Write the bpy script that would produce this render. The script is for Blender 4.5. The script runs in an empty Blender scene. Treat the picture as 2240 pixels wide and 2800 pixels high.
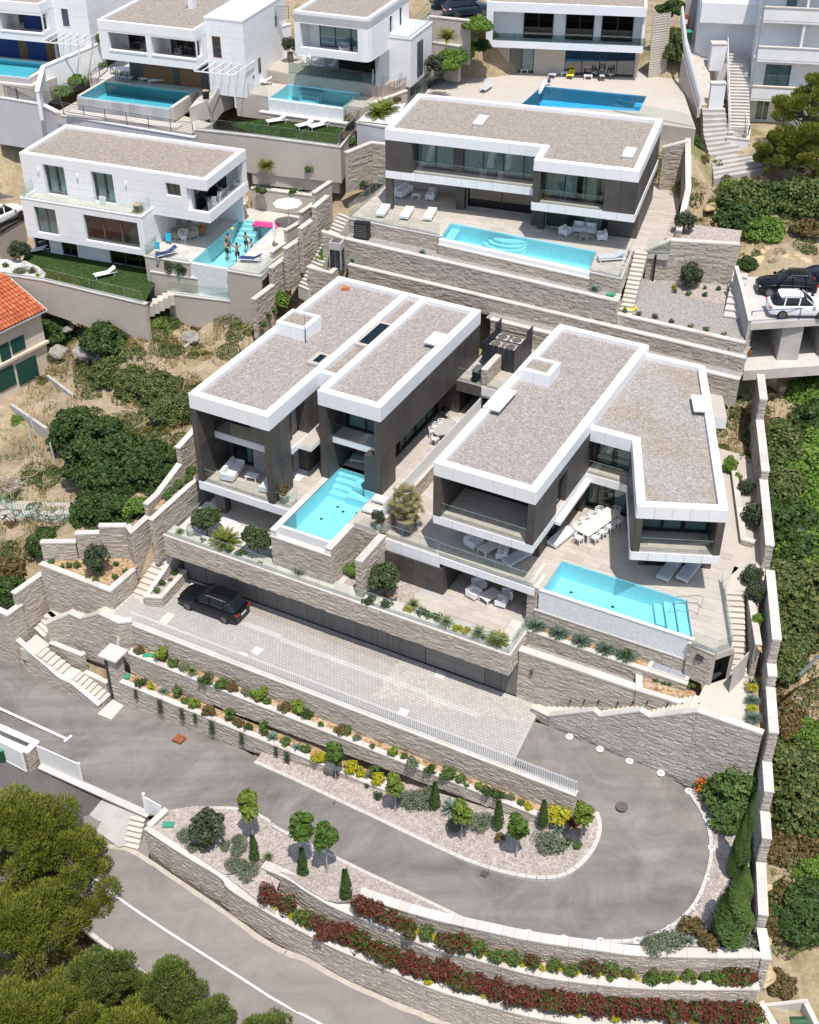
import bpy,bmesh,math,random
from math import sin,cos,pi,radians,sqrt,atan2,floor
from mathutils import Vector,Matrix
V3=Vector
from mathutils.geometry import tessellate_polygon
random.seed(7)
SC=bpy.context.scene
COL=SC.collection
# -- camera, sky, sun, exposure
CAMH,FPX,PITCH=58,3524,radians(36.41)
cam=bpy.data.cameras.new('camera');cam.sensor_fit='HORIZONTAL';cam.sensor_width=36
cam.lens=FPX/2240*36;cam.clip_start=1;cam.clip_end=4000
camo=bpy.data.objects.new('camera',cam);COL.objects.link(camo)
camo.location=(0,0,CAMH);camo.rotation_euler=(pi/2-PITCH,0,0);SC.camera=camo
SUN=V3((.1,-.36,1)).normalized()
wd=bpy.data.worlds.new('World');SC.world=wd;wd.use_nodes=True
nt=wd.node_tree;nt.nodes.clear()
sky=nt.nodes.new('ShaderNodeTexSky');sky.sky_type='NISHITA';sky.sun_disc=False
sky.sun_elevation=math.asin(SUN.z);sky.sun_rotation=atan2(SUN.x,SUN.y);sky.air_density=1;sky.dust_density=1.6;sky.ozone_density=1
bg=nt.nodes.new('ShaderNodeBackground');bg.inputs[1].default_value=.15
wo=nt.nodes.new('ShaderNodeOutputWorld');nt.links.new(sky.outputs[0],bg.inputs[0]);nt.links.new(bg.outputs[0],wo.inputs[0])
sl=bpy.data.lights.new('sun','SUN');sl.energy=4.2;sl.angle=radians(.55);sl.color=(1,.955,.89)
so=bpy.data.objects.new('sun',sl);COL.objects.link(so);so.rotation_euler=SUN.to_track_quat('Z','Y').to_euler();so.location=(20,-60,160)
SC.view_settings.view_transform='Standard';SC.view_settings.look='None';SC.view_settings.exposure=.15;SC.view_settings.gamma=1
try:SC.view_settings.use_curve_mapping=False
except Exception:pass
try:
 SC.cycles.max_bounces=8;SC.cycles.transparent_max_bounces=16;SC.cycles.caustics_reflective=False;SC.cycles.caustics_refractive=False
 SC.cycles.sample_clamp_indirect=6
except Exception:pass
# -- survey: photo pixels of known height -> metres
S_=2.2697
FRM={k:((x,y),S_)for k,x,y in[('a',0,0),('b',700,0),('c',1480,0),('d',0,500),('e',700,500),('f',1480,500),('g',0,1000),('h',700,1000),('i',1480,1000),('j',0,1500),('k',700,1500),('l',1480,1500),('m',0,2000),('n',700,2000),('o',1480,2000),('p',0,2400),('q',700,2400),('r',1480,2400)]}
FRM.update({'1':((1000,220),2.0536),'2':((1150,860),3.45),'3':((1550,860),3.08),'4':((500,1050),2.875),'5':((40,330),2.6136),'D1':((420,1480),3.08),'D2':((1300,1600),3.08),'D3':((940,1300),3.08),'D4':((1420,1400),2.464),'D5':((430,1340),3.08)})
def at(f,x,y,z):
 (ox,oy),s=FRM[f];px=(ox+x/s-1120)/FPX;py=(oy+y/s-1400)/FPX
 dx,dy,dz=px,cos(PITCH)-py*sin(PITCH),-sin(PITCH)-py*cos(PITCH)
 t=(z-CAMH)/dz
 return V3((dx*t,dy*t,z))
def Zv(z):return V3((0,0,z))
rg,en=range,enumerate
class Frame:
 def __init__(s,o,yaw):s.o=V3((o[0],o[1]));s.yaw=yaw;s.c=cos(yaw);s.s=sin(yaw)
 def w(s,x,y,z=0):return V3((s.o.x+x*s.c-y*s.s,s.o.y+x*s.s+y*s.c,z))
 def l(s,p):
  dx,dy=p[0]-s.o.x,p[1]-s.o.y
  return V3((dx*s.c+dy*s.s,-dx*s.s+dy*s.c,p[2]if len(p)>2 else 0))
 def p(s,f,x,y,z):return s.l(at(f,x,y,z))
FA=Frame((-1.92,70.55),radians(-27.8)) # the two dark villas and everything square to them
FC=Frame((-1.91,98.22),radians(-17.43)) # the villa above them
FH=Frame((-32.06,100.86),radians(-20.03)) # the white house with the swimmers
FE=Frame((-9.81,112.67),radians(-21.2))
FF=Frame((-27.2,115.56),radians(-19.4))
# -- objects
def tag(o,label=None,cat=None,group=None,kind=None):
 if label:o['label']=label
 if cat:o['category']=cat
 if group:o['group']=group
 if kind:o['kind']=kind
 return o
def thing(name,label,cat,loc=(0,0,0),rz=0,group=None):
 o=bpy.data.objects.new(name,None);COL.objects.link(o);o.location=loc;o.rotation_euler=(0,0,rz)
 o.empty_display_size=.3
 ORG[o.name]=Zv(0);return tag(o,label,cat,group)
ORG={}
def TA(name,label,cat,F,z,group=None,x=0,y=0):
 o=thing(name,label,cat,F.w(x,y,z),F.yaw,group);ORG[o.name]=V3((x,y,z));return o
def TW(name,label,cat,loc,group=None):
 o=thing(name,label,cat,loc,0,group);ORG[o.name]=V3(loc);return o
def unp(s):
 def cv(x):
  try:return float(x)
  except ValueError:return x
 return[tuple(map(cv,r.split()))for r in s.split(';')]
class MB:
 def __init__(s):s.v=[];s.f=[];s.m=[];s.sm=False
 def face(s,pts,m=0):
  n=len(s.v);s.v+=[tuple(p)for p in pts];s.f.append(tuple(rg(n,n+len(pts))));s.m.append(m)
 def box(s,x0,x1,y0,y1,z0,z1,m=0):
  n=len(s.v);s.v+=[(x0,y0,z0),(x1,y0,z0),(x1,y1,z0),(x0,y1,z0),(x0,y0,z1),(x1,y0,z1),(x1,y1,z1),(x0,y1,z1)]
  s.f+=[(n,n+3,n+2,n+1),(n+4,n+5,n+6,n+7),(n,n+1,n+5,n+4),(n+1,n+2,n+6,n+5),(n+2,n+3,n+7,n+6),(n+3,n,n+4,n+7)];s.m+=[m]*6
 def hexa(s,b,t,m=0):
  n=len(s.v);s.v+=[tuple(p)for p in b]+[tuple(p)for p in t];k=len(b)
  s.f.append(tuple(n+k-1-i for i in rg(k)));s.f.append(tuple(n+k+i for i in rg(k)))
  s.f+=[(n+i,n+(i+1)%k,n+k+(i+1)%k,n+k+i)for i in rg(k)];s.m+=[m]*(k+2)
 def prism(s,poly,z0,z1,m=0):
  a=sum(poly[i][0]*poly[(i+1)%len(poly)][1]-poly[(i+1)%len(poly)][0]*poly[i][1]for i in rg(len(poly)))
  if a<0:poly=poly[::-1]
  n=len(s.v);k=len(poly)
  s.v+=[(p[0],p[1],z0)for p in poly]+[(p[0],p[1],z1 if z1 is not None else p[2])for p in poly]
  tri=tessellate_polygon([[V3((p[0],p[1],0))for p in poly]])
  for t in tri:
   a,b,c=t
   cr=(poly[b][0]-poly[a][0])*(poly[c][1]-poly[a][1])-(poly[c][0]-poly[a][0])*(poly[b][1]-poly[a][1])
   if cr<0:b,c=c,b
   s.f.append((n+k+a,n+k+b,n+k+c));s.f.append((n+a,n+c,n+b));s.m+=[m,m]
  for i in rg(k):
   j=(i+1)%k;s.f.append((n+i,n+j,n+k+j,n+k+i));s.m.append(m)
 def sheet(s,poly,m=0):
  n=len(s.v);s.v+=[tuple(p)for p in poly]
  for a,b,c in tessellate_polygon([[V3((p[0],p[1],0))for p in poly]]):
   cr=(poly[b][0]-poly[a][0])*(poly[c][1]-poly[a][1])-(poly[c][0]-poly[a][0])*(poly[b][1]-poly[a][1])
   if cr<0:b,c=c,b
   s.f.append((n+a,n+b,n+c));s.m.append(m)
 def beam(s,p,q,w,h=None,m=0,up=(0,0,1)):
  p,q=V3(p),V3(q);h=h or w;d=(q-p).normalized();u=V3(up)
  if abs(d.dot(u))>.98:u=V3((1,0,0))
  r=d.cross(u).normalized()*(w/2);t=r.cross(d).normalized()*(h/2)
  s.hexa([p-r-t,p+r-t,q+r-t,q-r-t],[p-r+t,p+r+t,q+r+t,q-r+t],m)
 def tube(s,pts,rad,n=8,m=0,cap=True):
  pts=[V3(p)for p in pts];rings=[]
  for i,p in en(pts):
   d=((pts[min(i+1,len(pts)-1)]-pts[max(i-1,0)])).normalized()
   u=Zv(1)if abs(d.z)<.95 else V3((1,0,0))
   r=d.cross(u).normalized();t=r.cross(d).normalized()
   R=rad[i]if isinstance(rad,(list,tuple))else rad
   k=len(s.v);s.v+=[tuple(p+(r*cos(2*pi*j/n)+t*sin(2*pi*j/n))*R)for j in rg(n)];rings.append(k)
  for a,b in zip(rings,rings[1:]):
   for j in rg(n):s.f.append((a+j,a+(j+1)%n,b+(j+1)%n,b+j));s.m.append(m)
  if cap:
   s.f.append(tuple(rings[0]+n-1-j for j in rg(n)));s.f.append(tuple(rings[-1]+j for j in rg(n)));s.m+=[m,m]
 def lathe(s,prof,n=20,o=(0,0,0),m=0):
  rings=[]
  for r,z in prof:
   k=len(s.v);s.v+=[(o[0]+r*cos(2*pi*j/n),o[1]+r*sin(2*pi*j/n),o[2]+z)for j in rg(n)];rings.append(k)
  for a,b in zip(rings,rings[1:]):
   for j in rg(n):s.f.append((a+j,a+(j+1)%n,b+(j+1)%n,b+j));s.m.append(m)
  s.f.append(tuple(rings[0]+n-1-j for j in rg(n)));s.f.append(tuple(rings[-1]+j for j in rg(n)));s.m+=[m,m]
 def xf(s,M):
  s.v=[tuple(M@V3(p))for p in s.v];return s
 def add(s,o):
  n=len(s.v);s.v+=o.v;s.f+=[tuple(i+n for i in f)for f in o.f];s.m+=o.m;return s
 def mesh(s,name,mats,org=(0,0,0)):
  me=bpy.data.meshes.new(name);ox,oy,oz=org
  me.from_pydata([(x-ox,y-oy,z-oz)for x,y,z in s.v],[],s.f)
  for m in(mats if isinstance(mats,(list,tuple))else[mats]):me.materials.append(m)
  if any(s.m):me.polygons.foreach_set('material_index',s.m)
  if s.sm:me.polygons.foreach_set('use_smooth',[True]*len(s.f))
  me.update();return me
 def bd(s,name,mats,parent=None,bevel=0,kind=None,label=None):
  root=parent
  if isinstance(mats,str):mats=M[mats]
  while root is not None and root.name not in ORG:root=root.parent
  org=ORG[root.name]if root is not None else Zv(0)
  me=s.mesh(name,mats,org)
  if bevel:
   bm=bmesh.new();bm.from_mesh(me);bmesh.ops.remove_doubles(bm,verts=bm.verts,dist=1e-5)
   bmesh.ops.bevel(bm,geom=[e for e in bm.edges if len(e.link_faces)==2 and e.calc_face_angle(0)>.6],offset=bevel,segments=2,affect='EDGES',profile=.7)
   bm.to_mesh(me);bm.free()
  o=bpy.data.objects.new(name,me);COL.objects.link(o)
  if parent is not None:o.parent=parent
  if kind:o['kind']=kind
  if label:o['label']=label
  return o
KIDS={}
def kids(o):
 return[c for c in bpy.data.objects if c.parent==o]
def SN(o):
 return(o,[SN(c)for c in kids(o)])
def copy_tree(sn,parent=None):
 o,ch=sn;c=o.copy();COL.objects.link(c);c.parent=parent
 for k in ch:copy_tree(k,c)
 return c
def PL_(sn,spots,label,group=None,cat=None,first=True):
 out=[]
 for i,sp in en(spots):
  o=sn[0]if(i==0 and first)else copy_tree(sn)
  o.location=sp[0];o.rotation_euler=(0,0,sp[1])
  if len(sp)>2 and sp[2]is not None:o.scale=(sp[2],)*3
  o['label']=sp[3]if len(sp)>3 and sp[3]else(label[i]if isinstance(label,list)else label)
  if group:o['group']=group
  out.append(o)
 return out
ONES='first second third fourth fifth sixth seventh eighth ninth tenth eleventh twelfth thirteenth fourteenth fifteenth sixteenth seventeenth eighteenth nineteenth'.split()
TENS={2:'twent',3:'thirt',4:'fort',5:'fift',6:'sixt',7:'sevent'}
def ordw(n):
 if n<20:return ONES[n-1]
 t,r=divmod(n,10)
 return TENS[t]+('ieth' if r==0 else 'y-'+ONES[r-1])
 # -- materials
M={}
def nodes(name):
 m=M[name]=bpy.data.materials.new(name);m.use_nodes=True;t=m.node_tree;t.nodes.clear()
 out=t.nodes.new('ShaderNodeOutputMaterial');b=t.nodes.new('ShaderNodeBsdfPrincipled');t.links.new(b.outputs[0],out.inputs[0])
 return m,t,b,out
def N(t,typ,**k):
 n=t.nodes.new(typ)
 for a,v in k.items():setattr(n,a,v)
 return n
def L(t,a,b):t.links.new(a,b)
def coords(t,obj=False):
 if obj:return N(t,'ShaderNodeTexCoord').outputs['Object']
 return N(t,'ShaderNodeNewGeometry').outputs['Position']
def noise(t,vec,scale,detail=4,rough=.6,dist=0):
 n=N(t,'ShaderNodeTexNoise');n.inputs['Scale'].default_value=scale;n.inputs['Detail'].default_value=detail;n.inputs['Roughness'].default_value=rough;n.inputs['Distortion'].default_value=dist
 L(t,vec,n.inputs['Vector']);return n.outputs[0]
def ramp(t,fac,stops):
 r=N(t,'ShaderNodeValToRGB');e=r.color_ramp.elements
 while len(e)>1:e.remove(e[-1])
 e[0].position=stops[0][0];e[0].color=(*stops[0][1],1)
 for p,c in stops[1:]:
  x=e.new(p);x.color=(*c,1)
 L(t,fac,r.inputs[0]);return r.outputs[0]
def mixc(t,fac,a,b,mode='MIX'):
 m=N(t,'ShaderNodeMix',data_type='RGBA',blend_type=mode)
 if isinstance(fac,(int,float)):m.inputs[0].default_value=fac
 else:L(t,fac,m.inputs[0])
 for i,c in((6,a),(7,b)):
  if isinstance(c,tuple):m.inputs[i].default_value=(*c,1)
  else:L(t,c,m.inputs[i])
 return m.outputs[2]
def bump(t,b,h,s,d=.02):
 n=N(t,'ShaderNodeBump');n.inputs['Strength'].default_value=s;n.inputs['Distance'].default_value=d;L(t,h,n.inputs['Height']);L(t,n.outputs[0],b.inputs['Normal'])
def island(t):
 g=N(t,'ShaderNodeNewGeometry');o=N(t,'ShaderNodeObjectInfo');a=N(t,'ShaderNodeMath',operation='ADD');f=N(t,'ShaderNodeMath',operation='FRACT')
 L(t,g.outputs['Random Per Island'],a.inputs[0]);L(t,o.outputs['Random'],a.inputs[1]);L(t,a.outputs[0],f.inputs[0]);return f.outputs[0]
def SM(name,c,rough=.6,metal=0,var=.12,scale=3,bumps=0,bscale=40,spec=None):
 m,t,b,o=nodes(name);p=coords(t);n=noise(t,p,scale,5)
 d=tuple(max(0,x*(1-var))for x in c);e=tuple(min(1,x*(1+var))for x in c)
 L(t,ramp(t,n,[(.3,d),(.7,e)]),b.inputs['Base Color']);b.inputs['Roughness'].default_value=rough;b.inputs['Metallic'].default_value=metal
 if spec is not None:b.inputs['Specular IOR Level'].default_value=spec
 if bumps:bump(t,b,noise(t,p,bscale,3),bumps)
 return m
def PC(name,cols,rough=.8,grain=30,gamt=.25,bumps=.3,streak=None,stain=None):
 m,t,b,o=nodes(name);r=island(t);p=coords(t)
 c=ramp(t,r,[(i/max(1,len(cols)-1),k)for i,k in en(cols)])
 if streak:
  mp=N(t,'ShaderNodeMapping');mp.inputs['Scale'].default_value=streak;L(t,coords(t,True),mp.inputs[0]);gv=mp.outputs[0]
 else:gv=p
 n=noise(t,gv,grain,5,.65)
 c=mixc(t,gamt,c,ramp(t,n,[(.25,(.25,.25,.25)),(.75,(1,1,1))]),'MULTIPLY')
 c=mixc(t,.5,c,ramp(t,noise(t,p,.35,4),[(.3,(.84,.83,.81)),(.62,(1,1,1))]),'MULTIPLY')
 if stain:c=mixc(t,ramp(t,noise(t,p,stain[1],6,.7),[(stain[2],(0,0,0)),(stain[2]+.12,(1,1,1))]),c,stain[0])
 L(t,c,b.inputs['Base Color']);b.inputs['Roughness'].default_value=rough
 if bumps:bump(t,b,noise(t,p,grain*1.3,4),bumps,.01)
 return m
def gravel(name,cols,scale=26,rough=.95,patch=None):
 m,t,b,o=nodes(name);p=coords(t)
 v=N(t,'ShaderNodeTexVoronoi');v.inputs['Scale'].default_value=scale;L(t,p,v.inputs['Vector'])
 s=N(t,'ShaderNodeSeparateColor');L(t,v.outputs['Color'],s.inputs[0])
 c=ramp(t,s.outputs[0],[(i/(len(cols)-1),k)for i,k in en(cols)])
 v2=N(t,'ShaderNodeTexVoronoi');v2.inputs['Scale'].default_value=scale*.37;L(t,p,v2.inputs['Vector'])
 s2=N(t,'ShaderNodeSeparateColor');L(t,v2.outputs['Color'],s2.inputs[0])
 c=mixc(t,.55,c,ramp(t,s2.outputs[1],[(0,(.55,.54,.53)),(1,(1,1,1))]),'MULTIPLY')
 if patch:c=mixc(t,ramp(t,noise(t,p,patch[1],4),[(.45,(0,0,0)),(.6,(1,1,1))]),c,mixc(t,1,c,patch[0],'MULTIPLY'))
 L(t,c,b.inputs['Base Color']);b.inputs['Roughness'].default_value=rough
 bump(t,b,v.outputs['Distance'],.7,.03);return m
def leaf(name,cols,rough=.55,trans=.25):
 m,t,b,o=nodes(name);r=island(t);p=coords(t)
 c=ramp(t,r,[(i/max(1,len(cols)-1),k)for i,k in en(cols)])
 c=mixc(t,.6,c,ramp(t,noise(t,p,1.3,3),[(.3,(.62,.68,.6)),(.7,(1,1,1))]),'MULTIPLY')
 L(t,c,b.inputs['Base Color']);b.inputs['Roughness'].default_value=rough;b.inputs['Specular IOR Level'].default_value=.3
 tr=N(t,'ShaderNodeBsdfTranslucent');L(t,mixc(t,1,c,(1,1,.55),'MULTIPLY'),tr.inputs[0])
 mx=N(t,'ShaderNodeMixShader');mx.inputs[0].default_value=trans;L(t,b.outputs[0],mx.inputs[1]);L(t,tr.outputs[0],mx.inputs[2]);L(t,mx.outputs[0],o.inputs[0])
 return m
def glass(name,tint,refl=.04,rough=0,rc=(1,1,1),base=.06):
 m,t,b,o=nodes(name);t.nodes.remove(b)
 tr=N(t,'ShaderNodeBsdfTransparent');tr.inputs[0].default_value=(*tint,1)
 gl=N(t,'ShaderNodeBsdfGlossy');gl.inputs['Roughness'].default_value=rough;gl.inputs[0].default_value=(*rc,1)
 fr=N(t,'ShaderNodeLayerWeight');pw=N(t,'ShaderNodeMath',operation='POWER');pw.inputs[1].default_value=4.5;L(t,fr.outputs['Facing'],pw.inputs[0])
 ad=N(t,'ShaderNodeMath',operation='MULTIPLY_ADD');ad.inputs[1].default_value=.9;ad.inputs[2].default_value=base;ad.use_clamp=True;L(t,pw.outputs[0],ad.inputs[0])
 mx=N(t,'ShaderNodeMixShader');L(t,ad.outputs[0],mx.inputs[0]);L(t,tr.outputs[0],mx.inputs[1]);L(t,gl.outputs[0],mx.inputs[2]);L(t,mx.outputs[0],o.inputs[0])
 return m
def water(name,tint,wave=.06,scale=3):
 m,t,b,o=nodes(name);t.nodes.remove(b);p=coords(t)
 tr=N(t,'ShaderNodeBsdfTransparent');tr.inputs[0].default_value=(*tint,1)
 gl=N(t,'ShaderNodeBsdfGlossy');gl.inputs['Roughness'].default_value=.02
 n=N(t,'ShaderNodeBump');n.inputs['Strength'].default_value=wave;n.inputs['Distance'].default_value=.1;L(t,noise(t,p,scale,3),n.inputs['Height']);L(t,n.outputs[0],gl.inputs['Normal'])
 fr=N(t,'ShaderNodeFresnel');fr.inputs[0].default_value=1.33;L(t,n.outputs[0],fr.inputs['Normal'])
 mx=N(t,'ShaderNodeMixShader');L(t,fr.outputs[0],mx.inputs[0]);L(t,tr.outputs[0],mx.inputs[1]);L(t,gl.outputs[0],mx.inputs[2]);L(t,mx.outputs[0],o.inputs[0])
 return m
SM('white',(.8,.8,.81),.45,var=.03,scale=1.2)
SM('plaster',(.78,.78,.78),.8,var=.06,scale=.8,bumps=.15,bscale=25)
SM('wp',(.82,.82,.81),.35,var=.02)
SM('cream',(.62,.53,.43),.9,var=.1,scale=.9,bumps=.2,bscale=20)
SM('lavender',(.5,.5,.54),.9,var=.06,scale=.7)
def dark_clad():
 m,t,b,o=nodes('dark_stone_panel');p=coords(t);r=island(t)
 c=ramp(t,r,[(0,(.062,.059,.058)),(.5,(.076,.071,.068)),(1,(.094,.087,.082))])
 c=mixc(t,.7,c,ramp(t,noise(t,p,1.1,6,.7),[(.3,(.55,.55,.56)),(.72,(1.35,1.25,1.15))]),'MULTIPLY')
 L(t,c,b.inputs['Base Color']);b.inputs['Roughness'].default_value=.55;bump(t,b,noise(t,p,60,3),.12);return m
M['dark']=dark_clad()
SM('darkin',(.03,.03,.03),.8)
gravel('roofgravel',[(.24,.21,.185),(.32,.285,.26),(.4,.36,.33),(.48,.44,.405)],17)
gravel('rgb',[(.24,.2,.165),(.31,.265,.22),(.38,.33,.28),(.46,.41,.36)],17)
gravel('roofgravelpatch',[(.25,.225,.2),(.33,.305,.28),(.41,.385,.36),(.5,.47,.44)],17,patch=((.97,.9,.79),.22))
gravel('bgv',[(.32,.265,.23),(.41,.35,.31),(.47,.41,.365),(.56,.5,.45)],13)
gravel('whitegravel',[(.55,.54,.51),(.7,.69,.66),(.8,.79,.77)],12)
gravel('ggv',[(.25,.23,.215),(.36,.34,.32),(.44,.415,.39)],20)
gravel('soil',[(.26,.15,.075),(.42,.26,.13),(.52,.36,.2),(.5,.42,.32)],6)
PC('stone',[(.4,.345,.285),(.47,.41,.345),(.51,.45,.385),(.55,.48,.405),(.48,.43,.375),(.6,.54,.465)],.9,14,.3,.5)
PC('stonelow',[(.41,.375,.33),(.48,.445,.4),(.52,.48,.435),(.56,.52,.47),(.6,.56,.515)],.9,14,.3,.5)
SM('mortar',(.42,.37,.315),.95,var=.2,scale=9)
PC('coping',[(.56,.52,.465),(.62,.58,.53),(.66,.62,.57)],.7,9,.14,.15)
PC('step',[(.57,.52,.45),(.64,.59,.52)],.75,7,.15,.15)
PC('deck',[(.5,.445,.385),(.56,.505,.445),(.6,.545,.48),(.53,.475,.41)],.7,1.5,.35,.1,streak=(1.2,9,4))
PC('render',[(.5,.445,.385),(.56,.505,.44),(.52,.46,.4)],.8,1.5,.3,.15,streak=(1,1,12))
PC('paver',[(.41,.385,.36),(.44,.415,.39),(.46,.435,.405),(.43,.405,.38),(.48,.455,.425)],.85,10,.2,.2)
PC('pavel',[(.52,.5,.47),(.58,.56,.53)],.85,10,.15,.2)
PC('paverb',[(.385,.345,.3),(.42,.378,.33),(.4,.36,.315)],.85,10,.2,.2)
def asphalt(name,a,b2,pale=.5):
 m,t,b,o=nodes(name);p=coords(t)
 c=ramp(t,noise(t,p,.3,7,.72,.8),[(.34,a),(.64,b2)])
 mp=N(t,'ShaderNodeMapping');mp.inputs['Rotation'].default_value=(0,0,radians(33));mp.inputs['Scale'].default_value=(.12,1.3,1);L(t,p,mp.inputs[0])
 c=mixc(t,pale,c,ramp(t,noise(t,mp.outputs[0],.6,5,.6),[(.35,(.8,.8,.8)),(.62,(1.12,1.11,1.09))]),'MULTIPLY')
 c=mixc(t,.5,c,ramp(t,noise(t,p,22,3,.7),[(.3,(.72,.72,.72)),(.7,(1.15,1.15,1.15))]),'MULTIPLY')
 c=mixc(t,ramp(t,noise(t,p,.5,7,.75),[(.66,(0,0,0)),(.8,(.35,.35,.35))]),c,(.4,.36,.31))
 L(t,c,b.inputs['Base Color']);b.inputs['Roughness'].default_value=.92;bump(t,b,noise(t,p,55,3),.25,.01);return m
asphalt('asphalt',(.148,.136,.125),(.245,.228,.21),.9)
asphalt('asphaltnew',(.075,.072,.07),(.125,.118,.112))
asphalt('asphaltroad',(.195,.178,.16),(.255,.235,.212),.5)
SM('conc',(.42,.4,.375),.9,var=.14,scale=.9,bumps=.2,bscale=18)
SM('pcon',(.52,.49,.45),.9,var=.1,scale=.7,bumps=.15,bscale=18)
SM('pinkconc',(.47,.42,.38),.9,var=.2,scale=2.5,bumps=.2,bscale=12)
PC('wood',[(.2,.185,.17),(.235,.22,.2),(.27,.25,.23)],.75,2,.35,.1,streak=(30,30,.7))
PC('brownwood',[(.2,.09,.035),(.26,.125,.05)],.6,2,.3,.1,streak=(20,20,1))
SM('blue',(.015,.045,.2),.6)
SM('frame',(.022,.023,.026),.4)
SM('frameg',(.1,.1,.105),.4)
SM('black',(.012,.014,.018),.45)
SM('bks',(.018,.024,.034),.4)
SM('steel',(.6,.6,.6),.22,1)
SM('gmt',(.38,.4,.43),.5,.3,var=.08)
glass('balglass',(.925,.955,.945),base=.03)
glass('bgd',(.66,.74,.71),base=.04)
glass('pane',(.68,.78,.78),base=.055)
glass('pdk',(.1,.135,.15),base=.08)
glass('paneblue',(.05,.16,.34),base=.14)
glass('skylight',(.22,.42,.4),base=.06)
def curt():
 m,t,b,o=nodes('curtain');L(t,ramp(t,island(t),[(0,(.72,.73,.71)),(1,(.82,.82,.8))]),b.inputs['Base Color']);b.inputs['Roughness'].default_value=.9;return m
M['curtain']=curt()
SM('blind',(.22,.205,.2),.8)  # colour of the reflection painted behind some white house panes
water('water',(.6,.885,.95),.05,2.5)
water('waterrip',(.66,.9,.93),.5,4)
water('waterdeep',(.52,.84,.9),.06,2.5)
water('waterblue',(.36,.8,.96),.05,2)
def mosaic(name,a,b2):
 m,t,b,o=nodes(name);p=coords(t);v=N(t,'ShaderNodeTexVoronoi');v.inputs['Scale'].default_value=11;L(t,p,v.inputs['Vector'])
 s=N(t,'ShaderNodeSeparateColor');L(t,v.outputs['Color'],s.inputs[0]);c=ramp(t,s.outputs[0],[(0,a),(1,b2)])
 L(t,c,b.inputs['Base Color']);b.inputs['Roughness'].default_value=.4;return m
mosaic('mosaic',(.6,.63,.64),(.76,.78,.78))
mosaic('mosaicblue',(.52,.76,.8),(.66,.86,.88))
mosaic('mosaicteal',(.26,.62,.7),(.38,.74,.8))
SM('liner',(.26,.66,.9),.4,var=.05)
PC('pooltile',[(.36,.36,.37),(.44,.44,.45),(.5,.5,.52)],.5,12,.1,0)
PC('slatmix',[(.12,.2,.45),(.5,.3,.14),(.5,.48,.44)],.6,5,.1,0)
SM('fabric',(.74,.75,.77),.9,var=.04,scale=5,bumps=.1,bscale=60)
SM('fabricgrey',(.42,.45,.48),.9,var=.05,scale=5)
SM('beige',(.42,.36,.29),.9,var=.15,scale=14)
def marble():
 m,t,b,o=nodes('marble_top');p=coords(t,True)
 c=ramp(t,noise(t,p,2.2,7,.7,1.5),[(.4,(.8,.79,.77)),(.49,(.6,.56,.5)),(.53,(.8,.79,.77)),(.7,(.83,.82,.8))]);L(t,c,b.inputs['Base Color']);b.inputs['Roughness'].default_value=.3;return m
M['marble']=marble()
PC('tcot',[(.42,.1,.035),(.55,.145,.05),(.62,.19,.075)],.8,20,.2,.2)
SM('brick',(.52,.16,.05),.85)
SM('greenshut',(.012,.075,.055),.5)
SM('carblack',(.008,.009,.012),.12,.3,var=.02)
SM('carwhite',(.78,.79,.8),.18,var=.01)
SM('carblue',(.03,.045,.07),.15,.4,var=.02)
SM('carglass',(.012,.016,.02),.05)
SM('tyre',(.015,.015,.016),.8)
SM('rim',(.22,.22,.23),.3,.8)
SM('red',(.35,.012,.012),.25)
SM('lamp',(.7,.72,.75),.1)
SM('plate',(.7,.7,.7),.4)
SM('rust',(.25,.085,.035),.85,var=.35,scale=5)
SM('iron',(.115,.095,.08),.7,var=.3,scale=8)
SM('green',(.05,.28,.17),.5)
SM('greenbin',(.015,.08,.035),.5)
SM('yellow',(.8,.66,.02),.5)
SM('orange',(.62,.2,.02),.5)
M['orangefl']=leaf('orange_flower',[(.75,.14,.02),(.85,.25,.03)])
SM('bluecloth',(.02,.42,.62),.9)
SM('navy',(.03,.04,.14),.9)
SM('pink',(.75,.06,.26),.4,var=.3,scale=9)
SM('line',(.72,.7,.66),.8,var=.12,scale=2)
SM('sand',(.42,.37,.31),.95,var=.15,scale=2)
SM('skin',(.42,.22,.14),.55,var=.05)
SM('hair',(.02,.013,.01),.6)
SM('shorts',(.02,.025,.035),.8)
SM('pot',(.13,.125,.125),.8,var=.2,scale=6)
SM('potgreen',(.3,.36,.32),.4)
SM('urn',(.45,.46,.4),.6)
SM('bark',(.13,.095,.07),.95,var=.35,scale=9,bumps=.5,bscale=30)
SM('palebark',(.38,.35,.31),.9,var=.2,scale=9)
def wildground():
 m,t,b,o=nodes('wild_ground');p=coords(t)
 c=ramp(t,noise(t,p,.22,7,.68,.4),[(.28,(.2,.15,.085)),(.42,(.31,.245,.15)),(.52,(.42,.34,.23)),(.62,(.25,.225,.11)),(.76,(.13,.155,.055))])
 c=mixc(t,.6,c,ramp(t,noise(t,p,3.2,6,.75),[(.3,(.55,.53,.5)),(.7,(1.25,1.2,1.12))]),'MULTIPLY')
 c=mixc(t,ramp(t,noise(t,p,.45,8,.8,.8),[(.6,(0,0,0)),(.68,(1,1,1))]),c,ramp(t,noise(t,p,5,4),[(.3,(.33,.3,.26)),(.7,(.6,.56,.5))]))
 L(t,c,b.inputs['Base Color']);b.inputs['Roughness'].default_value=.95;bump(t,b,noise(t,p,2.5,8,.75),.9,.15);return m
M['wild']=wildground()
SM('rock',(.29,.27,.24),.95,var=.35,scale=1.6,bumps=.8,bscale=7)
SM('ochrerock',(.47,.36,.22),.95,var=.35,scale=1.3,bumps=.8,bscale=6)
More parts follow.
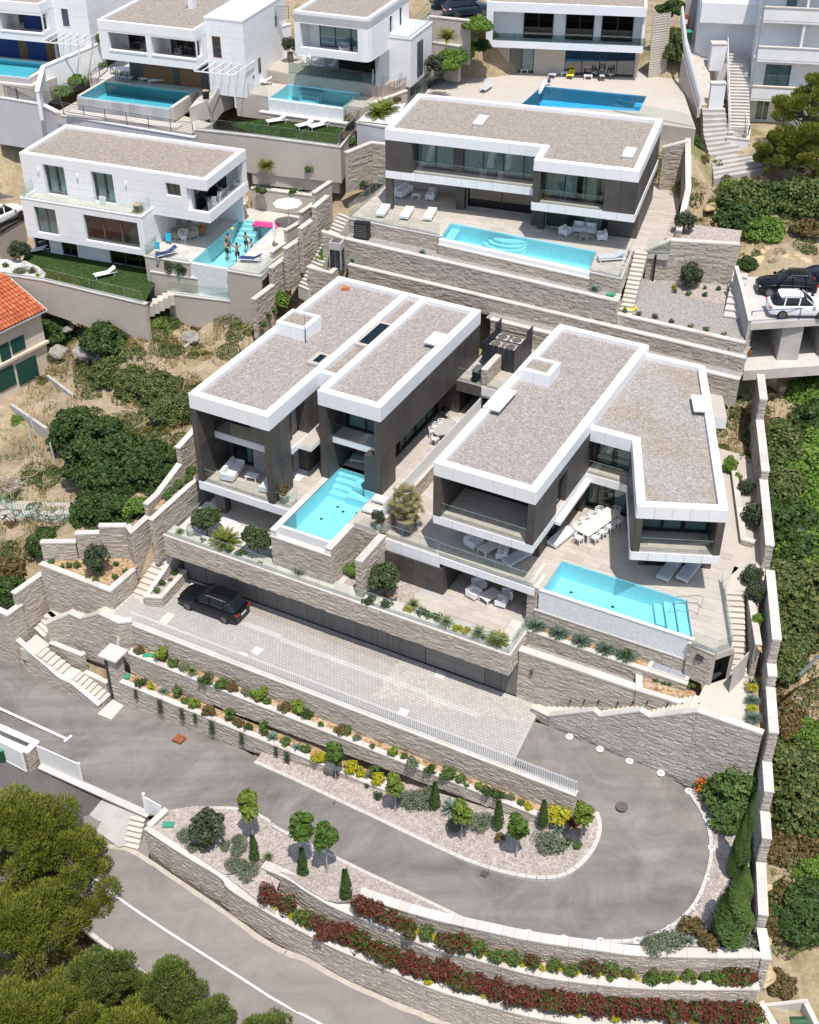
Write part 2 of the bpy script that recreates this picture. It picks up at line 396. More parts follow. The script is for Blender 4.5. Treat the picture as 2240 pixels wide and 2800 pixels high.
SM('lawn',(.045,.085,.018),.95,var=.3,scale=1,bumps=.6,bscale=40)
M['grassblade']=leaf('grass_blade',[(.035,.085,.015),(.06,.12,.022),(.085,.14,.03)])
M['drygrass']=leaf('dry_grass',[(.3,.2,.085),(.42,.31,.15),(.22,.19,.07),(.13,.155,.045)],.9)
for nm,cols in{'olive':[(.042,.059,.027),(.069,.094,.045),(.112,.134,.077)],'darkleaf':[(.029,.061,.015),(.055,.1,.025),(.093,.145,.035)],'maple':[(.046,.098,.015),(.084,.156,.024),(.142,.207,.04)],'maplelight':[(.101,.168,.023),(.176,.24,.033),(.257,.3,.058)],'bright':[(.076,.156,.02),(.138,.24,.033),(.221,.312,.058)],'pine':[(.113,.149,.021),(.193,.22,.03),(.282,.297,.049)],'pinedk':[(.086,.126,.034),(.158,.2,.046),(.233,.263,.064)],'cypress':[(.038,.079,.02),(.069,.121,.03),(.108,.166,.042)],'grey':[(.127,.155,.098),(.184,.213,.138),(.241,.27,.19)],'bluegrass':[(.115,.178,.144),(.172,.241,.196),(.241,.31,.253)],'agave':[(.172,.241,.218),(.253,.328,.299)],'yucca':[(.09,.15,.045),(.18,.24,.075),(.3,.36,.135)],'cycad':[(.075,.128,.018),(.18,.21,.03),(.3,.285,.045)],'photinia':[(.248,.032,.032),(.166,.03,.025),(.068,.109,.025),(.036,.093,.017),(.093,.142,.032)],'photgreen':[(.057,.127,.021),(.092,.172,.029),(.138,.207,.046),(.207,.052,.034)],'photred':[(.254,.035,.034),(.185,.03,.03),(.127,.038,.029),(.059,.093,.023),(.215,.054,.046)],'yellowleaf':[(.391,.352,.013),(.508,.45,.028),(.323,.332,.028)],'brownleaf':[(.138,.086,.034),(.207,.138,.057),(.103,.115,.034)],'macchia':[(.042,.078,.02),(.078,.122,.032),(.139,.166,.046),(.197,.195,.062)],'olivegreen':[(.045,.075,.028),(.075,.11,.04),(.11,.145,.06)],'redleaf':[(.115,.017,.023),(.184,.034,.034)],'palm':[(.184,.184,.069),(.276,.253,.115),(.345,.31,.161)],'midgreen':[(.064,.121,.03),(.105,.175,.042),(.155,.222,.066)],'limeleaf':[(.122,.184,.02),(.203,.271,.033),(.284,.332,.066)]}.items():
 M[nm]=leaf('leaf_'+nm,cols)
 # -- builders: walls, copings, stairs, glass, windows
RW=random.Random(11)
def stone_unit(k):
 r=random.Random(100+k);a=r.uniform(.03,.09);j=lambda:r.uniform(-.035,.035)
 mb=MB();d=[1+r.uniform(-.3,.25)for _ in rg(4)]
 bk=[(0,0,0),(1,0,0),(1,0,1),(0,0,1)]
 fr=[(a*.4+abs(j()),-d[0],.05+abs(j())),(1-a*.4-abs(j()),-d[1],.05+abs(j())),(1-a*.4-abs(j()),-d[2],.95+j()),(a*.4+abs(j()),-d[3],.95+j())]
 n=0;mb.v=bk+fr;mb.f=[(4,5,6,7),(0,1,5,4),(1,2,6,5),(2,3,7,6),(3,0,4,7)];mb.m=[0]*5
 return mb
STU=[stone_unit(k)for k in rg(8)]
STM={}
def stone_mesh(k,mt):
 if(k,mt)not in STM:STM[(k,mt)]=STU[k].mesh('stone',M[mt])
 return STM[(k,mt)]
def offs(pts,d):
 out=[]
 for i,p in en(pts):
  ns=[]
  for a,b in((i-1,i),(i,i+1)):
   if 0<=a and b<len(pts):
    e=V3((pts[b][0]-pts[a][0],pts[b][1]-pts[a][1]));e.normalize();ns.append(V3((e.y,-e.x)))
  n=sum(ns,V3((0,0)));n.normalize();k=d/max(.35,n.dot(ns[0]))
  out.append(V3((p[0]+n.x*k,p[1]+n.y*k,p[2])))
 return out
def stones_on(a,b,za,zb,ta,tb,rw,big=1):
 Ln=(V3((b[0],b[1]))-V3((a[0],a[1]))).length;z=min(za,zb);out=[]
 while z<max(ta,tb)-.03:
  h=rw.choice((.09,.11,.13,.15,.17))*big;s=-rw.uniform(0,.3)
  while s<Ln:
   w=rw.choice((.22,.3,.36,.45,.55,.7))*big;s0,s1=max(0,s),min(Ln,s+w);s+=w
   if s1-s0<.06:continue
   f=(s0+s1)/2/Ln;top=ta+(tb-ta)*f;bot=za+(zb-za)*f
   z0,z1=max(z,bot-.05),min(z+h,top)
   if z1-z0<.04:continue
   out.append((s0+.003,s1-.003,z0+.001,z1-.003,rw.choice((.012,.018,.024,.03,.036,.045))*min(1.2,big)))
  z+=h
 return out
def wall(label,pts,zb,th=.35,cop=.11,over=.05,iv=0,mt='stone',cmat='coping',piece=1.15,fs='f',name='retaining_wall',ends='',big=1,group=None,skirt=0):
 zb=list(zb)if isinstance(zb,(list,tuple))else[zb]*len(pts)
 pts=[V3(p)for p in pts];mid=pts[len(pts)//2]
 t=TW(name,label,'wall',(mid.x,mid.y,zb[len(pts)//2]),group)
 F0=pts;B0=offs(pts,-th)
 core=MB()
 for i in rg(len(pts)-1):
  a,b,c,d=F0[i],F0[i+1],B0[i+1],B0[i];e=cop if cop else 0
  core.hexa([(a.x,a.y,zb[i]-skirt),(b.x,b.y,zb[i+1]-skirt),(c.x,c.y,zb[i+1]-skirt),(d.x,d.y,zb[i]-skirt)],[(a.x,a.y,a.z-e),(b.x,b.y,b.z-e),(c.x,c.y,b.z-e),(d.x,d.y,a.z-e)])
 SMO=mt in('render','plaster','white','lavender','conc','pcon','cream')
 core.bd('wall_core',M[mt if SMO else 'mortar'],t)
 if cop:
  Fo=offs(pts,over);Bo=offs(pts,-th-over);dd=(pts[1]-pts[0]);dd.z=0;dd.normalize();Fo[0]=Fo[0]-dd*over;Bo[0]=Bo[0]-dd*over
  dd=(pts[-1]-pts[-2]);dd.z=0;dd.normalize();Fo[-1]=Fo[-1]+dd*over;Bo[-1]=Bo[-1]+dd*over
  for i in rg(len(pts)-1):
   Ln=(Fo[i+1]-Fo[i]).length;n=max(1,round(Ln/piece))
   for k in rg(n):
    f0,f1=k/n+(.006/Ln if k or i else 0),(k+1)/n-.006/Ln;q=[Fo[i].lerp(Fo[i+1],f0),Fo[i].lerp(Fo[i+1],f1),Bo[i].lerp(Bo[i+1],f1),Bo[i].lerp(Bo[i+1],f0)]
    for v in q:v.z+=RW.uniform(-.004,.004)
    c=MB();c.hexa([(v.x,v.y,v.z-cop)for v in q],[tuple(v)for v in q]);c.bd('coping_stone',M[cmat],t)
 if not SMO:
  segs=[]
  if 'f' in fs:segs+=[(F0[i],F0[i+1],zb[i],zb[i+1])for i in rg(len(pts)-1)]
  if 'b' in fs:segs+=[(B0[i+1],B0[i],zb[i+1],zb[i])for i in rg(len(pts)-1)]
  if 's' in ends:segs.append((B0[0],F0[0],zb[0],zb[0]))
  if 'e' in ends:segs.append((F0[-1],B0[-1],zb[-1],zb[-1]))
  al=[]
  for a,b,z0,z1 in segs:
   for s in stones_on(a,b,z0,z1,a.z-cop,b.z-cop,RW,big):al.append((a,b,s))
  camv=Zv(CAMH)
  if iv:
   al.sort(key=lambda q:-((q[2][1]-q[2][0])*(q[2][3]-q[2][2]))/(V3((q[0].x,q[0].y,q[2][2]))-camv).length_squared)
  o3=ORG[t.name];st=MB();off=len(al)and 0
  for i,(a,b,s)in en(al):
   e=V3((b.x-a.x,b.y-a.y,0));e.normalize();k=RW.randrange(8)
   if i<iv:
    o=bpy.data.objects.new('stone',stone_mesh(k,mt));COL.objects.link(o);o.parent=t
    p=a+e*s[0];o.location=V3((p.x,p.y,s[2]))-o3;o.rotation_euler=(0,0,atan2(e.y,e.x));o.scale=(s[1]-s[0],s[4],s[3]-s[2])
   else:
    n=len(st.v);nx,ny=e.y,-e.x
    for vx,vy,vz in STU[k].v:
     q=s[0]+vx*(s[1]-s[0]);dpt=-vy*s[4];st.v.append((a.x+e.x*q+nx*dpt,a.y+e.y*q+ny*dpt,s[2]+vz*(s[3]-s[2])))
    st.f+=[tuple(x+n for x in f)for f in STU[k].f];st.m+=[0]*5
  if st.v:st.bd('stone_facing',M[mt],t,kind='stuff')
 return t
def ST(label,F,p0,p1,width,z0,z1,n=None,base=1.2,mt='step',name='stairs',wside=1,group=None):
 a,b=F.w(*p0),F.w(*p1);n=n or max(2,round((z1-z0)/.17));d=b-a;Ln=d.length;d.normalize();l=V3((-d.y,d.x,0))*wside*width
 t=TW(name,label,'stairs',(a.x,a.y,z0),group);r=(z1-z0)/n
 for k in rg(n):
  q0=a+d*(Ln*k/n);q1=a+d*(Ln*(k+1)/n+.02);zt=z0+r*(k+1)
  P=[q0,q1,q1+l,q0+l]if wside>0 else[q0+l,q1+l,q1,q0]
  m=MB();m.hexa([(v.x,v.y,zt-r-base*.6)for v in P],[(v.x,v.y,zt-.04)for v in P]);
  P2=[P[0]-d*.03,P[1]-d*.03,P[2]-d*.03,P[3]-d*.03]
  m2=MB();m2.hexa([(v.x,v.y,zt-.04)for v in P2],[(v.x,v.y,zt)for v in P2])
  m2.add(m);m2.bd('step',M[mt],t)
 return t
SM('glassedge',(.42,.6,.54),.2,var=.02)
def GR(label,pts,h=1,pane=1.35,mt='balglass',lift=.04,group=None,name='glass_balustrade',bar=None,cap=None):
 pts=[V3(p)for p in pts];mid=pts[0];t=TW(name,label,'glass balustrade',mid,group)
 for a,b in zip(pts,pts[1:]):
  e=b-a;Ln=V3((e.x,e.y)).length;n=max(1,round(Ln/pane));u=V3((e.x,e.y,0)).normalized();w=V3((u.y,-u.x,0))*.008
  for k in rg(n):
   q0,q1=a.lerp(b,k/n)+u*.01,a.lerp(b,(k+1)/n)-u*.01
   q0.z+=lift;q1.z+=lift
   m=MB();m.hexa([q0+w,q1+w,q1-w,q0-w],[q0+w+Zv(h),q1+w+Zv(h),q1-w+Zv(h),q0-w+Zv(h)])
   m.m[1]=1;m.m[3]=1;m.m[5]=1;m.bd('glass_pane',[M[mt],M['glassedge']],t)
  if cap:
   m=MB();m.beam(a+Zv(h+lift),b+Zv(h+lift),.04,.03);m.bd('handrail',M[cap],t)
  mk1(t,'beam','base_channel','gmt',a+Zv(.02),b+Zv(.02),.05,.05)
 return t
def fdir(p0,p1):
 d=V3((p1[0]-p0[0],p1[1]-p0[1],0));Ln=d.length;d.normalize();return V3((p0[0],p0[1],0)),d,V3((d.y,-d.x,0)),Ln
def cuts(s0,s1,w,holes,i0,i1,joints=True):
 c={round(s0,4),round(s1,4)}
 if joints:
  n=max(1,round((s1-s0)/w));c|={round(s0+(s1-s0)*k/n,4)for k in rg(1,n)}
 for h in holes:
  for v in(h[i0],h[i1]):
   if s0<v<s1:
    c={x for x in c if abs(x-v)>.22 or x in(round(s0,4),round(s1,4))};c.add(round(v,4))
 return sorted(c)
def inhole(s,z,holes):return any(h[0]<s<h[1]and h[2]<z<h[3]for h in holes)
def WH(mb,p0,p1,z0,z1,th,holes=(),m=0):
 o,d,n,Ln=fdir(p0,p1);cs=cuts(0,Ln,1e9,holes,0,1,False);cz=cuts(z0,z1,1e9,holes,2,3,False)
 for a,b in zip(cs,cs[1:]):
  for c,e in zip(cz,cz[1:]):
   if inhole((a+b)/2,(c+e)/2,holes):continue
   q=[o+d*a,o+d*b,o+d*b-n*th,o+d*a-n*th]
   mb.hexa([(v.x,v.y,c)for v in q],[(v.x,v.y,e)for v in q],m)
def CD(parent,p0,p1,z0,z1,w,mt,name='cladding_panel',t=.03,rows=1,holes=(),gap=.011,off=0,e0=0,e1=0):
 o,d,n,Ln=fdir(p0,p1);cs=cuts(-e0,Ln+e1,w,holes,0,1);cz=cuts(z0,z1,(z1-z0)/rows,holes,2,3)
 for a,b in zip(cs,cs[1:]):
  for c,e in zip(cz,cz[1:]):
   if inhole((a+b)/2,(c+e)/2,holes):continue
   k=t+RW.uniform(-.003,.003);q0=n*off;q1=n*(off+k)
   A,B=o+d*(a+gap),o+d*(b-gap)
   q=[A+q1,B+q1,B+q0,A+q0]
   mb=MB();mb.hexa([(v.x,v.y,c+gap)for v in q],[(v.x,v.y,e-gap)for v in q]);mb.bd(name,M[mt],parent)
def curtain_mb(o,d,n,s0,s1,z0,z1,back,amp=.05,step=.06):
 mb=MB();k=max(2,int((s1-s0)/step));pv=None
 for i in rg(k+1):
  s=s0+(s1-s0)*i/k;q=o+d*s-n*(back+amp*(1 if i%2 else-1)+RW.uniform(-.015,.015))
  if pv is not None:mb.face([(pv.x,pv.y,z0),(q.x,q.y,z0),(q.x,q.y,z1),(pv.x,pv.y,z1)])
  pv=q
 return mb
def WN(parent,p0,p1,s0,s1,z0,z1,n=2,rec=.12,frame='frame',pane='pane',cu=((0,1),),blind=0,fw=.06,name='window',room=2.2):
 o,d,nn,Ln=fdir(p0,p1);P=lambda s,z,k:tuple((o+d*s-nn*k)+Zv(z))
 def bar(mb,a,b,c,e,k0,k1):mb.hexa([P(a,c,k0),P(b,c,k0),P(b,c,k1),P(a,c,k1)],[P(a,e,k0),P(b,e,k0),P(b,e,k1),P(a,e,k1)])
 f=MB();bar(f,s0,s1,z0,z0+fw,rec,rec+.09);bar(f,s0,s1,z1-fw,z1,rec,rec+.09)
 xs=[s0+(s1-s0)*i/n for i in rg(n+1)]
 for i,x in en(xs):
  a=x if i==0 else x-fw/2;b=x+fw if i==0 else(x if i==n else x+fw/2)
  if i==n:a,b=x-fw,x
  bar(f,a,b,z0+fw,z1-fw,rec,rec+.085)
 w=f.bd(name,M[frame],parent)
 for a,b in zip(xs,xs[1:]):
  g=MB();bar(g,a+fw*.7,b-fw*.7,z0+fw*.8,z1-fw*.8,rec+.03,rec+.045);g.bd('pane',M[pane],w)
 for c0,c1 in cu:
  c=curtain_mb(o,d,nn,s0+.05+(s1-s0-.1)*c0,s0+.05+(s1-s0-.1)*c1,z0+.06,z1-.08,rec+.17);c.bd('curtain','curtain',w)
 if blind:
  c=MB();bar(c,s0+.04,s1-.04,z1-(z1-z0)*blind,z1-.05,rec+.12,rec+.13);c.bd('reflection_sheet','blind',w)  # flat sheet behind the glass, coloured to imitate a masonry reflection
 if room:
  r=MB();a,b=s0-.02,s1+.02
  r.face([P(a,z0,room),P(b,z0,room),P(b,z1,room),P(a,z1,room)]);r.face([P(a,z0,rec+.1),P(a,z0,room),P(a,z1,room),P(a,z1,rec+.1)]);r.face([P(b,z0,room),P(b,z0,rec+.1),P(b,z1,rec+.1),P(b,z1,room)])
  r.face([P(a,z0,rec+.1),P(b,z0,rec+.1),P(b,z0,room),P(a,z0,room)],1);r.face([P(a,z1,rec+.1),P(a,z1,room),P(b,z1,room),P(b,z1,rec+.1)])
  r.bd('room',[M['roomwall'],M['deck']],w)
 return w
SM('roomwall',(.26,.25,.24),.9)
def tiles(parent,F,poly,z,sx,sy,mt,name,rot=0,t=.03,gap=.012,iv=300,skip=None,matf=None):
 def inside(x,y):
  c=False;k=len(poly)
  for i in rg(k):
   x0,y0=poly[i][:2];x1,y1=poly[(i+1)%k][:2]
   if(y0>y)!=(y1>y)and x<(x1-x0)*(y-y0)/(y1-y0)+x0:c=not c
  return c
 x0,x1=min(p[0]for p in poly),max(p[0]for p in poly);y0,y1=min(p[1]for p in poly),max(p[1]for p in poly)
 cells=[];j=0;y=y0
 while y<y1:
  x=x0-(sx/2 if j%2 else 0)
  while x<x1:
   if all(inside(a,b)for a in(x+.01,x+sx-.01)for b in(y+.01,y+sy-.01))and not(skip and skip(x+sx/2,y+sy/2)):cells.append((x,y))
   x+=sx
  y+=sy;j+=1
 ct=Zv(CAMH)
 cells.sort(key=lambda c:(F.w(c[0],c[1],z)-ct).length_squared)
 mb0=MB();mb0.box(gap/2,sx-gap/2,gap/2,sy-gap/2,0,t);mb0.f=mb0.f[1:];mb0.m=mb0.m[1:]
 meshes={};rest={}
 root=parent
 org=ORG.get(root.name)if root is not None and root.name in ORG else Zv(0)
 for i,(x,y)in en(cells):
  m=matf(x+sx/2,y+sy/2)if matf else mt
  if i<iv:
   if m not in meshes:meshes[m]=mb0.mesh(name,M[m])
   o=bpy.data.objects.new(name,meshes[m]);COL.objects.link(o);dz=RW.uniform(-.003,.003)
   if parent is not None and root.name in ORG:o.parent=parent;o.location=V3((x,y,z+dz))-org
   else:o.parent=parent;o.location=F.w(x,y,z+dz);o.rotation_euler=(0,0,F.yaw)
  else:
   b=rest.setdefault(m,MB());dz=RW.uniform(-.003,.003);n=len(b.v)
   for vx,vy,vz in mb0.v:
    if parent is not None and root.name in ORG:b.v.append((x+vx,y+vy,z+dz+vz))
    else:b.v.append(tuple(F.w(x+vx,y+vy,z+dz+vz)))
   b.f+=[tuple(k+n for k in f)for f in mb0.f];b.m+=[0]*len(mb0.f)
 for m,b in rest.items():b.bd(name,M[m],parent,kind='stuff')
def GS(name,pts,mt,kind='structure',thick=0):
 mb=MB();mb.sheet(pts);return tag(mb.bd(name,M[mt]),kind=kind)
def strip(name,left,right,mt,kind='structure',lift=0):
 mb=MB();mb.sm=True;mb.v=[(v[0],v[1],v[2]+lift)for a in zip(left,right)for v in a]
 for i in rg(len(left)-1):mb.f.append((2*i,2*i+1,2*i+3,2*i+2));mb.m.append(0)
 o=mb.bd(name,M[mt]);return tag(o,kind=kind)
def RS(pts,n):
 pts=[V3(p)for p in pts];d=[0]
 for a,b in zip(pts,pts[1:]):d.append(d[-1]+(b-a).length)
 out=[];j=0
 for i in rg(n):
  s=d[-1]*i/(n-1)
  while j<len(pts)-2 and d[j+1]<s:j+=1
  f=(s-d[j])/max(1e-6,d[j+1]-d[j]);out.append(pts[j].lerp(pts[j+1],min(1,f)))
 return out
def SMO(pts,it=2):
 pts=[V3(p)for p in pts]
 for _ in rg(it):
  q=[pts[0]]
  for a,b in zip(pts,pts[1:]):q+=[a.lerp(b,.25),a.lerp(b,.75)]
  pts=q+[pts[-1]]
 return pts
def kerb(label,pts,w=.22,h=.09,piece=.55,mt='pcon'):
 pts=[V3(p)for p in pts];t=TW('kerb',label,'kerb',pts[0]);d=0
 Ln=sum((b-a).length for a,b in zip(pts,pts[1:]));n=max(2,int(Ln/piece));q=RS(pts,n+1);o=offs(q,w)
 for i in rg(n):
  a,b,c,e=q[i].lerp(q[i+1],.02),q[i].lerp(q[i+1],.98),o[i].lerp(o[i+1],.98),o[i].lerp(o[i+1],.02)
  m=MB();m.hexa([(v.x,v.y,v.z-.15)for v in(a,e,c,b)],[(v.x,v.y,v.z+h)for v in(a,e,c,b)]);m.bd('kerb_stone',M[mt],t)
 return t
def fx(F,f,x,y,Y):
 lo,hi=-30,50;s=F.p(f,x,y,lo).y-Y
 for _ in rg(50):
  m=(lo+hi)/2
  if((F.p(f,x,y,m).y-Y)>0)==(s>0):lo=m
  else:hi=m
 p=F.p(f,x,y,lo);return p.x,lo
def rect(F,f,x0,y0,x1,y1,Y):
 a,b=fx(F,f,x0,y0,Y),fx(F,f,x1,y1,Y);return a[0],b[0],b[1],a[1]
def bx(par,name,mt,*b):
 q=MB();q.box(*b);return q.bd(name,mt,par)
def mk1(par,fn,name,mt,*a,**k):
 q=MB();getattr(q,fn)(*a,**k);return q.bd(name,mt,par)
 # -- plants
def QL(mb,c,nrm,up,l,w):
 t=nrm.cross(up)
 if t.length<1e-4:t=V3((1,0,0))
 t.normalize();b=nrm.cross(t).normalized()
 mb.face([c-t*w-b*l*.2,c+t*w-b*l*.2,c+t*w*.55+b*l,c-t*w*.55+b*l])
def rvec(r):
 while True:
  v=V3((r.uniform(-1,1),r.uniform(-1,1),r.uniform(-1,1)))
  if.05<v.length<1:return v.normalized()
def crown_mb(n,clumps,ls,seed,asp=.5,shell=.45,drop=0,zmin=None):
 r=random.Random(seed);mb=MB();W=[c[3]**2 for c in clumps];tot=sum(W)
 for c,w in zip(clumps,W):
  k=max(4,int(n*w/tot));rz=c[4]if len(c)>4 else c[3]
  for _ in rg(k):
   d=rvec(r);q=(1-shell)+shell*sqrt(r.random())
   if r.random()<.12:q*=1+r.random()*.22
   p=V3((c[0]+d.x*c[3]*q,c[1]+d.y*c[3]*q,c[2]+d.z*rz*q-drop*r.random()))
   if zmin is not None and p.z<zmin:p.z=zmin+r.random()*.05
   nr=(d*.9+rvec(r)*.8+Zv(.5)).normalized();s=ls*r.uniform(.6,1.35)
   QL(mb,p,nr,rvec(r),s,s*asp)
 return mb
def clumpset(seed,n,R,H,base=0,cr=.42,flat=1):
 r=random.Random(seed);out=[]
 for i in rg(n):
  d=rvec(r);q=r.uniform(.35,.8)
  out.append((d.x*R*q,d.y*R*q,base+H/2+d.z*H/2*q*.95,R*cr*r.uniform(.7,1.25),min(R*cr*flat*r.uniform(.7,1.2),H*.4)))
 return out
def shrub(kind,seed,R,H,mt,n=700,ls=.085,clumps=9,asp=.5,label='',cat='shrub',name='shrub',z0=0,stem=.06,cr=.45):
 t=thing(name,label,cat)
 mb=crown_mb(n,clumpset(seed,clumps,R,H,z0,cr),ls,seed,asp,zmin=.02);mb.bd('foliage',M[mt],t)
 s=MB();r=random.Random(seed);
 for k in rg(4):a=r.uniform(0,6.3);s.tube([(.02*cos(a),.02*sin(a),-.1),(R*.3*cos(a),R*.3*sin(a),H*.35+z0),(R*.5*cos(a),R*.5*sin(a),H*.62+z0)],[stem*.5,stem*.35,stem*.15],5)
 s.bd('stem','bark',t);return SN(t)
def tree(seed,H,R,ch,mt,n=2600,ls=.13,clumps=16,trunk=.09,bark='palebark',name='young_tree',flat=1,cr=.4,lean=0):
 t=thing(name,'','tree');r=random.Random(seed);cs=clumpset(seed,clumps,R,H-ch,ch,cr,flat)
 cs=[(c[0]+lean*c[2]/H,c[1],*c[2:])for c in cs]
 tr=MB();top=V3((lean*.7,0,ch+(H-ch)*.65));tr.tube([(0,0,-.15),(r.uniform(-.05,.05)*trunk*4,0,ch*.5),(lean*.4,0,ch),top],[trunk,trunk*.8,trunk*.65,trunk*.2],8)
 for c in cs[:10]:
  k=r.uniform(.1,.6);b=V3((lean*.4,0,ch)).lerp(top,k);e=V3(c[:3]);tr.tube([b,b.lerp(e,.5)+Zv(.08*R),e],[trunk*.42,trunk*.28,trunk*.08],5)
 tr.bd('trunk',M[bark],t);crown_mb(n,cs,ls,seed+1).bd('crown',M[mt],t);return SN(t)
def blade(mb,o,az,el,ln,w,curl,seg=4,fold=0):
 d=V3((cos(az)*cos(el),sin(az)*cos(el),sin(el)));sd=V3((-sin(az),cos(az),0));p=V3(o);pv=None
 for i in rg(seg+1):
  f=i/seg;ww=w*(1-f)**.7*(.75+.5*min(1,f*3))if i<seg else .004
  a,b,c=p-sd*ww+Zv(fold*ww),p+sd*ww+Zv(fold*ww),p
  if pv:mb.face([pv[0],pv[2],c,a]);mb.face([pv[2],pv[1],b,c])
  pv=(a,b,c);e=el-curl*f*1.3;p=p+V3((cos(az)*cos(e),sin(az)*cos(e),sin(e)))*ln/seg
def rosette(name,seed,n,ln,w,mt,label='',cat='agave',el=(.15,1.35),curl=.3,fold=.5,trunk=0,tr=.07,seg=4,core=None):
 t=thing(name,label,cat);mb=MB();r=random.Random(seed)
 for i in rg(n):
  f=i/n;e=el[0]+(el[1]-el[0])*f;blade(mb,(0,0,trunk+.03*f),i*2.39996+r.uniform(-.2,.2),e+r.uniform(-.1,.1),ln*(1-.35*f)*r.uniform(.85,1.1),w*r.uniform(.85,1.15),curl*r.uniform(.6,1.3),seg,fold)
 mb.bd('leaves',M[mt],t);s=MB();s.tube([(0,0,-.1),(0,0,trunk+.05)],[tr,tr*.8],8);s.bd('trunk' if trunk>.15 else 'stem',M['bark'],t)
 if core:
  c=MB();c.lathe([(.02,0),(.09,.04),(.07,.12),(.01,.15)],8,(0,0,trunk+.02));c.bd('cone',M[core],t)
 return SN(t)
def frond(mb,o,az,el,ln,w,curl,pairs,r):
 p=V3(o);e=el;st=ln/pairs;sd=V3((-sin(az),cos(az),0))
 for i in rg(pairs):
  f=i/pairs;e=el-curl*f*f*1.5;d=V3((cos(az)*cos(e),sin(az)*cos(e),sin(e)));q=p+d*st
  L_=w*(sin(pi*min(1,.18+f*.82))**.6+.1)
  for s in(-1,1):
   tip=q+sd*s*L_+d*L_*.55-Zv(.12*L_);mb.face([p+sd*s*.004,q,tip])
  p=q
def cycad(name,seed,n,ln,mt,label='',cat='cycad',w=.17,trunk=.15,el=(.05,1.2),curl=.55):
 t=thing(name,label,cat);mb=MB();r=random.Random(seed)
 for i in rg(n):
  f=i/n;frond(mb,(0,0,trunk),i*2.39996+r.uniform(-.15,.15),el[0]+(el[1]-el[0])*f+r.uniform(-.08,.08),ln*r.uniform(.85,1.1)*(1-.15*f),w,curl,16,r)
 mb.bd('fronds',M[mt],t);s=MB();s.lathe([(.1,-.1),(.15,trunk*.4),(.13,trunk),(.04,trunk+.1)],10);s.bd('trunk','bark',t);return SN(t)
def fanpalm(name,seed,label=''):
 t=thing(name,label,'palm');r=random.Random(seed);mb=MB();s=MB()
 for(x,y,h,n)in((0,0,1.25,24),(.28,.1,.7,12),(-.22,.18,.6,10),(.1,-.25,.45,9)):
  s.tube([(x*.4,y*.4,0),(x*.8,y*.8,h*.5),(x,y,h)],[.11,.1,.085],9)
  for k in rg(26):
   z=r.uniform(.1,1)*h;a=r.uniform(0,6.3);f=z/h;QL(s,V3((x*(.4+.6*f)+.1*cos(a),y*(.4+.6*f)+.1*sin(a),z)),V3((cos(a),sin(a),.3)).normalized(),Zv(1),.11,.03)
  for i in rg(n):
   az=i*2.39996;e=-.35+1.6*i/n;d=V3((cos(az)*cos(e),sin(az)*cos(e),sin(e)));st=r.uniform(.4,.6);c=V3((x,y,h))+d*st
   mb.beam((x,y,h),c,.015,.015)
   sd=V3((-sin(az),cos(az),0));up=d.cross(sd).normalized();droop=Zv(-.12 if i<n*.6 else 0)
   for q in rg(11):
    a=-1.25+2.5*q/10;dd=(d*cos(a)+sd*sin(a));ln=r.uniform(.36,.46);m_=c+dd*ln*.6;tp=c+dd*ln+droop;w=(dd.cross(up)).normalized()*.028
    mb.face([c,m_+w,tp,m_-w])
 mb.bd('fronds','palm',t);s.bd('trunk','bark',t);return SN(t)
def tuft(name,seed,n,ln,mt,label='',cat='grass clump',w=.008,spread=1.25,curl=.7):
 t=thing(name,label,cat);mb=MB();r=random.Random(seed)
 for i in rg(n):
  blade(mb,(r.uniform(-.05,.05),r.uniform(-.05,.05),0),r.uniform(0,6.3),pi/2-spread*sqrt(r.random()),ln*r.uniform(.7,1.1),w,curl*r.uniform(.3,1.2),3)
 mb.bd('blades',M[mt],t);return SN(t)
def cypress_mb(seed,H,R,n,ls):
 r=random.Random(seed);mb=MB()
 for _ in rg(n):
  f=r.random()**.8;z=H*f;rad=R*(min(1,f*6+.35))*(1-f)**.55*1.1;a=r.uniform(0,6.3);q=.45+.68*sqrt(r.random())
  wob=1+.18*sin(a*3+z*2.3+seed)
  QL(mb,V3((cos(a)*rad*q*wob,sin(a)*rad*q*wob,.12+z)),V3((cos(a),sin(a),.35)).normalized(),rvec(r)*.3+V3((sin(a),-cos(a),0)),ls*r.uniform(.7,1.4),ls*.35)
 return mb
def cypress(seed,H,R,mt='cypress',n=1200,ls=.12,name='cypress'):
 t=thing(name,'','cypress');cypress_mb(seed,H,R,n,ls).bd('foliage',M[mt],t);s=MB();s.tube([(0,0,-.1),(0,0,H*.8)],[R*.16,.02],6);s.bd('trunk','bark',t);return SN(t)
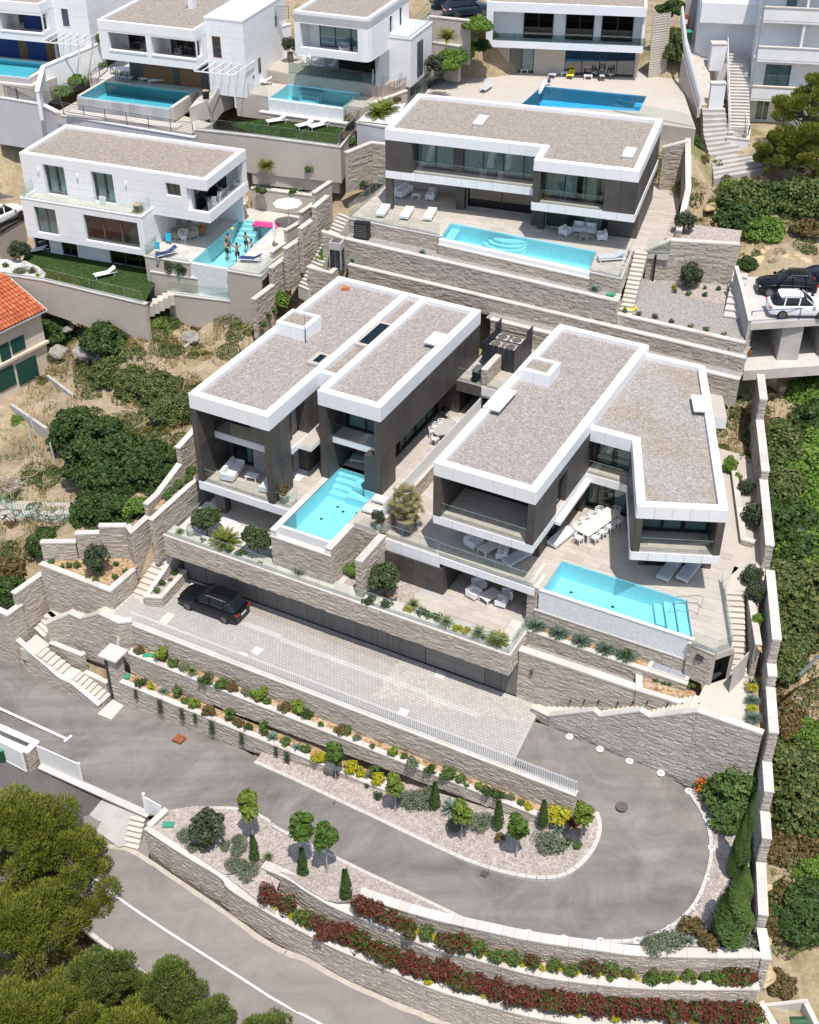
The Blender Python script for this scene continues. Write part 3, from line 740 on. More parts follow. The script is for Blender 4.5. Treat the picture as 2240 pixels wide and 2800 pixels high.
def pine(seed,H,R,mt,n=16000,ls=.17,clumps=46,name='pine_tree',low=.35):
 t=thing(name,'','pine tree');r=random.Random(seed);tr=MB();bend=V3((r.uniform(-.8,.8),r.uniform(-.8,.8),0));cs=[]
 P=[Zv(-.5),bend*.3+Zv(H*.3),bend*.8+Zv(H*.6),bend+Zv(H*.9)];tr.tube(P,[H*.03,H*.024,H*.017,H*.005],9)
 for i in rg(clumps):
  f=r.uniform(low,1);a=i*2.39996+r.uniform(-.3,.3);prof=(sin(pi*min(1,max(0,(f-low)/(1-low))*.72+.25)))**.7
  rad=R*prof*sqrt(r.uniform(.1,1));j=min(2,int(f*3));b=P[j].lerp(P[j+1],f*3-j)if f<1 else P[3]
  c=b+V3((cos(a)*rad,sin(a)*rad,r.uniform(-.2,.5)+rad*.12));s=R*r.uniform(.17,.3);cs.append((c.x,c.y,c.z,s,s*.62))
  tr.tube([b-Zv(.4),b.lerp(c,.5)+Zv(.1),c],[H*.008,H*.005,H*.002],5)
 tr.bd('trunk','bark',t)
 mb=MB();W=sum(c[3]**2 for c in cs)
 for c in cs:
  for _ in rg(int(n*c[3]**2/W)):
   d=rvec(r);d.z=d.z*.75+.15;q=.45+.6*sqrt(r.random());p=V3((c[0]+d.x*c[3]*q,c[1]+d.y*c[3]*q,c[2]+d.z*c[4]*q))
   nd=(d+Zv(.7)+rvec(r)*.5).normalized();s=ls*r.uniform(.5,1.2);sd=nd.cross(rvec(r));sd.normalize()
   mb.face([p-sd*s*.16,p+sd*s*.16,p+nd*s+sd*s*.1,p+nd*s-sd*s*.1])
 mb.bd('crown',M[mt],t);return SN(t)
def bigbush(seed,R,H,mt,n=9000,ls=.16,clumps=34,name='bush',cr=.27):
 t=thing(name,'','bush');r=random.Random(seed);cs=[]
 for i in rg(clumps):
  a=i*2.39996;q=sqrt((i+.5)/clumps);z=H*(1-.65*q*q)*r.uniform(.45,1);cs.append((cos(a)*R*q*.85,sin(a)*R*q*.85,max(.2,z-R*.18),R*cr*r.uniform(.7,1.25),R*cr*r.uniform(.6,.95)))
 crown_mb(n,cs,ls,seed,.5,.4,zmin=-.3).bd('foliage',M[mt],t)
 s=MB()
 for c in cs[:9]:s.tube([(c[0]*.1,c[1]*.1,-.3),(c[0]*.5,c[1]*.5,c[2]*.6),(c[0],c[1],c[2])],[.09,.06,.02],5)
 s.bd('stem','bark',t);return SN(t)
 # -- terrain, roads, court
TP=unp('''d 1500 830 7.2;d 1250 1000 6.3;d 900 850 7.6;d 700 900 6.6;d 350 720 7.6;d 250 640 8.2;d 600 1150 5.0;d 400 1000 4.8;g 1130 440 6.4;g 900 320 4.8;g 650 200 4.2;g 300 200 3.0;g 230 90 2.9;g 60 260 2.4;g 700 900 3.4;g 850 700 4.4;g 350 650 1.6;g 150 500 1.4;g 300 900 1.0;g 100 950 .2;g 100 1150 -.2;j 40 150 -1.2;j 80 300 -1.5;g 560 980 2.4;g 820 960 3.6;g 400 1060 1.9;m 0 180 -7.4;m 300 700 -8.3;p 200 500 -10.5;p 700 700 -10.6;p 1300 900 -10.8;q 100 900 -11;p 50 850 -12;f 1000 250 14.2;f 1050 60 15.4;f 1250 60 15.6;f 1500 60 15.8;f 1400 370 14.6;f 1600 470 14.4;f 1300 480 13.6;f 1330 1130 9.6;f 1600 1120 9.2;i 1400 200 8.0;i 1650 300 7.6;i 1450 560 6.0;i 1650 700 5.6;i 1500 950 4.2;l 1600 80 3.6;l 1470 350 2.6;l 1650 500 2.2;l 1500 800 .6;l 1700 900 .8;o 1450 80 -.6;o 1650 300 -1.2;o 1430 600 -2.2;o 1650 850 -3.0;r 1430 150 -3.2;r 1650 350 -3.9;r 1450 700 -6.0;r 1700 800 -6.4;r 1700 905 -7.2;c 960 1120 17.2;c 1150 1100 16.6;c 1200 860 17.6;c 1350 1230 15.6;c 1600 1250 15.2;c 900 900 18.5;c 1330 800 17.4;c 950 300 21;c 1700 1000 15.6;a 700 0 23;b 40 20 22;b 1250 50 24.5;a 0 700 16;a 60 900 13;a 30 1150 10.5;d 30 60 10.4''')
TERR=[at(*q)for q in TP]
TERR+=[FA.w(*q)for q in((-17,-12,-5),(-20,-12,-6),(-19,-14,-7),(-16,-14,-7),(-22.5,-15.5,-7.5),(-26,-16.5,-7.5),(-24,-13,-5.5),(-14,-11,-4),(-16.5,-10,-1),(-19,-11,-2))]
# beneath what is built the ground lies well below the slabs
for F,x,y,z in[(FA,-15,-16,-8),(FA,-22,-16,-8),(FA,-8,-16,-8),(FA,0,-20,-9),(FA,10,-20,-9),(FA,20,-20,-9),(FA,28,-20,-9),(FA,-18,-25,-11),(FA,-8,-28,-12),(FA,2,-30,-13),(FA,-12,-9,-2.5),(FA,0,-9,-2.5),(FA,12,-9,-2.5),(FA,22,-9,-3),(FA,-12,0,1.5),(FA,0,0,1.5),(FA,12,0,1.5),(FA,22,0,1.5),(FA,-12,12,4.5),(FA,0,12,5),(FA,12,12,5),(FA,19,12,5),(FA,-14,18,6),(FA,0,18,6.5),(FA,12,18,6.5),(FA,20,18,7),(FC,0,0,12.5),(FC,10,0,12.5),(FC,20,0,12.5),(FC,26,-5,11.5),(FC,0,10,13),(FC,20,10,13.5),(FC,0,-8,9.5),(FC,12,-10,9.5),(FC,24,-10,9.5),(FH,0,0,8.3),(FH,10,0,8.3),(FH,18,0,8.5),(FH,5,10,9),(FH,18,10,9.5),(FH,-4,-6,7.5),(FH,12,-6,7.6),(FE,0,0,15.5),(FE,-5,-6,14),(FE,8,-6,14),(FE,0,10,17),(FE,12,8,17),(FE,-5,4,17),(FE,-6,10,18),(FF,13,-1,16),(FF,14,6,17.5),(FF,-4,4,16),(FF,0,0,15.5),(FF,10,0,15.5),(FF,-8,0,14),(FF,0,10,17),(FF,-15,0,14),(FF,-20,8,16),(FC,10,20,15.5),(FC,24,20,16),(FC,10,40,20),(FC,30,40,21),(FE,0,30,24),(FF,0,30,24),(FF,-25,30,24),(FC,40,0,13),(FC,45,20,15.5),(FC,45,40,19),(FA,48,-10,-2),(FA,50,10,5),(FA,60,0,2),(FA,-38,-10,-3),(FA,-45,0,-1),(FA,-40,15,4),(FH,-20,0,8.5),(FH,-20,-15,4)]:TERR.append(F.w(x,y,z))
import mathutils.noise as mn
def terr_z(x,y):
 sw=sz=0
 for p in TERR:
  d2=(p.x-x)**2+(p.y-y)**2+.8;w=1/(d2*d2);sw+=w;sz+=w*p.z
 return sz/sw
def terrain():
 xs=[-420,-260,-160,-110,-80]+[-64+1.6*i for i in rg(81)]+[80,110,160,260,420];ys=[-60,-20,5,18]+[26+1.6*i for i in rg(86)]+[175,190,210,240,300,420]
 mb=MB();grid=[]
 for y in ys:
  row=[]
  for x in xs:
   cx,cy=max(-62,min(62,x)),max(24,min(160,y));z=terr_z(cx,cy)
   if y>160:z+=(y-160)*.22
   if y<24:z-=(24-y)*.16
   n=mn.fractal(V3((x*.16,y*.16,3.1)),1,2,5);z+=n*.38+mn.noise(V3((x*.9,y*.9,7)))*.1
   row.append(len(mb.v));mb.v.append((x,y,z))
  grid.append(row)
 for j in rg(len(ys)-1):
  for i in rg(len(xs)-1):mb.f.append((grid[j][i],grid[j][i+1],grid[j+1][i+1],grid[j+1][i]));mb.m.append(0)
 mb.sm=True
 return tag(mb.bd('hillside','wild'),kind='structure')
terrain()
# loop road: outer and inner edges from the gate, round the turn, up to the court
inner=[at('m',1210,190,-5.15),at('m',1480,120,-5.1),at('n',0,185,-4.85),at('n',260,300,-4.5),at('n',520,425,-4.1),at('n',780,545,-3.75),at('n',1040,672,-3.35),at('n',1350,812,-2.85),at('n',1600,885,-2.55),at('o',0,907,-2.3),at('o',140,893,-2.1),at('o',250,812,-1.85),at('o',330,702,-1.6),at('o',358,590,-1.35),at('o',330,510,-1.15),at('o',200,400,-.75),at('n',1640,205,-.35),at('n',1600,180,-.12)]
outer=[at('m',1010,520,-5.3),at('m',1480,470,-5),at('m',1725,600,-4.8),at('n',60,582,-4.7),at('n',520,812,-4),at('n',715,908,-3.7),at('q',1000,132,-3.1),at('q',1300,278,-2.65),at('q',1690,355,-2.35),at('r',140,392,-2.3),at('r',368,410,-2.2),at('r',600,412,-2.05),at('r',803,335,-1.9),at('r',960,200,-1.7),at('o',1045,910,-1.6),at('o',1078,725,-1.35),at('o',1040,545,-1.15),at('o',925,370,-.9),at('o',745,250,-.7),at('o',548,178,-.55),at('o',365,105,-.4),at('o',175,25,-.2),at('D2',600,1175,-.1),at('D2',480,1148,-.05)]
li,lo=RS(SMO(inner),90),RS(SMO(outer),90)
LOOP_I,LOOP_O=li,lo
road=strip('loop_road',li,lo,'asphalt')
# forecourt between gate and loop
FG=[at('j',-300,400,-5.8),FA.w(-24,-14.6,-5.75),FA.w(-13.9,-14.9,-5.6),FA.w(-12.9,-14,-5.58),FA.w(-9,-13.9,-5.5),FA.w(-3.5,-13.9,-5.25),FA.w(-3,-14.2,-5.2),at('m',1640,190,-4.95),at('m',1480,470,-5.05),at('m',1010,520,-5.3),at('m',905,525,-5.45),at('m',500,320,-5.6),at('m',0,60,-5.9),at('m',-400,-150,-6),at('j',-300,650,-5.9)]
GS('forecourt',[(p.x,p.y,p.z-.015)for p in FG],'asphalt')
GS('road_patch',[at('m',-100,150,-5.95),at('m',250,225,-5.95),at('m',640,415,-6),at('m',520,560,-6.4),at('m',400,690,-6.75),at('m',-100,560,-6.9)],'asphaltnew')
GS('ramp',[at('m',640,415,-6),at('m',910,520,-5.55),at('m',860,560,-5.75),at('m',780,700,-6.6),at('m',740,720,-6.72),at('m',520,560,-6.4)],'conc')
GS('apron',[at('m',-100,150,-6.1),at('m',640,420,-6.15),at('m',925,525,-5.75),at('m',925,785,-7.1),at('m',700,810,-7.2),at('m',300,760,-7.25),at('m',-100,640,-7.25)],'asphaltroad')
th=MB();A_,B_=at('m',250,215,-5.75),at('m',925,520,-5.45);th.beam(A_,B_,.5,.12);tag(th.bd('gate_threshold','pcon'),kind='structure')
# public road below
ru=[at('m',-300,300,-6.95),at('m',400,690,-6.8),at('m',780,700,-6.75),at('m',915,780,-7),at('p',1100,0,-7),at('p',1390,195,-7.1),at('p',1725,440,-7.2),at('q',310,480,-7.3),at('q',500,610,-7.35),at('q',900,785,-7.6),at('q',1110,862,-7.75),at('q',1330,925,-7.9),at('q',1900,1080,-8.4),at('r',700,1200,-9)]
rl=[at('m',-300,800,-7.9),at('p',-100,0,-8),at('p',150,60,-8),at('p',300,150,-8),at('p',430,260,-8),at('p',600,400,-8.05),at('p',820,560,-8.1),at('p',1000,700,-8.2),at('p',1200,850,-8.3),at('p',1420,1010,-8.4),at('p',1650,1170,-8.5),at('q',300,1300,-8.6),at('q',700,1500,-8.9),at('q',1600,1800,-9.4)]
RU,RL=RS(SMO(ru),70),RS(SMO(rl),70)
strip('public_road',RL,RU,'asphaltroad')
ln=[at('p',560,-20,-7.42),at('p',650,55,-7.42),at('p',770,140,-7.45),at('p',1000,300,-7.55),at('p',1300,490,-7.65),at('p',1610,692,-7.8),at('q',145,770,-7.9),at('q',400,905,-8),at('q',800,1120,-8.2)]
def onroad(p,L_,R_):
 best=min(rg(len(L_)),key=lambda i:min((L_[i].lerp(R_[i],f)-p).length for f in(0,.25,.5,.75,1)))
 a,b=L_[best],R_[best];d=b-a;f=max(0,min(1,(p-a).dot(d)/d.length_squared));return(a+d*f).z
cl=RS(SMO(ln),40)
for p in cl:p.z=onroad(p,RL,RU)+.012
o2=offs(cl,.14);tag(strip('road_line',cl,o2,'line'),kind='structure')
sd=RS(RU,60);so_=[V3((a.x,a.y,a.z+.006))for a in sd];
strip('road_grit',[q.lerp(RL[int(i*69/59)],.045+.05*abs(mn.noise(V3((i*.35,0,0)))))for i,q in en(so_)],so_,'sand',lift=.004)
# the paved court: bed and pavers
ct=TA('court_paving','','paving',FA,-.2,x=0,y=-9);tag(ct,'grey block paved court in front of the garage doors','paving');
cpoly=[(-14.7,-11.8),(-13,-11.95),(15.3,-11.95),(14.95,-7.5),(14.9,-6.25),(-12.3,-6.25),(-12,-9.4),(-13,-10),(-14.7,-9.4)]
b=MB();b.prism(cpoly,-.4,-.035);b.bd('paving_bed','conc',ct)
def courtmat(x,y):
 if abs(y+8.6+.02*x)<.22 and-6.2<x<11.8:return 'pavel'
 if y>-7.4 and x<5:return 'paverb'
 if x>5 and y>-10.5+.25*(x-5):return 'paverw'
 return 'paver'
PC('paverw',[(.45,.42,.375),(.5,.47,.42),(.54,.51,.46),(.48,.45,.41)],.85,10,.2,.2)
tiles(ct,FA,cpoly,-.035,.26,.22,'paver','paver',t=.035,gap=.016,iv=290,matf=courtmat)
# -- flat roofs and the two dark villas
def FR_(par,x0,x1,y0,y1,zf,zt,gmat,pw=.5,sides='flrb',sag=.3,fw=1.45,mt='white'):
 m=MB();m.box(x0,x1,y0,y0+pw,zf,zt);m.box(x0,x1,y1-pw,y1,zf,zt);m.box(x0,x0+pw,y0+pw,y1-pw,zf,zt);m.box(x1-pw,x1,y0+pw,y1-pw,zf,zt);m.bd('parapet',M[mt],par)
 s=MB();s.box(x0+pw,x1-pw,y0+pw,y1-pw,zf+.1,zt-sag-.06);s.bd('roof_slab',M[mt],par)
 g=MB();g.box(x0+pw+.005,x1-pw-.005,y0+pw+.005,y1-pw-.005,zt-sag-.055,zt-sag);g.bd('roof_gravel',M[gmat],par)
 for k,a,b in(('f',(x0,y0),(x1,y0)),('r',(x1,y0),(x1,y1)),('b',(x1,y1),(x0,y1)),('l',(x0,y1),(x0,y0))):
  if k in sides:CD(par,a,b,zf,zt-.015,fw,mt,'fascia_panel',t=.03)
def slab(par,name,x0,x1,y0,y1,z0,z1,mt,top=None):
 m=MB();m.box(x0,x1,y0,y1,z0,z1);
 if top:m.m[1]=1
 return m.bd(name,[M[mt],M[top or mt]],par)
def RH(F,label,x0,x1,y0,y1,z,h=.22,cat='roof hatch',name='roof_hatch'):
 t=TA(name,label,cat,F,z,x=x0,y=y0);bx(t,'curb',M['white'],x0+.06,x1-.06,y0+.06,y1-.06,z,z+h)
 m=MB();m.box(x0,x1,y0,y1,z+h,z+h+.07);m.bd('lid','wp',t,bevel=.015);return t
def rooflight(F,label,x0,x1,y0,y1,z,n):
 t=TA('skylight',label,'skylight',F,z,x=x0,y=y0);r=.32
 m=MB();m.box(x0-r,x1+r,y0-r,y0,z,z+.28);m.box(x0-r,x1+r,y1,y1+r,z,z+.28);m.box(x0-r,x0,y0,y1,z,z+.28);m.box(x1,x1+r,y0,y1,z,z+.28);m.bd('surround','render',t)
 bx(t,'shaft',M['gmt'],x0,x1,y0,y1,z,z+.12)
 for k in rg(n):
  a,b=y0+(y1-y0)*k/n,y0+(y1-y0)*(k+1)/n;bx(t,'pane',M['skylight'],x0+.02,x1-.02,a+.03,b-.03,z+.27,z+.3)
  f=MB();f.box(x0,x1,a,a+.05,z+.26,z+.315);f.box(x0,x1,b-.05,b,z+.26,z+.315);f.box(x0,x0+.04,a+.05,b-.05,z+.26,z+.315);f.box(x1-.04,x1,a+.05,b-.05,z+.26,z+.315);f.bd('frame','frame',t)
def chimney(F,label,x0,x1,y0,y1,z,zt):
 t=TA('roof_vent_box',label,'roof vent',F,z,x=x0,y=y0)
 FR_(t,x0,x1,y0,y1,z,zt,'rgb',.28,'flrb',.12,.95)
 # ---- villa with two wings and the narrow pool (left)
D=7.35;RZ=14.27;FZ=13.15;G=4.2
vA=TA('villa','dark stone villa of two white-rimmed roof blocks with pool between them, left of the pair','villa',FA,G,x=-6,y=0)
FR_(vA,-11.94,-5.8,-4.22,15.2,FZ,RZ,'roofgravel')
FR_(vA,-4.68,0,.05,15.2,FZ,RZ,'roofgravel')
m=MB();m.box(-5.8,-4.68,2.1,2.5,FZ,RZ-.004);m.box(-5.8,-4.68,14.8,15.19,FZ,RZ-.004);m.bd('parapet','white',vA)
bx(vA,'roof_slab',M['white'],-5.8,-4.68,2.5,14.8,FZ+.1,RZ-.5)
bx(vA,'roof_gravel',M['rgb'],-5.8,-4.68,2.5,14.8,RZ-.5,RZ-.45)
rooflight(FA,'long roof skylight of three dark green panes between the two roof blocks',-5.62,-4.86,7.2,10.3,RZ-.45,3)
rooflight(FA,'small single-pane skylight at the edge of the left gravel roof',-6.95,-6.45,3.2,4.2,RZ-.3,1)
chimney(FA,'square white vent box on the left villa roof beside the thin antenna',-11.43,-9.1,5.68,7.85,RZ-.3,15)
RH(FA,'flat white roof cover at the right edge of the left villa roof',-1.36,-.1,8.8,10.5,RZ-.02,.12)
# walls of the left block
w=MB();w.box(-11.94,-11.5,-4.2,15.15,D,FZ);w.box(-11.94,-11.2,-.3,15.15,G-.3,D-.75);w.box(-11.5,-4.7,14.8,15.15,D,FZ)
WH(w,(-5.8,-1.86),(-5.8,-1.86+.001),D,FZ,.1)
w.box(-6.25,-5.8,-4.2,-1.86,D,FZ);w.box(-6.9,-5.8,.2,2.1,D,FZ);w.box(-5.8,-4.68,2.12,2.42,D,FZ)
w.bd('side_wall','dark',vA)
CD(vA,(-11.94,15.15),(-11.94,-4.2),D,FZ,1.6,'dark',rows=2);CD(vA,(-11.94,-4.2),(-11.5,-4.2),D,FZ,2,'dark',rows=2)
CD(vA,(-6.25,-4.2),(-5.8,-4.2),D,FZ,2,'dark',rows=2);CD(vA,(-5.8,-4.2),(-5.8,-1.86),D,FZ,1.2,'dark',rows=2);CD(vA,(-5.8,.2),(-5.8,2.1),D,FZ,1.2,'dark',rows=2)
CD(vA,(-11.5,-4.15),(-11.5,-1.1),D,FZ,1.5,'dark',rows=2)
CD(vA,(-6.25,-1.1),(-6.25,-4.15),D,FZ,1.5,'dark',rows=2);CD(vA,(-5.8,2.1),(-4.68,2.1),D,FZ,1.2,'dark',rows=2)
# loggia back walls, glazed on both floors
bw=MB();WH(bw,(-11.5,-1.1),(-6.25,-1.1),D,FZ,.2,[(.35,4.9,0+D+.02,D+2.6),(.35,4.9,10.5,12.9)]);bw.bd('loggia_wall','dark',vA)
WN(vA,(-11.5,-1.1),(-6.25,-1.1),.35,4.9,D+.02,D+2.6,3,cu=((.22,.62),));WN(vA,(-11.5,-1.1),(-6.25,-1.1),.35,4.9,10.5,12.9,3,cu=((0,.5),(.7,1)))
slab(vA,'balcony_slab',-11.5,-6.25,-2.5,-1.1,10,10.5,'white','deck');CD(vA,(-11.5,-2.5),(-6.25,-2.5),9.98,10.48,1.5,'white','fascia_panel')
# side recess with its own little balcony
rw=MB();WH(rw,(-6.85,-1.86),(-6.85,.2),D,FZ,.2,[(.2,1.9,D+.02,D+2.6),(.2,1.9,10.5,12.9)]);rw.box(-6.85,-6.25,-1.9,-1.86,D,FZ);rw.bd('recess_wall','dark',vA)
WN(vA,(-6.85,-1.86),(-6.85,.2),.2,1.9,D+.02,D+2.6,1,cu=((0,.6),));WN(vA,(-6.85,-1.86),(-6.85,.2),.2,1.9,10.5,12.9,1,cu=((0,.6),))
slab(vA,'balcony_slab',-6.85,-5.72,-1.86,.2,10,10.5,'white','deck');CD(vA,(-5.72,-1.86),(-5.72,.2),9.98,10.48,2.5,'white','fascia_panel')
# right block
w=MB();w.box(-4.68,-4.15,.07,15.15,D,FZ);w.box(-.5,0,.07,15.15,10.2,FZ);w.box(-1.3,0,.07,2.04,D,10.2);w.box(-1.3,0,11.9,15.15,D,10.2)
WH(w,(-1.3,2.04),(-1.3,11.9),D,10.2,.25,[(2.5,9.2,D+.02,10)])
w.box(-4.15,-.5,14.85,15.15,D,FZ);w.bd('side_wall','dark',vA)
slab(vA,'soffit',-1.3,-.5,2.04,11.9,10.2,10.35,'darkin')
CD(vA,(0,.07),(0,15.15),10.2,FZ,1.1,'dark',rows=1,holes=[(8.6,9.7,10.4,12.9)]);CD(vA,(0,.07),(0,2.04),D,10.2,1.1,'dark');CD(vA,(0,11.9),(0,15.15),D,10.2,1.1,'dark')
CD(vA,(-4.68,.07),(-4.15,.07),D,FZ,2,'dark',rows=2);CD(vA,(-.5,.07),(0,.07),D,FZ,2,'dark',rows=2);CD(vA,(-4.15,.1),(-4.15,2.2),D,FZ,1.2,'dark',rows=2)
CD(vA,(-4.68,2.1),(-4.68,.07),D,FZ,1.2,'dark',rows=2);CD(vA,(-.5,2.2),(-.5,.1),D,FZ,1.2,'dark',rows=2)
WN(vA,(-1.3,2.04),(-1.3,11.9),2.5,9.2,D+.02,10,4,cu=((.1,.45),(.55,.9)))
WN(vA,(.03,.07),(.03,15.15),8.6,9.7,10.4,12.9,2,rec=.1,cu=((0,.4),))
bw=MB();WH(bw,(-4.15,2.1),(-.5,2.1),10.42,FZ,.2,[(.3,3.3,10.5,12.9)]);bw.box(-4.15,-1.3,5.2,5.4,D,10);bw.bd('loggia_wall','dark',vA)
WN(vA,(-4.15,2.1),(-.5,2.1),.3,3.3,10.5,12.9,2,cu=((.05,.45),(.5,.95)))
slab(vA,'balcony_slab',-4.15,-.5,.8,5.3,9.95,10.42,'white','deck');CD(vA,(-4.15,.8),(-.5,.8),9.93,10.4,1.3,'white','fascia_panel')
slab(vA,'first_floor',-11.5,-4.7,-1.1,14.8,10.05,10.4,'white','deck');slab(vA,'first_floor',-4.15,-1.3,5.4,14.85,10.05,10.4,'white','deck')
# ground-floor deck of the left villa, its white edge band, and the floor below it
slab(vA,'deck_slab',-11.94,-4.56,-4.2,15.1,D-.7,D-.05,'white');CD(vA,(-11.94,-4.2),(-4.56,-4.2),D-.72,D-.06,1.6,'white','fascia_panel',t=.05)
def DF(par,F,polys,z,iv=140,sx=1.18,sy=.59):
 for pl in polys:
  b=MB();b.prism(pl,z-.05,z-.028);b.bd('deck_bed','deck',par);tiles(par,F,pl,z-.028,sx,sy,'deck','paving_slab',t=.028,gap=.01,iv=iv)
DF(vA,FA,[[(-11.5,-4.2),(-5.8,-4.2),(-5.8,-1.1),(-11.5,-1.1)],[(-5.8,-4.2),(-4.56,-4.2),(-4.56,2.1),(-5.8,2.1)],[(-4.15,2.04),(-1.3,2.04),(-1.3,5.2),(-4.15,5.2)]],D,60)
w=MB();w.box(-11.2,-4.6,-.6,-.3,G-.1,D-.7);w.box(-11.5,-10.7,-3.2,-2.5,G-.1,D-.7);w.bd('undercroft_wall','dark',vA)
DF(vA,FA,[[(-11.7,-2.9),(-4.6,-5),(-4.6,-.6),(-11.7,-.6)]],G+.06,60)
# ---- pool of the left villa
def pool(label,F,poly,z,depth,wm,tm,org,name='swimming_pool',steps=(),drains=(),group=None):
 t=TA(name,label,'swimming pool',F,z-depth,group,x=org[0],y=org[1]);k=len(poly)
 a=sum(poly[i][0]*poly[(i+1)%k][1]-poly[(i+1)%k][0]*poly[i][1]for i in rg(k))
 if a<0:poly=poly[::-1]
 b=MB();b.sheet([(x,y,z-depth)for x,y in poly])
 for i in rg(k):
  p,q=poly[i],poly[(i+1)%k];b.face([(q[0],q[1],z-depth),(p[0],p[1],z-depth),(p[0],p[1],z+.06),(q[0],q[1],z+.06)])
 b.bd('basin',M[tm],t)
 if wm:
  w=MB();w.sheet([(x,y,z-.04)for x,y in poly]);w.bd('water',M[wm],t)
 for(pl,zz)in steps:
  s=MB();s.prism(pl,z-depth+.002,z-zz);s.bd('pool_step',M[tm],t)
 for x,y in drains:
  s=MB();s.lathe([(.1,0),(.1,.03),(.02,.035)],10,(x,y,z-depth));s.bd('drain','bks',t)
 return t
pa=pool('narrow turquoise pool running under the left villa between its dark walls',FA,[(-4.13,-5.9),(-.44,-5.9),(-.44,.07),(-1.32,.07),(-1.32,1.55),(-4.13,1.55)],D-.03,1.35,'water','mosaicblue',(-2.3,-2),steps=[([(-4.1,.2+1-.45*i),(-2.6,.2+1-.45*i),(-2.6,1.54),(-4.1,1.54)],.25+.25*i)for i in rg(4)]+[([(-2.59,1.54),(-1.34,1.54),(-1.34,.5),(-2.59,.5)],.35),([(-2.59,.49),(-.46,.49-.45),(-.46,-.3),(-2.59,-.3)],.7)],drains=[(-2.3,-1.2),(-1.2,-2.6),(-3.2,-2.6),(-1.3,-4.9),(-3.1,-4.9),(-2.9,-.9),(-1.4,-.9)])
c=MB();c.box(-4.56,-4.13,-6.65,-4.2,G-.2,D-.1);c.box(-.44,.02,-6.65,-3.8,G-.2,D-.1);c.box(-4.13,-.44,-6.65,-5.92,G-.2,D-.62);c.box(-4.13,-.44,-6.05,-5.9,D-.62,D-.05);c.bd('pool_wall','mosaic',pa)
for i in rg(6):m=MB();a=-6.68+i*(9/6);m.box(-4.6,-4.13,a+.005,min(2,a+1.5)-.005,D-.1,D);m.bd('coping_stone','coping',pa)
for i in rg(3):m=MB();a=-6.68+i*.97;m.box(-.44,.06,a+.005,a+.965,D-.1,D);m.bd('coping_stone','coping',pa)
mk1(pa,'hexa','weir','pooltile',[(-4.13,-6.3,D-.62),(-.44,-6.3,D-.62),(-.44,-6.05,D-.62),(-4.13,-6.05,D-.62)],[(-4.13,-6.3,D-.55),(-.44,-6.3,D-.55),(-.44,-6.05,D-.07),(-4.13,-6.05,D-.07)])
for i in rg(4):m=MB();a=-4.62+i*1.165;m.box(a+.005,a+1.16,-6.72,-6.28,D-.62,D-.5);m.bd('coping_stone','coping',pa)
wall('stone front and side of the left villa pool box above the pebble bed',[FA.w(-4.56,-4.2,D-.1),FA.w(-4.56,-6.65,D-.1),FA.w(-4.54,-6.66,D-.62),FA.w(0,-6.66,D-.62),FA.w(.02,-6.65,D-.1),FA.w(.02,-3.8,D-.1),FA.w(1.75,-3.8,D-.1)],G-.1,.1,0,iv=150,name='pool_wall')
dA=TA('pool_deck','','deck',FA,D-.4,x=1,y=3);tag(dA,'strip of pale paving beside the left villa running back to the barbecue','paved deck')
slab(dA,'deck_slab',.02,1.8,-3.8,12.8,D-.7,D-.05,'render');slab(dA,'deck_slab',-1.28,.02,2.06,11.88,D-.7,D-.05,'render')
DF(dA,FA,[[(-.42,-3.8),(1.8,-3.8),(1.8,12.8),(.03,12.8),(.03,.04),(-.42,.04)],[(-1.28,2.06),(.02,2.06),(.02,11.88),(-1.28,11.88)]],D,120)
# fence between the two villas: stone wall, coping and white slats
def SF(label,a,b,h,pitch=.13,w=.05,d=.1,mt='wp',name='slat_fence',rail=True,twist=0,group=None):
 t=TW(name,label,'fence',a,group);e=(b-a);Ln=e.length;u=e.normalized();n=int(Ln/pitch);nn=V3((u.y,-u.x,0))
 mb=MB();k2=(u*cos(twist)+nn*sin(twist));mb.beam((0,0,.04),(0,0,h),w,d);me=mb.mesh('slat',M[mt]);az=atan2(u.y,u.x)+twist
 for i in rg(n+1):
  o=bpy.data.objects.new('slat',me);COL.objects.link(o);o.parent=t;p=a.lerp(b,i/n);o.location=p-ORG[t.name];o.rotation_euler=(0,0,az)
 if rail:
  r=MB();r.beam(a+Zv(.07),b+Zv(.07),.04,.05);r.beam(a-nn*.06+Zv(h-.18),b-nn*.06+Zv(h-.18),.03,.04);r.bd('rail',M[mt],t)
 return t
wall('low stone wall carrying the white slats between the two dark villas',[FA.w(2.22,-3.3,8.45),FA.w(2.22,12.6,8.45)],[7.1,7.1],.42,iv=0,name='party_wall',ends='s',fs='fb')
SF('white slat fence on the wall between the two dark villas',FA.w(2,-3.2,8.45),FA.w(2,11.3,8.45),1.05,.15,.1,.045)
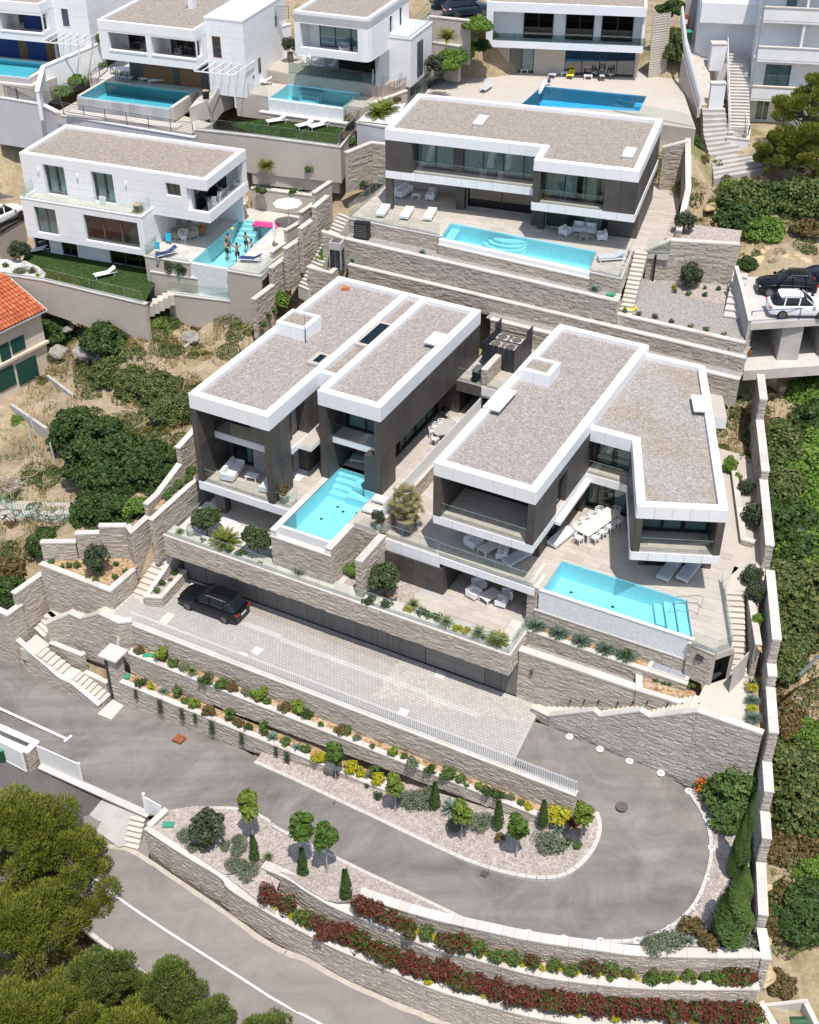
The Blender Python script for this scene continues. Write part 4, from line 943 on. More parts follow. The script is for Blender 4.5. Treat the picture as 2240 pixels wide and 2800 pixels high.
# ---- villa with the long pool (right)
E_=7.2;RB=14.4;FB=13.45;BT=10.42;BB=9.85
FW=Frame(FA.w(18.09,-1.74),radians(-4.8)) # its splayed right wing
vB=TA('villa','dark stone villa with splayed right wing and long pool, right of the pair','villa',FA,E_,x=9,y=4)
FR_(vB,5.96,12.62,-4.04,15.7,FB,RB,'roofgravel')
chimney(FA,'square white vent box on the back of the right villa roof',6.35,8.5,7.57,9.55,RB-.3,15.05)
RH(FA,'flat white roof cover at the left edge of the right villa roof',5.98,7.15,2.8,5.6,RB-.02,.12)
w=MB();w.box(5.96,6.42,-4.02,15.65,BT,FB);WH(w,(12.62,-4.02),(12.62,4.75),BT,FB,.42,[(3.65,5.2,BT,12.9)]);w.box(6.42,12.2,15.35,15.65,E_,FB);w.box(5.98,6.4,-.3,15.6,E_,BB);w.box(12.2,12.6,4.75,15.65,E_,FB)
w.bd('side_wall','dark',vB)
CD(vB,(5.96,15.65),(5.96,-4.02),BT,FB,1.5,'dark');CD(vB,(12.62,-4.02),(12.62,4.75),BT,FB,1.45,'dark',holes=[(3.65,5.2,BT,12.9)]);CD(vB,(5.96,-4.02),(6.42,-4.02),BT,FB,2,'dark');CD(vB,(12.2,-4.02),(12.62,-4.02),BT,FB,2,'dark')
CD(vB,(6.42,-4),(6.42,-.5),BT,FB,1.2,'dark');CD(vB,(12.2,-.5),(12.2,-4),BT,FB,1.2,'dark');CD(vB,(5.98,15.6),(5.98,-.3),E_,BB,1.5,'dark')
slab(vB,'first_floor',5.96,12.62,-4,15.6,BB,BT-.03,'white','deck')
CD(vB,(5.96,-4),(12.62,-4),BB-.02,BT+.02,1.45,'white','fascia_panel',t=.06);CD(vB,(12.62,-4),(12.62,15.6),BB-.02,BT,1.45,'white','fascia_panel',t=.05);CD(vB,(5.96,15.6),(5.96,-4),BB-.02,BT,1.45,'white','fascia_panel',t=.05)
DF(vB,FA,[[(6.45,-3.95),(12.17,-3.95),(12.17,-.5),(6.45,-.5)]],BT+.03,60)
bw=MB();WH(bw,(6.42,-.5),(12.2,-.5),BT,FB,.2,[(.15,5.6,BT+.05,12.95)]);bw.bd('loggia_wall','dark',vB)
WN(vB,(6.42,-.5),(12.2,-.5),.15,5.6,BT+.05,12.95,5,cu=((0,.2),(.4,.6)),pane='pdk')
bw=MB();bw.box(12,12.15,-.37,1.18,BT,12.9);bw.bd('recess_wall','dark',vB);WN(vB,(12.35,-.4),(12.35,1.15),.03,1.5,BT+.03,12.88,1,rec=.02,cu=(),room=0)
# ground floor: dark recessed walls and glazing
bw=MB();WH(bw,(6.4,-.35),(11.95,-.35),E_,BB,.2,[(.3,5.2,E_+.03,9.6)]);WH(bw,(11.95,-.35),(11.95,5.6),E_,BB,.2,[(.6,5.4,E_+.03,9.6)]);bw.box(11.45,12,-1.05,-.37,E_,BB);bw.bd('ground_wall','dark',vB)
WN(vB,(6.4,-.35),(11.95,-.35),.3,5.2,E_+.03,9.6,4,cu=((.05,.2),));WN(vB,(11.95,-.35),(11.95,5.6),.6,5.4,E_+.03,9.6,4,cu=((.3,.5),))
# notch between the blocks: two floors of glass with a balcony
bw=MB();WH(bw,(11.95,5.6),(15.5,5.6),E_,BB,.2,[(.25,3.45,E_+.03,9.65)]);WH(bw,(12.62,5.9),(15.4,5.9),BT,FB,.2,[(.15,2.6,BT+.04,12.9)]);bw.bd('notch_wall','dark',vB)
WN(vB,(11.95,5.6),(15.5,5.6),.25,3.45,E_+.03,9.65,3,cu=((0,.25),(.7,.95)));WN(vB,(12.62,5.9),(15.4,5.9),.15,2.6,BT+.04,12.9,2,cu=((.05,.4),(.6,.95)))
slab(vB,'balcony_slab',12.66,15.45,4.65,5.9,BB,BT,'white','deck');CD(vB,(12.66,4.65),(15.5,4.65),BB-.02,BT+.01,1.4,'white','fascia_panel',t=.05)
bx(vB,'ledge',M['white'],12.66,13,-.4,4.62,9.62,9.85)
# the wing
vW=TA('villa_wing','','villa wing',FW,E_,x=2.6,y=5);tag(vW,'splayed white-rimmed wing of the right dark villa with its glazed balcony above two loungers','villa wing')
RW_,FWZ=13.8,12.9
flatout=[(0,0),(5.19,0),(5.53,16.7),(.45,16.7)]
def wl(x,y):return FW.l(FA.w(x,y,0))
q1,q2,q3=wl(12.66,4.75),wl(12.66,15.7),wl(15.46,4.75)
outl=[(0,0),(5.19,0),(5.53,16.7),(q2.x,q2.y),(q1.x,q1.y),(q3.x,q3.y)]
g=MB();g.prism(outl,RW_-.36,RW_-.3);g.bd('roof_gravel','roofgravelpatch',vW);g=MB();g.prism([(x*.998,y*.998)for x,y in outl],FWZ+.15,RW_-.37);g.bd('roof_slab','white',vW)
def ring(par,pts,w,z0,z1,mats='white',closed=False):
 P=[V3((x,y,0))for x,y in pts];I=offs(P,-w)
 for i in rg(len(P)-1):
  m=MB();m.hexa([(v.x,v.y,z0)for v in(P[i],P[i+1],I[i+1],I[i])],[(v.x,v.y,z1)for v in(P[i],P[i+1],I[i+1],I[i])]);m.bd('parapet',M[mats],par)
ring(vW,[(q1.x,q1.y),(q3.x,q3.y),(0,0),(5.19,0),(5.53,16.7),(q2.x,q2.y)],.48,FWZ,RW_)
for a,b in(((q1.x,q1.y),(q3.x,q3.y)),((q3.x,q3.y),(0,0)),((0,0),(5.19,0)),((5.19,0),(5.53,16.7))):CD(vW,a,b,FWZ-.02,RW_-.015,1.05,'white','fascia_panel',t=.03)
w=MB();w.hexa([(q3.x,q3.y,BT),(.02,.02,BT),(.42,.02,BT),(q3.x+.42,q3.y,BT)],[(q3.x,q3.y,FWZ),(.02,.02,FWZ),(.42,.02,FWZ),(q3.x+.42,q3.y,FWZ)]);w.box(4.75,5.17,.02,16.6,BT,FWZ);w.box(4.95,5.35,2.75,16.6,E_,BB);w.box(.9,1.25,2.8,6.5,E_,BB);w.bd('side_wall','dark',vW)
CD(vW,(q3.x,q3.y),(0,0),BT,FWZ,1.4,'dark');CD(vW,(5.17,.02),(5.3,16.6),BT,FWZ,1.4,'dark');CD(vW,(0,0),(.42,0),BT,FWZ,2,'dark');CD(vW,(4.75,0),(5.17,0),BT,FWZ,2,'dark');CD(vW,(.42,0),(.42,2.1),BT,FWZ,1.2,'dark');CD(vW,(4.75,2.1),(4.75,0),BT,FWZ,1.2,'dark');CD(vW,(5.35,2.75),(5.35,16.6),E_,BB,1.5,'dark')
mk1(vW,'prism','first_floor','white',[(-.02,-.02),(5.2,-.02),(5.35,16.5),(q3.x,q3.y)],BB,BT-.03)
CD(vW,(-.05,-.05),(5.24,-.05),BB-.02,BT+.02,1.05,'white','fascia_panel',t=.05);CD(vW,(q3.x,q3.y),(-.05,-.05),BB-.02,BT,1.05,'white','fascia_panel',t=.04)
DF(vW,FW,[[(.42,.02),(4.75,.02),(4.75,2.1),(.42,2.1)]],BT+.03,40)
bw=MB();WH(bw,(.42,2.1),(4.75,2.1),BT,FWZ,.2,[(.08,4.25,BT+.05,12.6)]);WH(bw,(.95,2.78),(4.95,2.78),E_,BB,.2,[(.2,2.2,E_+.02,9.5),(2.5,3.8,E_+.02,9.5)]);bw.bd('loggia_wall','dark',vW)
WN(vW,(.42,2.1),(4.75,2.1),.08,4.25,BT+.05,12.6,3,cu=((0,.33),(.36,.62),(.68,1)));WN(vW,(.95,2.78),(4.95,2.78),.2,2.2,E_+.02,9.5,2,cu=());WN(vW,(.95,2.78),(4.95,2.78),2.5,3.8,E_+.02,9.5,1,cu=())
hq,hr=wl(17.04,11.46),wl(17.8,9.61);RH(FW,'flat white roof cover at the right edge of the splayed wing roof',hq.x,5.4,hr.y,hq.y,RW_-.02,.1)
# deck of the right villa round its pool
m=MB();m.sheet([tuple(FA.w(x,y,7.12))for x,y in((19.5,16.5),(21.2,16.5),(25.4,3.2),(24.6,1.5),(22.9,1.5),(22,9))]);tag(m.bd('side_passage','deck'),kind='structure')
dB=TA('pool_deck','','deck',FA,E_-.4,x=12,y=0);tag(dB,'broad travertine deck around the long pool of the right dark villa','paved deck')
polyB=[(2.2,-3.75),(13.43,-3.95),(13.43,-.66),(21.6,-.66),(23.05,-4),(24.65,-4.49),(25.3,-3.55),(23,1.9),(23.5,3.8),(20.4,16.5),(2.2,16.5)]
b=MB();b.prism(polyB,E_-.5,E_-.03);b.bd('deck_slab','deck',dB)
tiles(dB,FA,polyB,E_-.03,1.18,.59,'deck','paving_slab',t=.03,gap=.01,iv=260,skip=lambda x,y:y>5.5 or(6.3<x<11.7 and y>-.2))
CD(dB,(2.17,-3.78),(6.4,-3.86),6.25,E_-.01,1.4,'white','fascia_panel',t=.06);CD(dB,(6.4,-3.86),(13,-4),6.62,E_-.01,1.4,'white','fascia_panel',t=.06)
pb=pool('long turquoise infinity pool in front of the right dark villa',FA,[(13.47,-.7),(21.58,-.7),(22.98,-3.86),(13.47,-3.86)],E_-.02,1.3,'water','mosaicblue',(17,-2),steps=[([(21.56,-.72),(22.97,-3.84),(22.25,-3.84),(20.85,-.72)],.28),([(20.84,-.72),(22.24,-3.84),(21.6,-3.84),(20.2,-.72)],.6),([(20.19,-.72),(21,-2.5),(20.4,-2.5),(19.6,-.72)],.95)],drains=[(17.3,-2.7),(17.4,-1.9),(14.6,-1.8),(20.6,-2.6)])
w=MB();w.box(13.3,23.1,-4.02,-3.86,5.5,E_-.015);w.bd('overflow_wall','mosaic',pb)
w=MB();w.box(13.3,23.1,-4.06,-3.84,E_-.015,E_+.05);w.bd('overflow_edge','wp',pb)
w=MB();w.box(13.3,23,-3.84,-.72,5.4,5.84);w.bd('pool_shell','conc',pb)
# undercroft of the right villa
w=MB();w.box(2.4,6.7,-3.95,-3.75,G-.1,6.3);w.box(6.5,6.7,-3.75,1,G-.1,6.62);w.box(6.7,12.9,.9,1.1,G-.1,6.62);w.box(12.45,12.75,-3.2,1,G-.1,6.62);uw=w.bd('undercroft_wall','dark',dB)
CD(dB,(2.4,-3.95),(6.7,-3.95),G,6.3,1.15,'dark');CD(dB,(6.7,-3.95),(6.7,.9),G,6.62,1.6,'dark')
t=TA('garden_terrace','','terrace',FA,G-.3,x=9,y=-4);tag(t,'sunken pale terrace with white lounge chairs under the right villa deck','terrace')
b=MB();b.prism([(-12.6,-7.3),(13,-7.3),(13,1),(-12.6,1)],G-.9,G-.03);b.bd('roof_deck','conc',t)
tiles(t,FA,[(5.1,-6.75),(5.1,-4),(6.75,-4),(6.75,.9),(12.4,.9),(12.4,-6.2),(9.4,-6.05)],G-.03,1.18,.59,'deck','paving_slab',t=.045,gap=.01,iv=110)
# patio bridge at the back between the villas, with the condensers
pt=TA('patio','','patio',FA,9.6,x=2,y=12);tag(pt,'raised back patio bridging the gap between the two dark villas','patio')
slab(pt,'patio_slab',-.02+.05,5.9,11.4,19,9.55,10.38,'conc');CD(pt,(.05,11.4),(2,11.4),9.53,10.4,2,'dark');CD(pt,(2,11.4),(5.9,11.4),9.7,10.4,2,'white','fascia_panel')
tiles(pt,FA,[(.1,11.45),(5.9,11.45),(5.9,17.5),(.1,17.5)],10.37,1.18,.59,'deck','paving_slab',t=.04,gap=.01,iv=60)
w=MB();w.box(.05,5.9,14.4,14.6,D-.1,9.55);w.box(1.85,2.05,11.6,14.4,D-.1,9.55);w.bd('back_wall','dark',pt)
slab(pt,'lower_floor',.02,5.9,11.4,14.4,D-.5,D-.02,'conc','deck')
# -- villa above the pair
ZC,RC,FCZ,CT,CB_=16,22.53,21.7,19.2,18.6
vC=TA('villa','long dark stone villa with angled pool and two white roof hatches, above the pair','villa',FC,ZC,x=10,y=4)
gp=[(.5,.5),(12.98,.5),(12.98,-2.2),(19.75,-2.2),(19.75,8.25),(.5,8.25)]
mk1(vC,'prism','roof_gravel','rgb',gp,RC-.34,RC-.28);mk1(vC,'prism','roof_slab','white',[(.5,.5),(12.98,.5),(12.98,-2.2),(19.75,-2.2),(19.75,8.25),(.5,8.25)],FCZ+.1,RC-.35)
CO=[(0,8.75),(0,0),(12.5,0),(12.5,-2.72),(20.26,-2.72),(20.26,8.75)]
def ringl(par,pts,w,z0,z1,mt='white'):
 P=[V3((x,y,0))for x,y in pts];n=len(P);I=[]
 for i in rg(n):
  a,b,c=P[i-1],P[i],P[(i+1)%n];e1=(b-a).normalized();e2=(c-b).normalized();n1=V3((-e1.y,e1.x,0));n2=V3((-e2.y,e2.x,0));k=(n1+n2);k=k/k.length_squared*2;I.append(b+k*w)
 for i in rg(n):
  j=(i+1)%n;m=MB();m.hexa([(v.x,v.y,z0)for v in(P[i],P[j],I[j],I[i])],[(v.x,v.y,z1)for v in(P[i],P[j],I[j],I[i])]);m.bd('parapet',M[mt],par)
ringl(vC,CO,.48,FCZ,RC)
for a,b in zip(CO,CO[1:]):CD(vC,a,b,FCZ-.02,RC-.015,1.2,'white','fascia_panel',t=.03)
RH(FC,'narrow white roof hatch near the middle of the upper dark villa roof',6.15,6.95,3.3,5.4,RC-.3);RH(FC,'short white roof hatch near the right end of the upper dark villa roof',18.5,19.35,0,1.95,RC-.3)
w=MB();w.box(0,2.15,.02,.5,CT,FCZ);w.box(0,.4,.5,8.7,CT,FCZ);w.box(5.25,6,1.3,1.7,CT,FCZ);w.box(17.9,20.2,-2.7,-2.3,CT,FCZ);w.box(12.52,13.05,-2.7,-1.4,CT,FCZ);w.box(19.85,20.22,-2.3,8.7,CT,FCZ);w.box(.4,19.85,8.3,8.7,ZC,FCZ)
w.box(0,.6,.02,.35,ZC,CB_);w.box(5.4,6.1,1.6,2.3,ZC,CB_);w.box(12.5,13,-.2,.3,ZC,CB_);w.box(17.95,20.2,.25,.6,ZC,CB_);w.box(19.9,20.2,.6,8.3,ZC,CB_);w.box(11.9,12.5,.3,2.6,ZC,CB_);w.bd('side_wall','dark',vC)
CD(vC,(0,.02),(2.15,.02),CT,FCZ,1.1,'dark');CD(vC,(17.9,-2.7),(20.22,-2.7),CT,FCZ,1.1,'dark');CD(vC,(20.22,-2.7),(20.22,8.7),CT,FCZ,1.3,'dark');CD(vC,(17.95,.25),(20.2,.25),ZC,CB_,1.1,'dark');CD(vC,(20.2,.25),(20.2,8.3),ZC,CB_,1.3,'dark');CD(vC,(2.15,.1),(2.15,1.3),CT,FCZ,1.2,'dark');CD(vC,(13.05,-1.4),(13.05,-2.6),CT,FCZ,1.2,'dark')
slab(vC,'first_floor',0,20.2,.05,8.6,CB_,CT-.03,'white','deck');slab(vC,'first_floor',12.5,20.2,-2.68,.05,CB_,CT-.03,'white','deck')
for a,b in(((0,.03),(12.5,.03)),((12.5,0),(12.5,-2.68)),((12.5,-2.68),(20.26,-2.68)),((20.26,-2.68),(20.26,8.7))):CD(vC,a,b,CB_-.02,CT+.02,1.2,'white','fascia_panel',t=.05)
bw=MB();WH(bw,(2.15,1.32),(12.5,1.32),CT,FCZ,.2,[(.05,3.1,CT+.03,21.6),(3.85,10.3,CT+.03,21.6)]);WH(bw,(13.05,-1.5),(17.9,-1.5),CT,FCZ,.2,[(.05,4.8,CT+.03,21.6)]);bw.bd('loggia_wall','dark',vC)
WN(vC,(2.15,1.32),(12.5,1.32),.05,3.1,CT+.03,21.6,2,cu=((0,1),));WN(vC,(2.15,1.32),(12.5,1.32),3.85,10.3,CT+.03,21.6,4,cu=((0,1),));WN(vC,(13.05,-1.5),(17.9,-1.5),.05,4.8,CT+.03,21.6,3,cu=((0,.52),(.62,.85),(.92,1)))
bw=MB();bw.box(.4,5.9,4.6,4.8,ZC,CB_);WH(bw,(6.1,2.3),(11.9,2.3),ZC,CB_,.2,[(.05,5.75,ZC+.03,CB_-.1)]);WH(bw,(13,.55),(17.95,.55),ZC,CB_,.2,[(.05,4.9,ZC+.03,CB_-.1)]);bw.bd('ground_wall','render',vC)
WN(vC,(6.1,2.3),(11.9,2.3),.05,5.75,ZC+.03,CB_-.1,2,cu=((.04,.38),),pane='pdk');WN(vC,(13,.55),(17.95,.55),.05,4.9,ZC+.03,CB_-.1,2,cu=((.62,.9),))
dC=TA('pool_deck','','deck',FC,ZC-1.4,x=8,y=-3);tag(dC,'pale stone terrace with three white loungers beside the angled pool','paved deck')
pC=[(-2.3,-2.55),(5.75,-3.7),(5.75,-1.05),(17.75,-2.85),(17.85,-6.3),(20.3,-6.75),(20.3,-1.8),(23,-1.5),(22.3,11.5),(-1.2,11.5)]
b=MB();b.prism(pC,ZC-.6,ZC-.03);b.bd('deck_slab','deck',dC);tiles(dC,FC,pC,ZC-.03,1.18,.59,'deck','paving_slab',t=.03,gap=.012,iv=150,skip=lambda x,y:y>4.5 and x<20.3)
pool('angled turquoise pool with curved steps in front of the upper dark villa',FC,[(5.8,-1.15),(17.72,-2.9),(17.8,-6.2),(5.85,-4.05)],ZC-.02,1.3,'water','mosaicblue',(11,-3),drains=[(9.5,-3.6),(12.5,-3.2),(15.3,-4.6),(8.2,-2.6)],steps=[([(5.85,-1.2),(6.6,-1.3),(6.6,-4.1),(5.9,-3.98)],.4)]+[([(11.4-.1*k,-2-.02*k)]+[(10.6+0*k+(1.1+.42*k)*cos(a),-2-.03*k+(.9+.3*k)*sin(a)*.8-.15)for a in(pi*1.02,pi*1.2,pi*1.4,pi*1.6,pi*1.75)]+[(12.2,-2.15)],.25+.22*k)for k in rg(4)])
wall('low stone front wall below the glass of the upper dark villa terrace',[FC.w(-2.3,-2.6,ZC-.02),FC.w(5.7,-3.72,ZC-.02)],[14.6]*2,.3,.1,iv=0,name='terrace_wall',ends='')
wall('stone front wall of the angled pool with a shaded lower ledge',[FC.w(5.7,-4.3,ZC-.45),FC.w(17.9,-6.62,ZC-.45)],[14.5]*2,.35,.1,iv=0,name='pool_wall',ends='se')
wall('stone wall below the single lounger beside the outdoor steps',[FC.w(17.9,-6.4,ZC-.02),FC.w(20.3,-6.8,ZC-.02),FC.w(20.3,-1.8,ZC-.02)],[14.4]*3,.3,.1,iv=0,name='terrace_wall')
m=MB();m.hexa([FC.w(5.7,-4.2,15.2),FC.w(17.9,-6.5,15.2),FC.w(17.9,-6.2,15.2),FC.w(5.7,-4.05,15.2)],[FC.w(5.7,-4.2,ZC-.1),FC.w(17.9,-6.5,ZC-.1),FC.w(17.9,-6.18,ZC-.04),FC.w(5.7,-4.02,ZC-.04)]);o=m.bd('overflow_edge','wp');tag(o,'white overflow edge along the front of the angled pool','pool edge')
GR('glass balustrade round the left corner of the upper dark villa terrace',[FC.w(-1.3,6.5,ZC),FC.w(-2.25,-2.5,ZC),FC.w(5.6,-3.65,ZC)],1);GR('glass balustrade round the single lounger by the upper villa steps',[FC.w(17.95,-6.3,ZC),FC.w(20.25,-6.7,ZC),FC.w(20.25,-2,ZC)],1)
GR('glass balustrade along the upper dark villa long balcony',[FC.w(2.2,.15,CT),FC.w(12.4,.15,CT)],.95);GR('glass balustrade of the upper dark villa right balcony',[FC.w(13.1,-2.55,CT),FC.w(17.9,-2.55,CT)],.95);GR('short glass screen at the end of the side walkway above the stone wall',[FC.w(21.3,-1.75,ZC),FC.w(23,-1.5,ZC),FC.w(23.3,3,ZC)],1)
ST('pale outdoor steps down from the upper dark villa terrace to the gravel yard',FC,(20.5,-8.2),(20.5,-1.8),.95,13.3,ZC,16,wside=-1)
# -- white house with the swimmers
ZL,ZT,HB,HP,HR=10.4,12.6,12.4,15.86,18.92
vH=TA('white_house','white panelled house with swimmers in its pool and a brown gravel roof','house',FH,ZL,x=6,y=4)
FR_(vH,-.7,16.45,1.78,8.85,18.2,HR,'rgb',.42,'',.22)
def W2(F,f,Y,*q):return rect(F,f,*q,Y)
U1=W2(FH,'5',1.78,195,303,375,498);U2=W2(FH,'5',1.78,540,355,720,555);U3=W2(FH,'5',1.78,1075,435,1190,548)
o0=-.7;hol=[(U1[0]-o0,U1[1]-o0,15.62,U1[3]),(U2[0]-o0,U2[1]-o0,15.62,U2[3]),(U3[0]-o0,U3[1]-o0,U3[2],U3[3]),(15.3,17.15,16.15,18)]
w=MB();WH(w,(o0,1.8),(16.45,1.8),15.3,18.2,.3,hol);w.box(-.7,-.4,2.1,8.8,12.4,18.2);w.box(15.9,16.43,8.2,8.82,15.3,18.2);w.box(16.15,16.43,2.1,8.2,15.3,16.15);w.box(-.4,15.9,8.5,8.82,HB,18.2);w.box(14.6,14.8,2.1,8.5,15.3,18.2);w.bd('upper_wall','white',vH)
CD(vH,(o0,1.8),(16.45,1.8),15.3,18.9,1.35,'white','wall_panel',t=.03,rows=3,holes=hol);CD(vH,(16.45,1.8),(16.45,8.85),15.3,16.15,1.35,'white','wall_panel',t=.03);CD(vH,(16.45,1.8),(16.45,8.85),18.1,18.9,2.3,'white','wall_panel',t=.03)
for h in hol[:2]:WN(vH,(o0,1.8),(16.45,1.8),*h,2,rec=.3,frame='frameg',cu=((.1,.45),(.6,1)),fw=.08)
WN(vH,(o0,1.8),(16.45,1.8),*hol[2],2,rec=.2,frame='frameg',cu=(),blind=.9,fw=.08)  # blind here is a painted reflection filling most of the window
slab(vH,'upper_floor',-.4,16.15,2.1,8.5,15.3,15.6,'white','pcon')
WN(vH,(14.9,2.3),(14.9,8.3),.3,5.6,15.65,18,3,rec=-.05,frame='frame',cu=((.1,.4),),room=0,pane='pdk')
# lower body
L1=W2(FH,'5',0,135,612,320,824);L2=W2(FH,'5',0,487,668,900,918);hl=[(L1[0],L1[1],L1[2],L1[3]),(L2[0],L2[1],L2[2],L2[3])]
w=MB();WH(w,(0,0),(11.3,0),HB,HP-.1,.3,hl);w.box(11,11.3,.3,8.5,HB,HP-.1);w.box(0,.3,.3,8.5,HB,HP-.1);w.box(.3,11,.3,8.4,HB,HB+.25);w.bd('lower_wall','white',vH)
CD(vH,(0,0),(11.3,0),HB,HP-.12,1.35,'white','wall_panel',t=.03,rows=3,holes=hl);CD(vH,(11.3,0),(11.3,8),HB,HP-.12,1.35,'white','wall_panel',t=.03,rows=3)
WN(vH,(0,0),(11.3,0),*hl[0],2,rec=.22,frame='frameg',cu=((0,1),),fw=.09);WN(vH,(0,0),(11.3,0),*hl[1],3,rec=.22,frame='frameg',cu=(),blind=.55,fw=.1)  # blind on the wide window is a painted reflection in its upper part
m=MB();m.box(-.06,11.36,-.06,.3,HP-.1,HP);m.box(11,11.36,.3,2,HP-.1,HP);m.box(-.06,.3,.3,2,HP-.1,HP);m.bd('parapet_cap','wp',vH)
slab(vH,'balcony_floor',.3,11,.3,2.1,15.3,15.55,'pcon')
# recessed garden floor
w=MB();WH(w,(-.6,1.45),(11.2,1.45),ZL-.3,HB,.3,[(.1,1.55,ZL,HB-.1),(2.75,4.25,ZL,HB-.1),(7.4,11.6,ZL,HB-.1)]);w.bd('garden_wall','plaster',vH)
for a,b,n in((.1,1.55,1),(2.75,4.25,2),(7.4,11.6,3)):WN(vH,(-.6,1.45),(11.2,1.45),a,b,ZL+.02,HB-.1,n,frame='frameg',cu=(),pane='pdk')
for i,(x,y)in en(((168,350),(447,395),(795,450))):
 px,pz=fx(FH,'5',x,y,1.7);t=TA('wall_lamp',['white cylinder wall lamp left of the first upper window','white cylinder wall lamp between the two upper glazed doors','white cylinder wall lamp right of the second upper glazed door'][i]+' of the white house','wall lamp',FH,pz-.15,'wall lamps on the white house',px,1.72)
 mk1(t,'tube','shade','wp',[(px,1.66,pz-.14),(px,1.66,pz+.14)],.07,10);bx(t,'bracket',M['wp'],px-.05,px+.05,1.69,1.77,pz-.05,pz+.05)
GR('glass balustrade round the first floor balcony of the white house',[FH.w(.15,1.7,HP),FH.w(.15,.1,HP),FH.w(11.15,.1,HP),FH.w(11.15,1.7,HP)],.95);GR('glass balustrade on the right loggia of the white house',[FH.w(16.3,2,16.15),FH.w(16.3,8.1,16.15)],.7)
tH=TA('pool_terrace','','terrace',FH,ZL-2,x=15,y=3);tag(tH,'pale terrace round the swimmers, running under the white house','terrace')
pT=[(11.35,-.35),(15.3,-.15),(15.45,-.15),(15.45,8.9),(18.85,8.9),(18.85,-.1),(18.9,-.5),(21.8,-.3),(22.3,11.3),(11.35,11.3)]
b=MB();b.prism(pT,ZT-.5,ZT-.03);b.bd('deck_slab','pcon',tH);tiles(tH,FH,pT,ZT-.03,.9,.9,'coping','paving_slab',t=.03,gap=.01,iv=90)
for b in((11.35,15.4,-.4,-.15,ZL-2.5,ZT-.05),(18.9,21.8,-.55,-.3,ZL-2.5,ZT-.05),(11.35,11.55,-.15,2,ZL-1,ZT-.05)):bx(tH,'terrace_wall',M['render'],*b)
m=MB();m.box(11.3,15.45,-.45,-.1,ZT-.05,ZT+.04);m.box(18.85,21.85,-.6,-.25,ZT-.05,ZT+.04);m.bd('coping','coping',tH)
pool('rippling turquoise pool with swimmers beside the white house',FH,[(15.47,0),(18.83,-0),(18.83,8.85),(15.47,8.85)],ZT-.02,1.4,'waterrip','mosaicblue',(17,4),steps=[([(15.49,8.83),(17.3,8.83),(17.3,8.4-.4*k),(15.49,8.4-.4*k)],.2+.28*k)for k in rg(4)])
m=MB();m.hexa([FH.w(15.4,-.22,ZL-1),FH.w(18.9,-.22,ZL-1),FH.w(18.9,-.04,ZL-1),FH.w(15.4,-.04,ZL-1)],[FH.w(15.4,-.22,ZT-.04),FH.w(18.9,-.22,ZT-.04),FH.w(18.9,-.04,ZT-.04),FH.w(15.4,-.04,ZT-.04)]);tag(m.bd('overflow_wall','mosaic'),'pale infinity edge wall of the pool with swimmers','pool wall')
# lawn, white gravel bed and sun deck of the white house
def lawn(label,pts,seed,n):
 mb=MB();mb.sheet(pts);o=mb.bd('lawn_base','lawn');tag(o,kind='structure')
 r=random.Random(seed);poly=[(p.x,p.y)for p in pts];x0,x1=min(p[0]for p in poly),max(p[0]for p in poly);y0,y1=min(p[1]for p in poly),max(p[1]for p in poly);g=MB();z=pts[0].z;c=0
 while c<n:
  x,y=r.uniform(x0,x1),r.uniform(y0,y1);ins=False
  for i in rg(len(poly)):
   ax,ay=poly[i];bx,by=poly[(i+1)%len(poly)]
   if(ay>y)!=(by>y)and x<(bx-ax)*(y-ay)/(by-ay)+ax:ins=not ins
  if not ins:c+=.3;continue
  c+=1;a=r.uniform(0,6.3);h=r.uniform(.04,.085);w=.03;g.face([(x-w*cos(a),y-w*sin(a),z),(x+w*cos(a),y+w*sin(a),z),(x+.03*sin(a)+r.uniform(-.04,.04),y-.03*cos(a)+r.uniform(-.04,.04),z+h)])
 tag(g.bd('lawn','grassblade'),kind='stuff')
lawn('',[at('d',130,520,ZL),at('d',280,600,ZL),at('d',560,660,ZL),at('d',900,742,ZL),at('d',960,620,ZL),FH.w(11.4,1.5,ZL),FH.w(-1.5,1.5,ZL)],3,22000)
GS('white_gravel_bed',[at('d',-20,470,ZL+.03),at('d',150,480,ZL+.03),at('d',240,520,ZL+.03),at('d',285,560,ZL+.03),at('d',275,590,ZL+.03),at('d',0,562,ZL+.03)],'whitegravel')
wall('curved pale stone wall at the front of the white house lawn',[at('d',-40,558,ZL+.35),at('d',130,582,ZL+.35),at('d',280,605,ZL+.3),at('d',560,672,ZL+.3),at('d',900,752,ZL+.3)],[8.4,8.2,7.6,7.2,7],.35,.08,mt='render',name='garden_wall')
GR('glass balustrade on the curved wall in front of the white house lawn',[at('d',-20,556,ZL+.35),at('d',130,578,ZL+.35),at('d',280,600,ZL+.3),at('d',560,667,ZL+.3),at('d',890,745,ZL+.3)],.95,1.6)
SD=9.9
wall('pale stone wall below the white sun deck of the white house',[at('d',1040,685,SD),at('d',1530,745,SD),at('d',1625,650,SD)],[7,7.2,8],.3,.1,mt='render',name='garden_wall')
GS('sun_deck',[at('d',1050,680,SD+.02),at('d',1525,738,SD+.02),at('d',1615,648,SD+.02),at('d',1410,620,SD+.02),at('d',1180,585,SD+.02)],'plaster')
GR('glass balustrade round the white sun deck below the pool',[at('d',1045,680,SD),at('d',1525,740,SD),at('d',1620,650,SD)],1)
b0=FH.l(at('d',935,550,11.3));wall('planter wall with two olive bushes beside the white house lawn',[at('d',935,548,11.4),at('d',1180,585,11.4),at('d',1405,618,10.9)],[ZL-1.2,9,9],.25,.1,mt='render',name='planter_wall')
